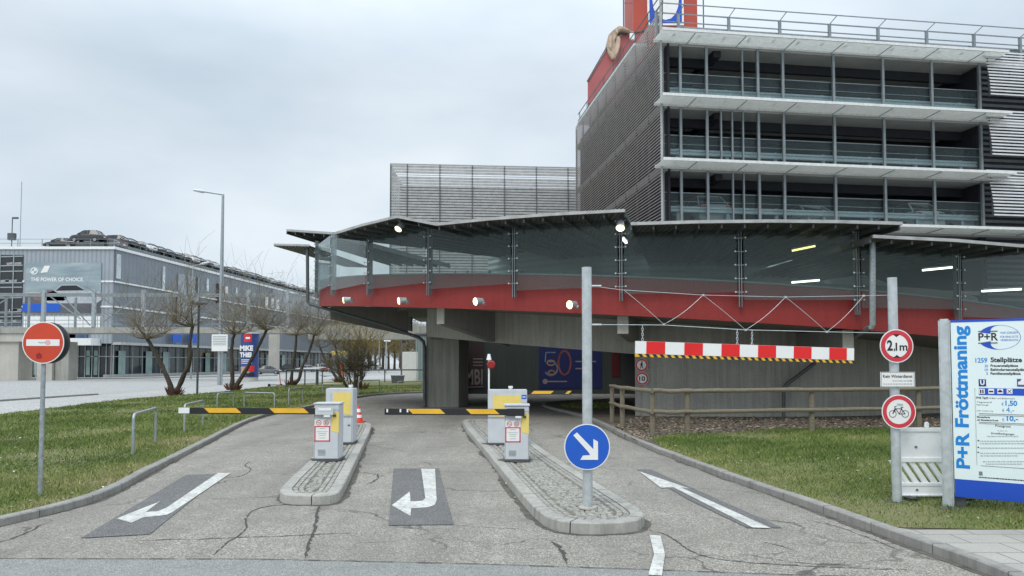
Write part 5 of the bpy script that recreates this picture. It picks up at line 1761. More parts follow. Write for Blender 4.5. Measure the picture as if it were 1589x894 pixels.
# red stair gable behind the side wall with beige tarp, red tower with U
Yg = 50.5
gz = lambda px, py: P(px, py, Yg)
t = thing('red_stair_gable', gz(940, 120), 'sloping red clad stair gable behind the slatted side wall', 'stair tower')
q = [gz(912, 160), gz(912, 127), gz(952, 58), gz(1000, 49), gz(1000, 160)]
MB().prism(q, (.6, 4.5, 0)).build('red_wall', 'pinkred', t)
b = MB(); b.bar(gz(911, 127) - V((0, .05, 0)), gz(951, 57) - V((0, .05, 0)), .1, .08); b.bar(gz(951, 57) - V((0, .05, 0)), gz(1001, 48) - V((0, .05, 0)), .1, .08); b.build('gable_edge', 'steel_dark', t)
b = MB(); Yq_ = Yg - .35; rg = random.Random(5)
def fold(pts, y0, th):
    b.prism([P(px + rg.uniform(-.6, .6), py + rg.uniform(-.6, .6), Yq_) + V((0, y0, 0)) for px, py in pts], (0, th, 0))
fold([(951, 92), (943, 80), (941, 66), (945, 54), (951, 46), (957, 44), (959, 52), (955, 62), (958, 74), (957, 86)], 0, .8)
fold([(952, 47), (960, 41), (969, 43), (978, 47), (985, 51), (976, 49.5), (966, 46), (960, 48), (957, 54)], -.12, 1.0)
fold([(957, 56), (962, 60), (962, 72), (959, 84), (953, 93), (954, 78)], -.2, .8)
fold([(944, 60), (949, 54), (950, 66), (948, 80), (944, 74)], -.15, .3)
o = b.build('tarpaulin', 'tarp', bevel=.09, smooth=True); tag(o, 'crumpled beige tarpaulin bundled over the top of the red gable', 'tarpaulin')
o = MB().box(P(981, 57, Yg - .6), (.35, .2, .45)).build('white_lamp_box', 'white', bevel=.03); tag(o, 'small white fitting beside the tarpaulin on the red gable', 'light fitting')
Yt = 56.0
xa, xb = P(983, 20, Yt).x, P(1082, 20, Yt).x
t = thing('red_tower', ((xa + xb) / 2, Yt + 2, 10), 'tall square red tower with a blue and white underground sign above the car park roof', 'tower')
MB().box(((xa + xb) / 2, Yt + 2.2, 21.5), (xb - xa, 4.4, 25)).build('tower_shaft', 'towerred', t)
b = MB()
for z in (22.5, 26.6, 30.6): b.box(((xa + xb) / 2, Yt - .01, z), (xb - xa + .02, .03, .05))
b.build('cladding_joint', 'steel_dark', t)
xu0, xu1 = P(1004, 20, Yt).x, P(1060, 20, Yt).x; zb_ = P(1030, 41, Yt).z; zt2 = zb_ + 4.8
sg = MB().box(((xu0 + xu1) / 2, Yt - .12, (zb_ + zt2) / 2), (xu1 - xu0, .2, zt2 - zb_)).build('underground_sign', 'signwhite', t)
sb = MB().box(((xu0 + xu1) / 2, Yt - .23, (zb_ + zt2) / 2), (xu1 - xu0 - .3, .02, zt2 - zb_ - .3)).build('blue_field', 'boardblue', sg)
text('U', 'signwhite', sb, V(((xu0 + xu1) / 2, Yt - .242, (zb_ + zt2) / 2)), RX, UP, w=2.05, h=4.0, bold=.16, align='C')
o = MB(); mp0 = P(968, 60, 52); o.tube([mp0 - UP * 2, mp0 + UP * 6], .05, 8); 
for z in (0.6, 2.6, 4.6): o.bar(mp0 + UP * z, mp0 + UP * z + V((.65, 0, 0)), .03, .03)
tag(o.build('roof_mast', 'steel_dark'), 'thin dark mast left of the red tower', 'mast')
o = MB(); mp0 = P(1092, 60, 50); o.tube([mp0 - UP * 2, mp0 + UP * 6], .045, 8); tag(o.build('roof_mast', 'steel_dark'), 'thin dark mast right of the red tower', 'mast')

# ================================================================ louvred block behind
Yl = 56.0; x0 = P(606, 300, Yl).x; x1 = x0 + 19.5
zt0 = P(606, 255.5, Yl).z; zt1_ = zt0 - .1; dY = 1.6
t = thing('louvred_building', ((x0 + x1) / 2, Yl + 4, 0), 'long block wrapped in pale grey horizontal louvres behind the curved ramp roof', 'building')
def FL(f, off, z): return V((x0 + (x1 - x0) * f, Yl + dY * f + off, z))
b = MB(); b.prism([FL(.03, .9, 5.8), FL(1, .9, 5.8), FL(1, 14, 5.8), FL(.03, 14, 5.8)], (0, 0, zt0 - 1.5 - 5.8)); b.prism([FL(.4, 1.2, -.1), FL(1, 1.2, -.1), FL(1, 13, -.1), FL(.4, 13, -.1)], (0, 0, 5.95)); b.build('inner_block', plain('louvre_backing', (.13, .13, .13), .8, var=.2), t)
b = MB(); z = 6.0; k = 0
rg = random.Random(8)
while z < zt0 - .05:
    f0 = 0
    b.bar(FL(0, 0, z), FL(1, 0, z - .25 * 0), .04, .155 if z < zt0 - 1.6 else (.17 if k % 4 else .05)); 
    b.bar(FL(0, 0.02, z), FL(0, 13, z), .04, .13)
    z += .215; k += 1
b.build('louvre_slats', 'slat_light', t)
for i in range(9):
    f = (.0 if i == 0 else .065 + (i - 1) * .127)
    b = MB(); b.bar(FL(f, -.08, 5.5), FL(f, -.08, zt0 + .05), .06, .08); b.build('louvre_post', 'steel_dark', t)
b = MB(); b.bar(FL(0, -.02, zt0 + .05), FL(1, -.02, zt0 + .05), .12, .08); b.build('top_trim', 'slat_light', t)
# ================================================================ cars
def loft(b, rings, mi=0, cap=True):
    n = len(rings[0]); base = len(b.v)
    for r_ in rings: b.v += [tuple(p) for p in r_]
    for j in range(len(rings) - 1):
        for a in range(n):
            c_ = (a + 1) % n
            b.f.append([base + j * n + a, base + j * n + c_, base + (j + 1) * n + c_, base + (j + 1) * n + a]); b.m.append(mi)
    if cap:
        b.f.append([base + a for a in range(n)][::-1]); b.f.append([base + (len(rings) - 1) * n + a for a in range(n)]); b.m += [mi, mi]


def make_car(suv=False):
    """car at the origin, nose towards +X, 4.4 m long"""
    O = V((0, 0, 0)); t = bpy.data.objects.new('parked_car', None); COL.objects.link(t); ORG[t] = O
    hb = .12 if suv else 0
    st = [(-2.18, .74, .42, .72), (-2.12, .84, .30, .92), (-1.7, .89, .24, 1.0), (-.9, .90, .22, .97), (0, .90, .22, .94), (.9, .90, .22, .92), (1.5, .88, .24, .86), (1.95, .82, .28, .76), (2.18, .66, .36, .62)]
    b = MB(); rings = []
    for x, w, z0, z1 in st:
        z1 += hb * 1.2
        rings.append([V((x, s * y, z)) for s, y, z in ((-1, w * .86, z0), (-1, w, z0 + .12), (-1, w, z1 - .22), (-1, w * .93, z1 - .04), (-1, w * .6, z1 + .015), (1, w * .6, z1 + .015), (1, w * .93, z1 - .04), (1, w, z1 - .22), (1, w, z0 + .12), (1, w * .86, z0))])
    loft(b, rings); body = b.build('body', CARCOL['white'], t, smooth=True)
    H = 1.43 + hb * 1.9
    cab = [(-1.95 if suv else -1.75, .72, .97 + hb, .98 + hb), (-1.35 if suv else -1.0, .74, .95 + hb, H - .04), (-.3, .76, .95 + hb, H), (.3, .76, .95 + hb, H - .03), (1.15, .72, .93 + hb, .94 + hb)]
    b = MB(); rings = []
    for x, w, z0, z1 in cab: rings.append([V((x, s * y, z)) for s, y, z in ((-1, w, z0), (-1, w * .80, z1 - .03), (-1, w * .7, z1), (1, w * .7, z1), (1, w * .80, z1 - .03), (1, w, z0))])
    loft(b, rings); b.build('window', 'carglass', t, smooth=True)
    b = MB(); x0, x1 = cab[1][0], cab[3][0]
    rings = [[V((x, s * y, z)) for s, y, z in ((-1, .60, z_ - .03), (-1, .50, z_ + .02), (1, .50, z_ + .02), (1, .60, z_ - .03))] for x, z_ in ((x0, H - .03), ((x0 + x1) / 2, H + .005), (x1, H - .02))]
    loft(b, rings)
    for s in (-1, 1):
        b.bar((x0, s * .59, H - .04), (cab[0][0] + .1, s * .74, .99 + hb), .06, .05); b.bar((x1, s * .59, H - .05), (1.15, s * .73, .95 + hb), .05, .05); b.bar((-.25, s * .60, H - .05), (-.25, s * .765, .95 + hb), .07, .03)
    b.build('roof', CARCOL['white'], t, smooth=True)
    for x in (-1.35, 1.38):
        for s in (-1, 1):
            wv = V((x, s * .82, .32)); ty = MB().disc(wv, (0, s, 0), .33, .2, n=24).build('wheel', 'tyre', t)
            MB().disc(wv + V((0, s * .105, 0)), (0, s, 0), .21, .01, n=16).build('rim', 'rim', ty)
    for s in (-1, 1):
        MB().prism([V((1.98, s * .52, .66 + hb)), V((2.14, s * .50, .60 + hb)), V((2.02, s * .80, .60 + hb)), V((1.86, s * .82, .68 + hb))], (0, 0, .09)).build('headlight', 'headl', t)
        MB().frame((-2.15, s * .66, .80 + hb), (1, s * .25, 0), (0, 1, 0), UP, .05, .34, .15).build('tail_light', 'taill', t)
        MB().frame((.75, s * .98, 1.0 + hb), (1, 0, 0), (0, 1, 0), UP, .12, .18, .12).build('wing_mirror', CARCOL['white'], t)
    MB().frame((-2.19, 0, .64 + hb), (1, 0, 0), (0, 1, 0), UP, .02, .48, .11).build('number_plate', 'signwhite', t)
    MB().frame((2.16, 0, .45 + hb), (1, 0, 0), (0, 1, 0), UP, .08, .9, .14).build('grille', 'black', t)
    return t


CARP = {False: make_car(False), True: make_car(True)}
_used = {False: False, True: False}


def car(p, rz, colour, label, group, suv=False):
    o = CARP[suv] if not _used[suv] else copy_tree(CARP[suv])
    # colour: paint sits on the object, not the mesh
    if not _used[suv]: _used[suv] = True
    o.location = V(p); o.rotation_euler = (0, 0, rz)
    for ch in o.children:
        if ch.name.split('.')[0] in ('body', 'roof', 'wing_mirror'):
            ch.material_slots[0].link = 'OBJECT'; ch.material_slots[0].material = CARCOL[colour]
    return tag(o, label, 'car', group)


gang = math.atan2(ge.y, ge.x)
for (px, lv, colr, lab, suv) in ((1086, 0, 'silver', 'silver car with red tail lights behind the rail, leftmost on the lowest open deck', True), (1246, 0, 'white', 'white car second from the left on the lowest open deck', False),
                                 (1404, 0, 'white', 'tall white car third from the left on the lowest open deck', True), (1474, 0, 'silver', 'pale car rightmost on the lowest open deck', False),
                                 (1487, 1, 'red', 'red car on the middle open deck at the right end', False)):
    t_ = tof(px, -2.85)
    car(FG(t_, -2.85, LV[lv] + .10), gang + R(90), colr, lab, 'cars parked on the open decks', suv)

# ================================================================ exhibition hall on the left
HY = 97.0
hc = P(178, 384, HY); HX = hc.x; HZ = hc.z
# far end of the right face
Hd = (P(480, 465, 170) - hc); 
hx2 = P(480, 465, 170).x; 
sd = V((hx2 - HX, 170 - HY, 0)).normalized(); SLn = 118.0
so_ = V((sd.y, -sd.x, 0))                     # outward of the side face (towards +X)
hall = thing('exhibition_hall', (HX - 20, HY + 20, 0), 'long grey clad car showroom with a glass ground floor and cars parked on its roof', 'showroom building')
def fz(y): return P(100, y, HY).z
def fx(px): return P(px, 450, HY).x
def FH(x, off, z): return V((x, HY - off, z))
def SH(s, off, z): return V((HX, HY, 0)) + sd * s + so_ * off + UP * z
XL = HX - 62
zg = fz(533)            # top of the glass ground floor
b = MB(); b.prism([V((XL, HY, zg)), V((HX, HY, zg)), SH(SLn, 0, zg), SH(SLn, 0, zg) + V((-50, 0, 0)), V((XL, HY + SLn, zg))], (0, 0, HZ - zg))
b.build('hall_core', 'hallside', hall)
MB().box(((XL + HX) / 2 , HY - .06, (HZ + zg) / 2), (HX - XL, .1, HZ - zg)).build('front_cladding', 'hallwall', hall)
b = MB(); b.bar(SH(.05, .06, (HZ + fz(437)) / 2), SH(SLn, .06, (HZ + fz(437)) / 2), .1, HZ - fz(437) - .4); b.build('side_cladding', 'hallside', hall)
b = MB(); b.bar(SH(52, .14, (HZ + fz(437)) / 2), SH(SLn, .14, (HZ + fz(437)) / 2), .1, HZ - fz(437) - .6); b.build('side_cladding', 'hallside_pale', hall)
b = MB()
for z in (HZ - .1,): b.bar(FH(XL, .18, z), FH(HX + .2, .18, z), .3, .35); b.bar(SH(-.1, .16, z), SH(SLn, .16, z), .3, .35)
b.build('roof_trim', 'white', hall)
for z in (fz(437), fz(476)):
    b = MB(); b.bar(SH(0, .16, z), SH(SLn * .85, .16, z), .18, .22); b.bar(FH(HX - 1.6, .14, z), FH(HX, .14, z), .15, .22); b.bar(FH(fx(36), .14, z), FH(fx(39), .14, z), .15, .22); b.build('storey_trim', 'white', hall)
# open dark bay at the far left
x0, x1 = fx(-60), fx(36)
bay = MB().box(((x0 + x1) / 2, HY - .16, (fz(396) + fz(505)) / 2), (x1 - x0, .08, fz(396) - fz(505))).build('open_bay', plain('open_bay_dark', (.03, .035, .04), .7), hall)
b = MB(); rg = random.Random(6)
for y in (399, 413, 422, 440, 447, 463, 485, 492, 501): b.bar(FH(x0, .22, fz(y + 2 * rg.random())), FH(x1, .22, fz(y - 1)), .05, .14)
for px in (-30, 1, 22): b.bar(FH(fx(px), .23, fz(396)), FH(fx(px), .23, fz(505)), .12, .12)
b.build('bay_shelf', 'galv', bay)
b = MB()
for k in range(16):
    z = fz(rg.choice((410, 437, 460, 482, 499))); x = rg.uniform(x0, x1 - 1); b.bar(FH(x, .21, z), FH(x + rg.uniform(.5, 1.6), .21, z + .1), .05, .3)
b.build('bay_goods', plain('bay_goods_grey', (.30, .31, .32), .6, var=.3), bay)
# ground floor
b = MB(); b.prism([V((XL, HY + 1.4, -.1)), V((HX - 1.2, HY + 1.4, -.1)), SH(SLn, -1.2, -.1), V((XL, HY + SLn, -.1))], (0, 0, zg + .1)); b.build('glass_storefront', 'hallglass', hall)
b = MB()
for px in range(-50, 178, 11): b.bar(V((fx(px), HY + 1.3, 0)), V((fx(px), HY + 1.3, zg)), .09, .12)
s = 1.5
while s < SLn: b.bar(SH(s, -1.1, 0), SH(s, -1.1, zg), .09, .12); s += 2.4
b.bar(SH(0, -1.1, zg * .62), SH(SLn, -1.1, zg * .62), .1, .1); b.bar(V((XL, HY + 1.3, zg * .62)), V((HX - .6, HY + 1.3, zg * .62)), .1, .1); b.bar(SH(0, -1.1, .2), SH(SLn, -1.1, .2), .1, .35)
b.build('storefront_mullion', 'slat_light', hall)
b = MB()
for s_ in (3, 9.5, 14, 27, 33, 52, 60, 71): b.bar(SH(s_, -1.05, .4), SH(s_ + 1.3, -1.05, .4), .05, .01); b.face([SH(s_, -1.04, .3), SH(s_ + 1.6, -1.04, .3), SH(s_ + 1.6, -1.04, zg * .8), SH(s_, -1.04, zg * .8)])
for px in (46, 52, 92, 128, 140): b.face([V((fx(px), HY + 1.25, .3)), V((fx(px + 6), HY + 1.25, .3)), V((fx(px + 6), HY + 1.25, zg * .8)), V((fx(px), HY + 1.25, zg * .8))])
b.build('pale_pane', 'hallglass_green', hall, recalc=False)  # panes in a paler green glass colour
b = MB(); b.bar(FH(fx(60), 1.0, fz(531)), FH(fx(158), 1.0, fz(531)), 2.4, .9); b.build('entrance_canopy', 'white', hall)
b = MB(); b.bar(SH(0, .5, zg + .0), SH(SLn, .5, zg), 1.3, .35); b.build('side_canopy', 'slat_light', hall)
MB().box(((fx(40) + fx(158)) / 2, HY - .2, fz(503)), (fx(158) - fx(40), .1, 2.0)).build('white_fascia', 'white', hall)
b = MB(); b.box((fx(102), HY - .4, fz(518)), (3.4, .2, 1.6)); b.box((fx(126), HY - .4, fz(520)), (2.4, .2, 1.5)); b.build('display_window', plain('display_blue_grey', (.06, .10, .17), .2, var=.5, scale=1), hall)
# side windows
def swin(pxa, pxb, ya, yb, mt='hallside_pale', nm='window_strip'):
    def s_of(px):
        u = (px - CXP) / F_; return (u * HY - HX) / (sd.x - u * sd.y)
    s0, s1 = s_of(pxa), s_of(pxb); Y0 = SH(s0, 0, 0).y; za = P(pxa, ya, Y0).z; zb2 = P(pxa, yb, Y0).z
    b = MB(); b.bar(SH(s0, .2, (za + zb2) / 2), SH(s1, .2, (za + zb2) / 2), .12, za - zb2); return b.build(nm, mt, hall)
M['palewin'] = plain('pale_window', (.55, .60, .62), .2, var=.3, scale=.5)
for a_ in ((176, 182, 394, 432), (248, 251.5, 413, 449), (317, 320, 432, 452), (363, 365, 446, 460)): swin(*a_, mt='palewin')
swin(272, 305, 424, 505, mt='hallside_pale', nm='stair_panel'); 
for a_ in ((285, 288, 428, 455), (299, 303, 430, 460), (333, 337, 440, 470)): swin(*a_, mt='garageback')
for a_ in ((346, 350, 444, 458), (409, 413, 460, 478), (418, 422, 462, 478), (426, 430, 465, 480)): swin(*a_, mt='white')
# blue emblems on the canopy
for (px, y) in ((254, 519), (275, 522), (243, 520)):
    pass
b = MB()
o = SH(14.0, 1.6, zg + .6)
for s_ in (13.0, 17.5): b.bar(SH(s_, .9, zg + 1.3), SH(s_ + 2.6, .9, zg + 1.3), .15, 1.5)
tg_ = b.build('blue_panel', 'signblue', hall)
# roof rail
b = MB()
for dz in (.55, 1.1): b.bar(FH(XL, .0, HZ + dz), FH(HX, .0, HZ + dz), .05, .05); b.bar(SH(0, -.1, HZ + dz), SH(SLn, -.1, HZ + dz), .05, .05)
x = HX
while x > XL: b.bar(FH(x, 0, HZ), FH(x, 0, HZ + 1.1), .07, .07); x -= 3.2
s = 0
while s < SLn: b.bar(SH(s, -.1, HZ), SH(s, -.1, HZ + 1.1), .07, .07); s += 3.0
b.build('roof_rail', 'mullion', hall)
# banner
xa, xb = fx(41), fx(158); za, zb2 = fz(408), fz(487)
def skyban():
    m, nt, b_ = _mat('banner_print'); v = coords(nt, (.4, .4, 2.2)); n = noise(nt, v, .6, 6)
    c = ramp(nt, n, [(.3, (.20, .27, .31)), (.55, (.30, .37, .40)), (.75, (.42, .46, .46))]); nt.links.new(c, b_.inputs['Base Color']); b_.inputs['Roughness'].default_value = .5; return m
t = thing('advertising_banner', ((xa + xb) / 2, HY - .2, zb2), 'large grey blue advertising banner reading THE POWER OF CHOICE on the showroom front', 'banner')
MB().box(((xa + xb) / 2, HY - .2, (za + zb2) / 2), (xb - xa, .06, za - zb2)).build('banner_sheet', skyban(), t)
MB().box(((xa + xb) / 2, HY - .235, zb2 + (za - zb2) * .17), (xb - xa, .01, (za - zb2) * .34)).build('banner_road', plain('banner_road_grey', (.10, .10, .115), .5, var=.3, scale=.4), t)
q = MB(); rg = random.Random(3); n = 12; pts = [V((xa + (xb - xa) * k / n, HY - .238, zb2 + (za - zb2) * (.40 + .05 * rg.random()))) for k in range(n + 1)]
q.prism([V((xa, HY - .238, zb2 + (za - zb2) * .34))] + pts + [V((xb, HY - .238, zb2 + (za - zb2) * .34))], (0, -.006, 0)); q.build('banner_hills', plain('banner_cream', (.44, .42, .38), .5, var=.2, scale=.6), t)
MB().box((xa + (xb - xa) * .22, HY - .25, fz(477.5)), ((xb - xa) * .5, .01, 1.3 * .8)).build('banner_blue_strip', 'signblue', t)
def carflat(xc, zc, s, mt, nm):
    prof = [(-2.2, .2), (-2.15, .75), (-1.4, .95), (-.9, 1.4), (.3, 1.42), (1.0, .98), (2.0, .8), (2.2, .3), (1.8, .0), (-1.8, 0)]
    return MB().prism([V((xc + x * s, HY - .25, zc + z * s)) for x, z in prof], (0, -.01, 0)).build(nm, mt, t)
carflat(fx(80), fz(467), 1.0, plain('banner_brown', (.20, .13, .12), .4), 'printed_car'); cf = carflat(fx(115), fz(471), 1.75, plain('banner_silver', (.42, .45, .48), .4), 'printed_car')
MB().prism([V((fx(115) + x * 1.75, HY - .27, fz(471) + z * 1.75)) for x, z in ((-1.3, .95), (-.85, 1.33), (.25, 1.35), (.9, .98))], (0, -.008, 0)).build('printed_window', 'black', cf)
text('THE POWER OF CHOICE.', 'signwhite', t, V((fx(49), HY - .24, fz(437))), RX, UP, w=fx(131) - fx(49), h=fz(430.5) - fz(436.5), bold=.02)
em = MB().disc((fx(54), HY - .25, fz(421)), FWD, 1.0 * .48, .02, n=24, rin=.36).build('round_emblem', 'signwhite', t)
b = MB()
for s_ in (1, -1): b.prism([V((fx(54), HY - .25, fz(421))), V((fx(54) + s_ * .33, HY - .25, fz(421))), V((fx(54) + s_ * .24, HY - .25, fz(421) + s_ * .24)), V((fx(54), HY - .25, fz(421) + s_ * .33))], (0, -.01, 0))
b.build('emblem_quarter', 'signwhite', em)
MB().prism([V((fx(64) + x, HY - .25, fz(424) + z)) for x, z in ((0, 0), (.5, .95), (1.25, .95), (.9, .1))], (0, -.01, 0)).build('slanted_emblem', 'signwhite', t)
for (px, y) in ((266, 498), (281, 500)):
    pass
# masts on roof
q = FH(fx(8), -1, HZ)
t = MB(); t.tube([q, q + UP * 4.2], .06, 6); t.box(q + UP * 1.6, (.9, .5, .9)); t.bar(q + UP * 4.1, q + UP * 4.1 + V((.8, 0, 0)), .1, .25); tag(t.build('siren_mast', 'steel_dark'), 'short mast with a siren box on the showroom roof', 'mast')
q = FH(fx(21), -1, HZ); tag(MB().tube([q, q + UP * 9], .05, 5).build('thin_mast', 'galv'), 'very thin tall mast on the showroom roof beside the siren mast', 'mast')
# roof cars
b = MB(); b.prism([SH(2.0, -.7, HZ), SH(104, -.7, HZ), SH(104, -6, HZ), SH(2.0, -6, HZ)], (0, 0, .8)); b.build('roof_platform', 'mullion', hall)
MB().box((fx(123), HY + 2.0, HZ + .44), (5.2, 2.2, .86)).build('car_stand', 'steel_dark', hall)
car(FH(fx(83), -1.6, HZ + .02), R(182), 'black', 'small black car parked lengthwise on the showroom roof, leftmost', 'cars on the showroom roof')
car(FH(fx(123), -1.8, HZ + .88), R(180), 'black', 'large black car raised highest on the showroom roof front', 'cars on the showroom roof', True)
car(FH(fx(152), -2.4, HZ + .02), R(175), 'grey', 'dark grey car just right of the raised black car on the showroom roof', 'cars on the showroom roof')
rg = random.Random(12); s = 5.0
while s < 100:
    colr = rg.choice(['black', 'black', 'grey', 'black', 'grey', 'silver', 'white'] if s < 60 or s > 66 else ['white', 'silver'])
    car(SH(s, -2.45 + rg.uniform(-.2, .2), HZ + .82), math.atan2(so_.y, so_.x) + rg.uniform(-.08, .08), colr, 'one of the cars in the long row along the side edge of the showroom roof', 'cars on the showroom roof edge', rg.random() < .6)
    s += 2.45

# ================================================================ footbridge
BY = 80.0
bz = P(200, 517, BY).z; bz1 = P(200, 508, BY).z; bt = P(200, 455, BY).z
def bx(px): return P(px, 510, BY).x
t = thing('footbridge', (bx(200), BY, 0), 'long raised footbridge with steel frame and diagonal braces crossing in front of the showroom', 'footbridge')
X0, X1 = bx(-160), bx(700)
MB().box(((X0 + X1) / 2, BY + 1.6, (bz + bz1) / 2), (X1 - X0, 3.4, bz1 - bz)).build('deck', 'concrete', t)
b = MB()
for y in (455.5, 459): b.bar(V((X0, BY, P(200, y, BY).z)), V((bx(480), BY, P(200, y + 1, BY).z)), .12, .13)
b.bar(V((X0, BY + 3, bt + .1)), V((bx(480), BY + 3, bt + .1)), .12, .12)
b.build('top_rail', 'mullion', t)
b = MB()
for y in (487, 497, 503): b.bar(V((X0, BY, P(200, y, BY).z)), V((X1, BY, P(200, y, BY).z)), .05, .06)
b.bar(V((bx(480), BY, P(200, 472, BY).z)), V((bx(520), BY, P(200, 492, BY).z)), .06, .06)
b.build('hand_rail', 'mullion', t)
for px in (-60, -20, 17, 67, 92, 145, 222, 241, 300, 345, 385, 432, 446, 470):
    tall = px in (-60, 67, 145, 222, 300, 385, 446)
    w_ = .34 if tall else .2
    b = MB(); b.bar(V((bx(px), BY + (0 if tall else 2.9), bz1)), V((bx(px), BY + (0 if tall else 2.9), P(200, 450 if tall else 458, BY).z)), w_, w_); b.build('frame_post', 'galv' if tall else 'mullion', t)
b = MB()
for (a_, c_) in (((75, 458), (125, 495)), ((100, 462), (140, 505)), ((17, 460), (-15, 480)), ((445, 462), (478, 505)), ((160, 500), (215, 460)), ((395, 462), (430, 500))): b.bar(P(*a_, BY + .1), P(*c_, BY + .1), .09, .11)
b.build('brace', 'mullion', t)
b = MB(); x = X0
while x < X1: b.bar(V((x, BY, bz1)), V((x, BY, P(200, 487, BY).z)), .04, .04); x += 1.55
b.build('baluster', 'mullion', t)
zc_ = P(20, 530, BY).z
MB().box((bx(20), BY + 1.6, (bz + zc_) / 2 - .003), (bx(62) - bx(-60), 3.0, bz - zc_)).build('cross_beam', 'concrete_light', t)
for (a_, c_) in ((-14, 26), (55, 79), (80, 101)):
    MB().box(((bx(a_) + bx(c_)) / 2, BY + 1.6, zc_ / 2 - .05), (bx(c_) - bx(a_), 2.4 if a_ != 80 else 1.6, zc_ + .1)).build('pier', 'concrete_light' if a_ in (-14, 55) else 'concrete', t)
MB().box(((bx(480) + bx(680)) / 2, BY + .9, P(560, 516, BY).z), (bx(680) - bx(480), 2.5, 1.5)).build('deck_end', 'concrete', t)
a_, c_ = P(417, 512, 132), P(430, 512, 132); MB().box(((a_.x + c_.x) / 2, 132.8, a_.z / 2), (c_.x - a_.x, 1.5, a_.z)).build('support_pillar', 'concrete_light', hall)

# ================================================================ lamps, signs by the road
def lampmast(pxb, yb, pxt, yt, armx, army, r0, label, Y=None, z0=.0):
    q = G(pxb, yb, z0) if Y is None else V((P(pxb, yb, Y).x, Y, 0)); top = P(pxt, yt, q.y)
    t = thing('street_lamp', q, label, 'street lamp', None)
    MB().tube([q, q + UP * (top.z * .35), V((q.x, q.y, top.z))], [r0, r0 * .85, r0 * .5], 10).build('pole', 'galv', t, smooth=True)
    e = P(armx, army, q.y); MB().tube([V((q.x, q.y, top.z)), e], r0 * .4, 6).build('arm', 'galv', t)
    d = (e - V((q.x, q.y, top.z))).normalized(); MB().tube([e - d * .2, e + d * .25, e + d * 1.0], [.06, .17, .11], 10).build('lamp_head', 'galv_light', t, smooth=True)
    return t, q
lampmast(341, 597.5, 346, 302, 318, 297.5, .22, 'tall grey street lamp with one arm beside the road, left of the ramp building')
lampmast(296, 594, 297, 413, 312, 410, .11, 'shorter street lamp in front of the showroom side wall', Y=88)
q = G(306, 612, .1); t = thing('path_lamp', q, 'slim dark path lamp with a flat disc head between the left trees', 'lamp post')
zt = P(308, 471, q.y).z
MB().tube([q, V((q.x, q.y, zt))], .065, 8).build('pole', 'steel_dark', t); MB().tube([V((q.x, q.y, zt - .1)), V((q.x, q.y, zt)), V((q.x, q.y, zt + .1))], [.15, .55, .45], 16).build('lamp_head', 'steel_dark', t)
# white sign board behind the trees
Yw = G(341, 597.5).y - .5
a_, c_ = P(329, 519, Yw), P(353, 545, Yw)
t = thing('road_sign_board', ((a_.x + c_.x) / 2, Yw, c_.z), 'small white sign board beside the tall street lamp', 'sign board')
MB().box(((a_.x + c_.x) / 2, Yw, (a_.z + c_.z) / 2), (c_.x - a_.x, .08, a_.z - c_.z)).build('board', 'signwhite', t)
b = MB()
for k in range(6): z = a_.z - (a_.z - c_.z) * (.12 + .1 * k); b.bar(V((a_.x + .1, Yw - .05, z)), V((c_.x - .1, Yw - .05, z)), .01, .05)
b.build('sign_line', 'galv', t)
MB().tube([V((a_.x + .9, Yw + .05, 0)), V((a_.x + .9, Yw + .05, a_.z))], .06, 8).build('pole', 'galv', t)
# advertising column
q = G(384, 592); q.y += .6; zt = P(384, 516, q.y).z; rr = (P(397, 550, q.y).x - P(370, 550, q.y).x) / 2
t = thing('advertising_column', q, 'round advertising column with blue and red posters behind the left trees', 'advertising column')
MB().tube([q, q + UP * .45], rr * .96, 28).build('base', 'concrete_light', t, smooth=True)
MB().tube([q + UP * .45, q + UP * (zt - .15)], rr, 32).build('poster_drum', plain('column_blue', (.03, .06, .22), .4, var=.5, scale=.8), t, smooth=True)
MB().tube([q + UP * (zt - .15), q + UP * zt], [rr * 1.08, rr * 1.05], 28).build('cap', 'galv_light', t)
def curved(x0, x1, z0, z1, mt, nm, off=.02):
    b = MB(); n = 8; A_ = lambda x: math.asin(max(-.98, min(.98, x / rr)))
    for k in range(n):
        aa, ab = A_(x0) + (A_(x1) - A_(x0)) * k / n, A_(x0) + (A_(x1) - A_(x0)) * (k + 1) / n; f = lambda a, z: q + V((math.sin(a) * (rr + off), -math.cos(a) * (rr + off), z))
        b.face([f(aa, z0), f(ab, z0), f(ab, z1), f(aa, z1)])
    return b.build(nm, mt, t, recalc=False)
H_c = zt
curved(-.35 * rr, .5 * rr, H_c * .80, H_c * .965, 'signred', 'red_label'); curved(-.1 * rr, .75 * rr, H_c * .2, H_c * .32, 'signred', 'red_label', .025)
curved(-.75 * rr, .3 * rr, H_c * .12, H_c * .30, plain('poster_sand', (.5, .35, .2), .5, var=.3), 'sand_patch'); curved(-.5 * rr, .75 * rr, H_c * .02 + .45, H_c * .17, 'black', 'dark_patch', .022)
text('MiKE', 'signwhite', t, q + V((-.78 * rr, -rr - .04, H_c * .62)), RX, UP, w=1.5 * rr, h=H_c * .11, bold=.05); text('THiEL', 'signwhite', t, q + V((-.78 * rr, -rr - .04, H_c * .49)), RX, UP, w=1.5 * rr, h=H_c * .10, bold=.05)
b = MB()
for z in (.44, .41, .37): b.bar(q + V((-.6 * rr, -rr - .03, H_c * z)), q + V((.6 * rr, -rr - .03, H_c * z)), .01, .07)
b.bar(q + V((-.15 * rr, -rr - .03, H_c * .88)), q + V((.35 * rr, -rr - .03, H_c * .88)), .01, .2)
b.build('poster_line', 'signwhite', t)
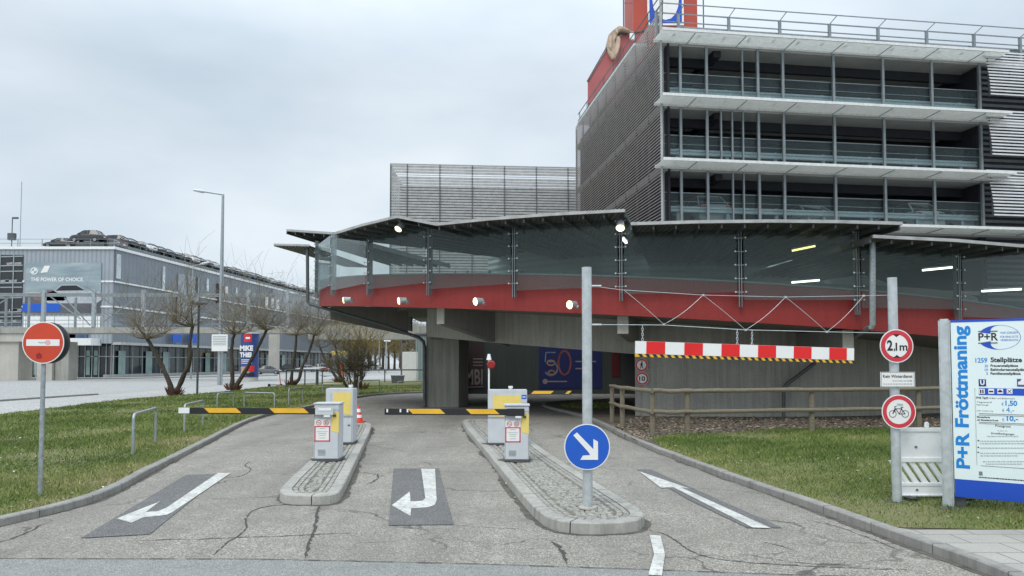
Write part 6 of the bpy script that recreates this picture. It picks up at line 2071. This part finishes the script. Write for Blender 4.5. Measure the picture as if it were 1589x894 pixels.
# roadside cars
for (px, y, rz, c_, lab, s_) in ((416, 581, 8, 'grey', 'dark grey car parked at the far kerb right of the advertising column', False), (452, 577.5, 20, 'black', 'black car partly behind the tree right of the scooter', True), (474, 577.5, 200, 'white', 'white car seen between the thin tree trunks', False),
                                 (496, 577, 185, 'white', 'white car just left of the leaning trunk', True), (510, 577, 180, 'red', 'dark red car behind the leaning trunk', False), (524, 577.5, 190, 'white', 'white car right of the leaning trunk, near the dense bush', False), (573, 573, 10, 'black', 'dark car far off on the road under the ramp', False), (583, 573, 5, 'silver', 'pale car far off on the road under the ramp', False)):
    q = G(px, y); car((q.x, q.y, 0), R(rz), c_, lab, 'cars along the far side of the road', s_)
# scooter
q = G(433, 600, .0); q.z = 0.004
t = thing('kick_scooter', q, 'small black kick scooter with a red stem standing at the lawn edge', 'scooter')
zt = P(433, 573, q.y).z * .98
MB().frame(q + V((-.35, 0, .14)), RX, V((0, 1, 0)), UP, .9, .16, .05).build('deck', 'black', t)
b = MB(); b.tube([q + V((.12, 0, .15)), q + V((0, 0, min(zt, 1.25)))], .035, 8); b.build('stem', plain('scooter_red', (.5, .05, .04), .5), t)
MB().bar(q + V((0, -.22, min(zt, 1.25))), q + V((0, .22, min(zt, 1.25))), .04, .04).build('handlebar', 'black', t)
for dx in (.16, -.8): MB().disc(q + V((dx, 0, .11)), (0, 1, 0), .12, .05, n=16).build('wheel', 'tyre', t)
# rail along the lawn edge
t = thing('tube_railing', G(500, 596, .1), 'dark steel railing along the road edge behind the thin trees', 'railing')
RP = [G(444, 600, .1), G(473, 598, .1), G(492, 597, .1), G(500, 596, .1), G(550, 594, .1), G(597, 593, .1), G(660, 592, .1)]
hr = 1.1
b = MB(); b.tube([p + UP * (P(500, 574, p.y).z - .1) for p in RP], .06, 8); b.build('top_rail', 'steel_dark', t)
for i, p in enumerate(RP): MB().tube([p, p + UP * (P(500, 574, p.y).z - .1)], .055 if i != 2 else .12, 8).build('post', 'steel_dark', t)
# boxes, kiosk, shed near the pier
q = G(635, 592, .1); w_ = P(647, 570, q.y).x - P(625, 570, q.y).x; h_ = P(635, 546, q.y).z
t = thing('white_cabinet', q, 'tall plain white cabinet standing on the lawn left of the pier', 'cabinet'); MB().box((q.x, q.y + .6, h_ / 2 + .05), (w_, 1.1, h_ - .1)).build('cabinet_body', 'white', t, bevel=.03); MB().box((q.x, q.y + .6, .1), (w_ * .95, 1.0, .12)).build('plinth', 'concrete', t)
Ys = q.y + 6; a_, c_ = P(645, 520, Ys), P(672, 590, Ys)
t = thing('green_shed', (a_.x, Ys, 0), 'grey green ribbed shed partly hidden by the concrete pier', 'shed'); MB().box(((a_.x + c_.x) / 2, Ys + 2, a_.z / 2), (c_.x - a_.x, 4, a_.z)).build('shed_wall', corrugated('green_ribbed_sheet', (.22, .28, .27), 1.2, 0), t); MB().box(((a_.x + c_.x) / 2, Ys + 2, a_.z + .08), (c_.x - a_.x + .3, 4.3, .16)).build('shed_roof', 'steel_dark', t)
q = G(616, 594.5, .1); w_ = P(626, 570, q.y).x - P(607, 570, q.y).x; h_ = P(616, 583.5, q.y).z
t = thing('planter_box', q, 'dark grey planter box on the lawn beside the white cabinet', 'planter'); MB().prism([V((q.x - w_ / 2, q.y, h_)), V((q.x + w_ / 2, q.y, h_)), V((q.x + w_ * .42, q.y, .1)), V((q.x - w_ * .42, q.y, .1))], (0, .9, 0)).build('box', 'steel_dark', t); MB().box((q.x, q.y + .45, h_ + .03), (w_ * 1.06, 1.0, .07)).build('rim', 'galv', t)
q = G(623, 583); zt = P(623, 524, q.y).z
t = thing('camera_pole', q, 'dark thin pole left of the white cabinet', 'pole'); MB().tube([q, V((q.x, q.y, zt))], .13, 8).build('pole', 'steel_dark', t); MB().box((q.x + .4, q.y, zt - .6), (.5, .3, .4)).build('camera_box', 'black', t)
Yu = 135.0; q = P(606, 510, Yu)
t = thing('blue_road_sign', (q.x, Yu, 0), 'blue direction sign with a white mark hanging under the far bridge edge', 'road sign')
a_, c_ = P(599, 516, Yu), P(614, 526, Yu); pnl = MB().box(((a_.x + c_.x) / 2, Yu, (a_.z + c_.z) / 2), (c_.x - a_.x, .1, a_.z - c_.z)).build('blue_board', 'signblue', t); MB().bar(P(603, 521, Yu - .1), P(611, 521, Yu - .1), .05, .3).build('white_mark', 'signwhite', pnl)
a_, c_ = P(603, 505, Yu), P(613, 515.5, Yu); MB().box(((a_.x + c_.x) / 2, Yu, (a_.z + c_.z) / 2), (c_.x - a_.x, .1, a_.z - c_.z)).build('white_board', 'palewin', t)
a_, c_ = P(596, 526.5, Yu), P(606, 530, Yu); MB().box(((a_.x + c_.x) / 2, Yu, (a_.z + c_.z) / 2), (c_.x - a_.x, .1, a_.z - c_.z)).build('lower_board', 'signwhite', t)
MB().tube([V((P(599, 540, Yu).x, Yu + .1, 0)), V((P(599, 540, Yu).x, Yu + .1, q.z + .5))], .12, 8).build('pole', 'galv', t)
lampmast(588, 578, 589, 512, 582, 522, .10, 'distant street lamp in front of the far trees under the ramp', Y=140)
# yellow van-like kiosk and far building behind the cars
Yk = 150.0; a_, c_ = P(516, 545, Yk), P(534, 572, Yk)
t = thing('yellow_kiosk', ((a_.x + c_.x) / 2, Yk, 0), 'yellow topped kiosk behind the parked white cars', 'kiosk'); MB().box(((a_.x + c_.x) / 2, Yk + 1.5, a_.z / 2), (c_.x - a_.x, 3, a_.z)).build('kiosk_wall', plain('kiosk_grey', (.25, .3, .32), .5), t); MB().box(((a_.x + c_.x) / 2, Yk + 1.4, a_.z - .4), (c_.x - a_.x + .2, 3.3, .9)).build('yellow_roof', 'yellow', t)
q = V((P(531, 575, 110).x, 110, 0)); MB_ = MB(); MB_.box((q.x, 110, 1.0), (.55, .4, 2.0)); tag(MB_.build('orange_post', plain('orange_post', (.6, .12, .04), .5)), 'narrow orange roadside post left of the dense bush', 'post')
Yk = 260.0; a_ = P(470, 536, Yk); c_ = P(545, 536, Yk)
t = thing('far_office', ((a_.x + c_.x) / 2, Yk, 0), 'distant grey blue glass building behind the thin trees', 'building'); MB().box(((a_.x + c_.x) / 2, Yk + 10, a_.z / 2), (c_.x - a_.x, 20, a_.z)).build('office_wall', corrugated('office_blue', (.18, .24, .36), .2, 0), t)
b = MB()
for k in range(4): b.box(((a_.x + c_.x) / 2, Yk - .1, a_.z * (.15 + .24 * k)), (c_.x - a_.x, .1, a_.z * .10))
b.build('window_band', 'hallglass', t)

# ================================================================ trees
def branch(b, rg, p, d, L, r, depth, spread=.5, up=.25, kids=(2, 3), seg=3, minr=.006, sides=5):
    pts = [p]; rad = [r]; q = V(p); dd = V(d).normalized()
    for i in range(seg):
        dd = (dd + V((rg.gauss(0, .10), rg.gauss(0, .10), rg.gauss(0, .06) + up * .12))).normalized(); q = q + dd * L / seg; pts.append(q); rad.append(max(minr, r * (1 - .45 * (i + 1) / seg)))
    b.tube(pts, rad, sides if r > .03 else 3, caps=False)
    if depth > 0:
        for k in range(rg.randint(*kids)):
            f = rg.uniform(.35, 1.0); j = min(seg, int(f * seg + .5)); nd = (dd + V((rg.gauss(0, spread), rg.gauss(0, spread), rg.gauss(0, spread * .6) + up))).normalized()
            branch(b, rg, pts[j], nd, L * rg.uniform(.55, .85), rad[j] * .62, depth - 1, spread, up, kids, seg, minr, sides)


def twigs(b, rg, c, n, L, r, upb=.5, spread=1.0, curl=.0):
    n = int(n * 1.05); r = r * .9
    """pollard head: many thin shoots from one knob"""
    for _ in range(n):
        d = V((rg.gauss(0, spread), rg.gauss(0, spread), abs(rg.gauss(0, .8)) + upb)).normalized(); l_ = L * rg.choice((.45, .7, .9, 1.1, 1.35)) * rg.uniform(.8, 1.15); q = V(c) + d * .1; pts = [q]; dd = d
        for i in range(5):
            dd = (dd + V((rg.gauss(0, .16), rg.gauss(0, .16), curl + .04))).normalized(); q = q + dd * l_ / 5; pts.append(q)
            if i > 0 and rg.random() < .75:
                sd_ = (dd + V((rg.gauss(0, .6), rg.gauss(0, .6), rg.gauss(.1, .4)))).normalized(); e = q + sd_ * l_ * rg.uniform(.15, .38); m_ = (q + e) / 2 + V((0, 0, .05)); b.tube([q, m_, e], [r * .6, r * .5, r * .35], 3, caps=False)
        b.tube(pts, [r, r * .9, r * .8, r * .65, r * .5, r * .35], 3, caps=False)


def willow(base, trunks, label, seed, tw=90, L=2.2, mt='twig', r=.125):
    """trunks: list of (points in photo px) from the base up"""
    rg = random.Random(seed); t = thing('pollard_willow', base, label, 'tree', 'bare trees on the left verge')
    for pts in trunks:
        w = [V(base) - UP * .1] + [P(px, py, base.y + dy) for px, py, dy in pts]; n = len(w); b = MB(); fine = smooth_path(w, 2)
        fine = [p + V((rg.gauss(0, .015), rg.gauss(0, .015), 0)) for p in fine]
        b.tube(fine, [r * (1.25 - .6 * i / len(fine)) * rg.uniform(.9, 1.12) for i in range(len(fine))], 9)
        b.build('trunk', 'bark', t, smooth=True)
        hd = w[-1]; b = MB()
        for _ in range(7):
            d = V((rg.gauss(0, .9), rg.gauss(0, .9), abs(rg.gauss(.5, .3)))).normalized(); k = hd + d * rg.uniform(.35, 1.3)
            b.tube([hd, (hd + k) / 2 + V((0, 0, -.05)), k], [r * .5, r * .35, r * .22], 6, caps=False)
            twigs(b, rg, k, tw // 7, L, .013, .35, .8)
        twigs(b, rg, hd, tw // 3, L * .9, .012, .1, 1.2)
        b.build('crown', mt, t, recalc=False)
    b = MB(); 
    for _ in range(60):
        a = rg.uniform(0, 6.28); p = V(base) + V((math.cos(a) * rg.uniform(.1, .45), math.sin(a) * .3, 0)); b.tube([p, p + V((math.cos(a) * .25, math.sin(a) * .2, rg.uniform(.2, .5)))], [.035, .015], 4)
    b.build('basal_shoots', plain('brown_shoots', (.12, .055, .03), .9, var=.3), t, recalc=False)
    return t


willow(G(270, 613, .1), [[(262, 590, 0), (245, 555, .2), (228, 525, .3)], [(282, 590, 0), (296, 560, -.2), (294, 530, -.2), (299, 506, 0)]], 'bare two stemmed tree forming a wide V, leftmost on the verge', 1, tw=110, L=2.6)
willow(G(361, 605, .1), [[(361, 585, 0), (360, 560, 0), (359, 540, .2), (364, 518, .2)], [(372, 590, 0), (390, 560, 0), (402, 535, 0), (414, 512, .1)]], 'bare two stemmed tree in front of the advertising column', 2, tw=110, L=3.0)
willow(G(452, 598, .1), [[(452, 580, 0), (458, 550, 0), (460, 520, .2)], [(466, 588, 0), (466, 575, 0), (478, 550, 0), (488, 520, 0)]], 'bare tree with two wavy stems beside the scooter', 3, tw=80, L=3.4, mt='twig')
willow(G(527, 593, .1), [[(515, 575, 0), (503, 556, 0), (497, 540, 0)], [(527, 575, 1), (524, 555, 1), (520, 535, 1)]], 'slender tree leaning left beside the dense bush', 4, tw=60, L=3.4, mt='twig_dark', r=.12)

# dense bush
q = G(546, 612, .1); rg = random.Random(15)
t = thing('dense_bush', q, 'dense rounded dark bush behind the ticket machine', 'bush')
b = MB()
for k in range(9):
    a = rg.uniform(0, 6.28); branch(b, rg, q + V((math.cos(a) * .12, math.sin(a) * .12, 0)), V((math.cos(a) * .35, math.sin(a) * .35, 1)), 1.3, .06, 4, .55, .2, (3, 4), 3, .008)
b.build('branches', 'twig_dark', t, recalc=False)
b = MB()
for _ in range(5200):
    u = V((rg.gauss(0, 1), rg.gauss(0, 1), rg.gauss(0, 1))).normalized() * rg.random() ** .45; p = q + V((u.x * 1.3, u.y * 1.2, 2.05 + u.z * 1.35))
    s_ = rg.uniform(.02, .05); a = rg.uniform(0, 6.28); b.face([p, p + V((math.cos(a) * s_, math.sin(a) * s_, s_ * .5)), p + V((-math.sin(a) * s_, math.cos(a) * s_, s_))])
b.build('foliage', 'twig_dark', t, recalc=False)
t = willow(G(560, 604, .1), [[(561, 585, 0), (563, 560, 0), (566, 540, .2)]], 'thin yellowish tree right behind the dense bush', 6, tw=90, L=2.4, mt='twig_yellow', r=.08)

# distant trees: three kinds, each its own object
def far_tree(seed, H, mt, buds, n=26):
    rg = random.Random(seed); t = bpy.data.objects.new('distant_tree', None); COL.objects.link(t); ORG[t] = V((0, 0, 0))
    b = MB(); b.tube([V((0, 0, -.2)), V((.1, 0, H * .3)), V((0, .1, H * .6)), V((0, 0, H * .9))], [.28, .22, .14, .04], 7); b.build('trunk', 'bark', t, smooth=True)
    b = MB()
    for k in range(n):
        z = H * rg.uniform(.2, .85); a = rg.uniform(0, 6.28); branch(b, rg, V((0, 0, z)), V((math.cos(a), math.sin(a), rg.uniform(.5, 1.4))), H * .27 * (1.15 - z / H * .6), .08, 3, .5, .25, (2, 4), 3, .022, 4)
    if buds:
        for _ in range(buds):
            u = V((rg.gauss(0, 1), rg.gauss(0, 1), rg.gauss(0, 1))).normalized() * rg.random() ** .4; p = V((u.x * H * .3, u.y * H * .3, H * .6 + u.z * H * .40)); s_ = rg.uniform(.06, .16); a = rg.uniform(0, 6.28)
            b.face([p, p + V((math.cos(a) * s_, math.sin(a) * s_, s_ * .4)), p + V((-math.sin(a) * s_, math.cos(a) * s_, s_))])
    b.build('crown', mt, t, recalc=False)
    return t


FT = [far_tree(1, 9, 'twig', 900), far_tree(2, 10, 'twig_yellow', 2200), far_tree(3, 8.5, 'twig_dark', 600)]
fu = [0, 0, 0]
rg = random.Random(77)
spots = [(438, 118, 0), (462, 124, 2), (482, 112, 0), (500, 126, 1), (515, 142, 0), (533, 120, 1), (548, 132, 2), (560, 118, 1), (572, 148, 1), (583, 170, 0), (594, 160, 1), (603, 190, 2), (612, 175, 1), (622, 205, 0), (633, 190, 2), (644, 215, 1), (555, 200, 2), (575, 215, 0), (530, 210, 1), (655, 230, 0), (590, 240, 2), (620, 260, 0), (478, 170, 2), (445, 190, 2), (400, 150, 0)]
kinds = ['brown bare tree', 'yellowish budding tree', 'dark bare tree']
for i, (px, Y, k) in enumerate(spots):
    o = FT[k] if not fu[k] else copy_tree(FT[k]); fu[k] = 1
    Y = max(Y, 168 + (i % 5) * 7) if px < 560 else Y + 25
    o.location = (P(px, 560, Y).x, Y, 0); o.rotation_euler = (0, 0, rg.uniform(0, 6.28)); s_ = rg.uniform(1.1, 1.5); o.scale = (s_, s_, s_ * rg.uniform(.9, 1.1))
    tag(o, 'distant ' + kinds[k] + ' in the row beyond the road', 'tree', 'distant ' + kinds[k] + 's beyond the road')

# ---------------------------------------------------------------- split loose repeats of one part into parts of their own
SPLIT = {'side_post', 'red_stripe', 'yellow_stripe', 'bolt_hole', 'top_lug', 'foot', 'ceiling_beam', 'column', 'barrier_post', 'roof_rail_post', 'slat_post', 'black_wedge', 'pole_clamp', 'bracket', 'rafter', 'round_symbol', 'bullet_dot', 'turnbuckle', 'cable_clip', 'canopy_bracket', 'chain', 'tape_strip', 'louvre_frame', 'rail_post', 'inner_brace', 'brace', 'display_window', 'window_band', 'blue_panel', 'pale_pane', 'glass_bolt', 'baluster', 'bay_goods', 'canopy_clip', 'poster_line', 'numeral_ornament'}


def split(o):
    me = o.data; n = len(me.vertices); par = list(range(n))
    def find(a):
        while par[a] != a: par[a] = par[par[a]]; a = par[a]
        return a
    for e in me.edges: a, c_ = find(e.vertices[0]), find(e.vertices[1]); par[a] = c_
    comp = {}
    for p in me.polygons: comp.setdefault(find(p.vertices[0]), []).append(p)
    if len(comp) < 2: return
    if len(comp) > 100: return
    root = o.parent
    for i, ps in enumerate(comp.values()):
        vi = sorted({v_ for p in ps for v_ in p.vertices}); mp_ = {v_: j for j, v_ in enumerate(vi)}
        m2 = bpy.data.meshes.new(me.name); m2.from_pydata([me.vertices[v_].co[:] for v_ in vi], [], [[mp_[v_] for v_ in p.vertices] for p in ps])
        for mm in me.materials: m2.materials.append(mm)
        m2.polygons.foreach_set('material_index', [p.material_index for p in ps]); m2.polygons.foreach_set('use_smooth', [p.use_smooth for p in ps]); m2.update()
        if i == 0: keep = m2
        else:
            c = bpy.data.objects.new(o.name.split('.')[0], m2); COL.objects.link(c); c.parent = root; c.location = o.location
    o.data = keep


for o in [o for o in bpy.data.objects if o.type == 'MESH' and o.parent is not None and o.name.split('.')[0] in SPLIT and not o.children]:
    split(o)
# ---------------------------------------------------------------- light
w = bpy.data.worlds.new('World'); SC.world = w; w.use_nodes = True; nt = w.node_tree
bg = nt.nodes['Background']; bg.inputs['Strength'].default_value = .1
sky = node(nt, 'ShaderNodeTexSky', sky_type='NISHITA', sun_disc=False); sky.sun_elevation = R(48); sky.sun_rotation = R(205)
tc = node(nt, 'ShaderNodeTexCoord'); mp = node(nt, 'ShaderNodeMapping'); mp.inputs['Scale'].default_value = (1, 1, 2.6); nt.links.new(tc.outputs['Generated'], mp.inputs[0])
n1 = noise(nt, mp.outputs[0], 2.1, 7, .5)
cl = ramp(nt, n1, [(.3, (4.7, 5.55, 6.35)), (.5, (5.9, 6.65, 7.3)), (.72, (7.3, 7.85, 8.2))])
sep = node(nt, 'ShaderNodeSeparateXYZ'); nt.links.new(tc.outputs['Generated'], sep.inputs[0])
gr = ramp(nt, sep.outputs['Z'], [(0, (1.0, 1.0, 1.0)), (.08, (1.02, 1.02, 1.02)), (.45, (1.0, 1.0, 1.0)), (1, (1.0, 1.0, 1.0))])
el = node(nt, 'ShaderNodeMapRange'); el.inputs['From Min'].default_value = .35; el.inputs['From Max'].default_value = 1; el.inputs['To Min'].default_value = 1.0; el.inputs['To Max'].default_value = 2.6
nt.links.new(sep.outputs['Z'], el.inputs[0])
sc_ = node(nt, 'ShaderNodeVectorMath', operation='SCALE'); nt.links.new(cl, sc_.inputs[0]); nt.links.new(el.outputs[0], sc_.inputs['Scale'])
c = mix(nt, .93, sky.outputs[0], sc_.outputs[0])
nt.links.new(c, bg.inputs['Color'])
sun = bpy.data.lights.new('sun', 'SUN'); sun.energy = 1.0; sun.angle = R(25); sun.color = (1, .96, .9)
so = bpy.data.objects.new('sun', sun); COL.objects.link(so)
az = R(205); ele = R(48)
dv = V((math.sin(az) * math.cos(ele), math.cos(az) * math.cos(ele), math.sin(ele)))
so.rotation_euler = dv.to_track_quat('Z', 'Y').to_euler(); so.location = (0, -10, 40)
vs = SC.view_settings; vs.view_transform = 'Standard'; vs.look = 'None'; vs.gamma = 1; vs.exposure = EXPO; vs.use_curve_mapping = False
SC.render.engine = 'CYCLES'
SC.cycles.max_bounces = 8; SC.cycles.transparent_max_bounces = 16
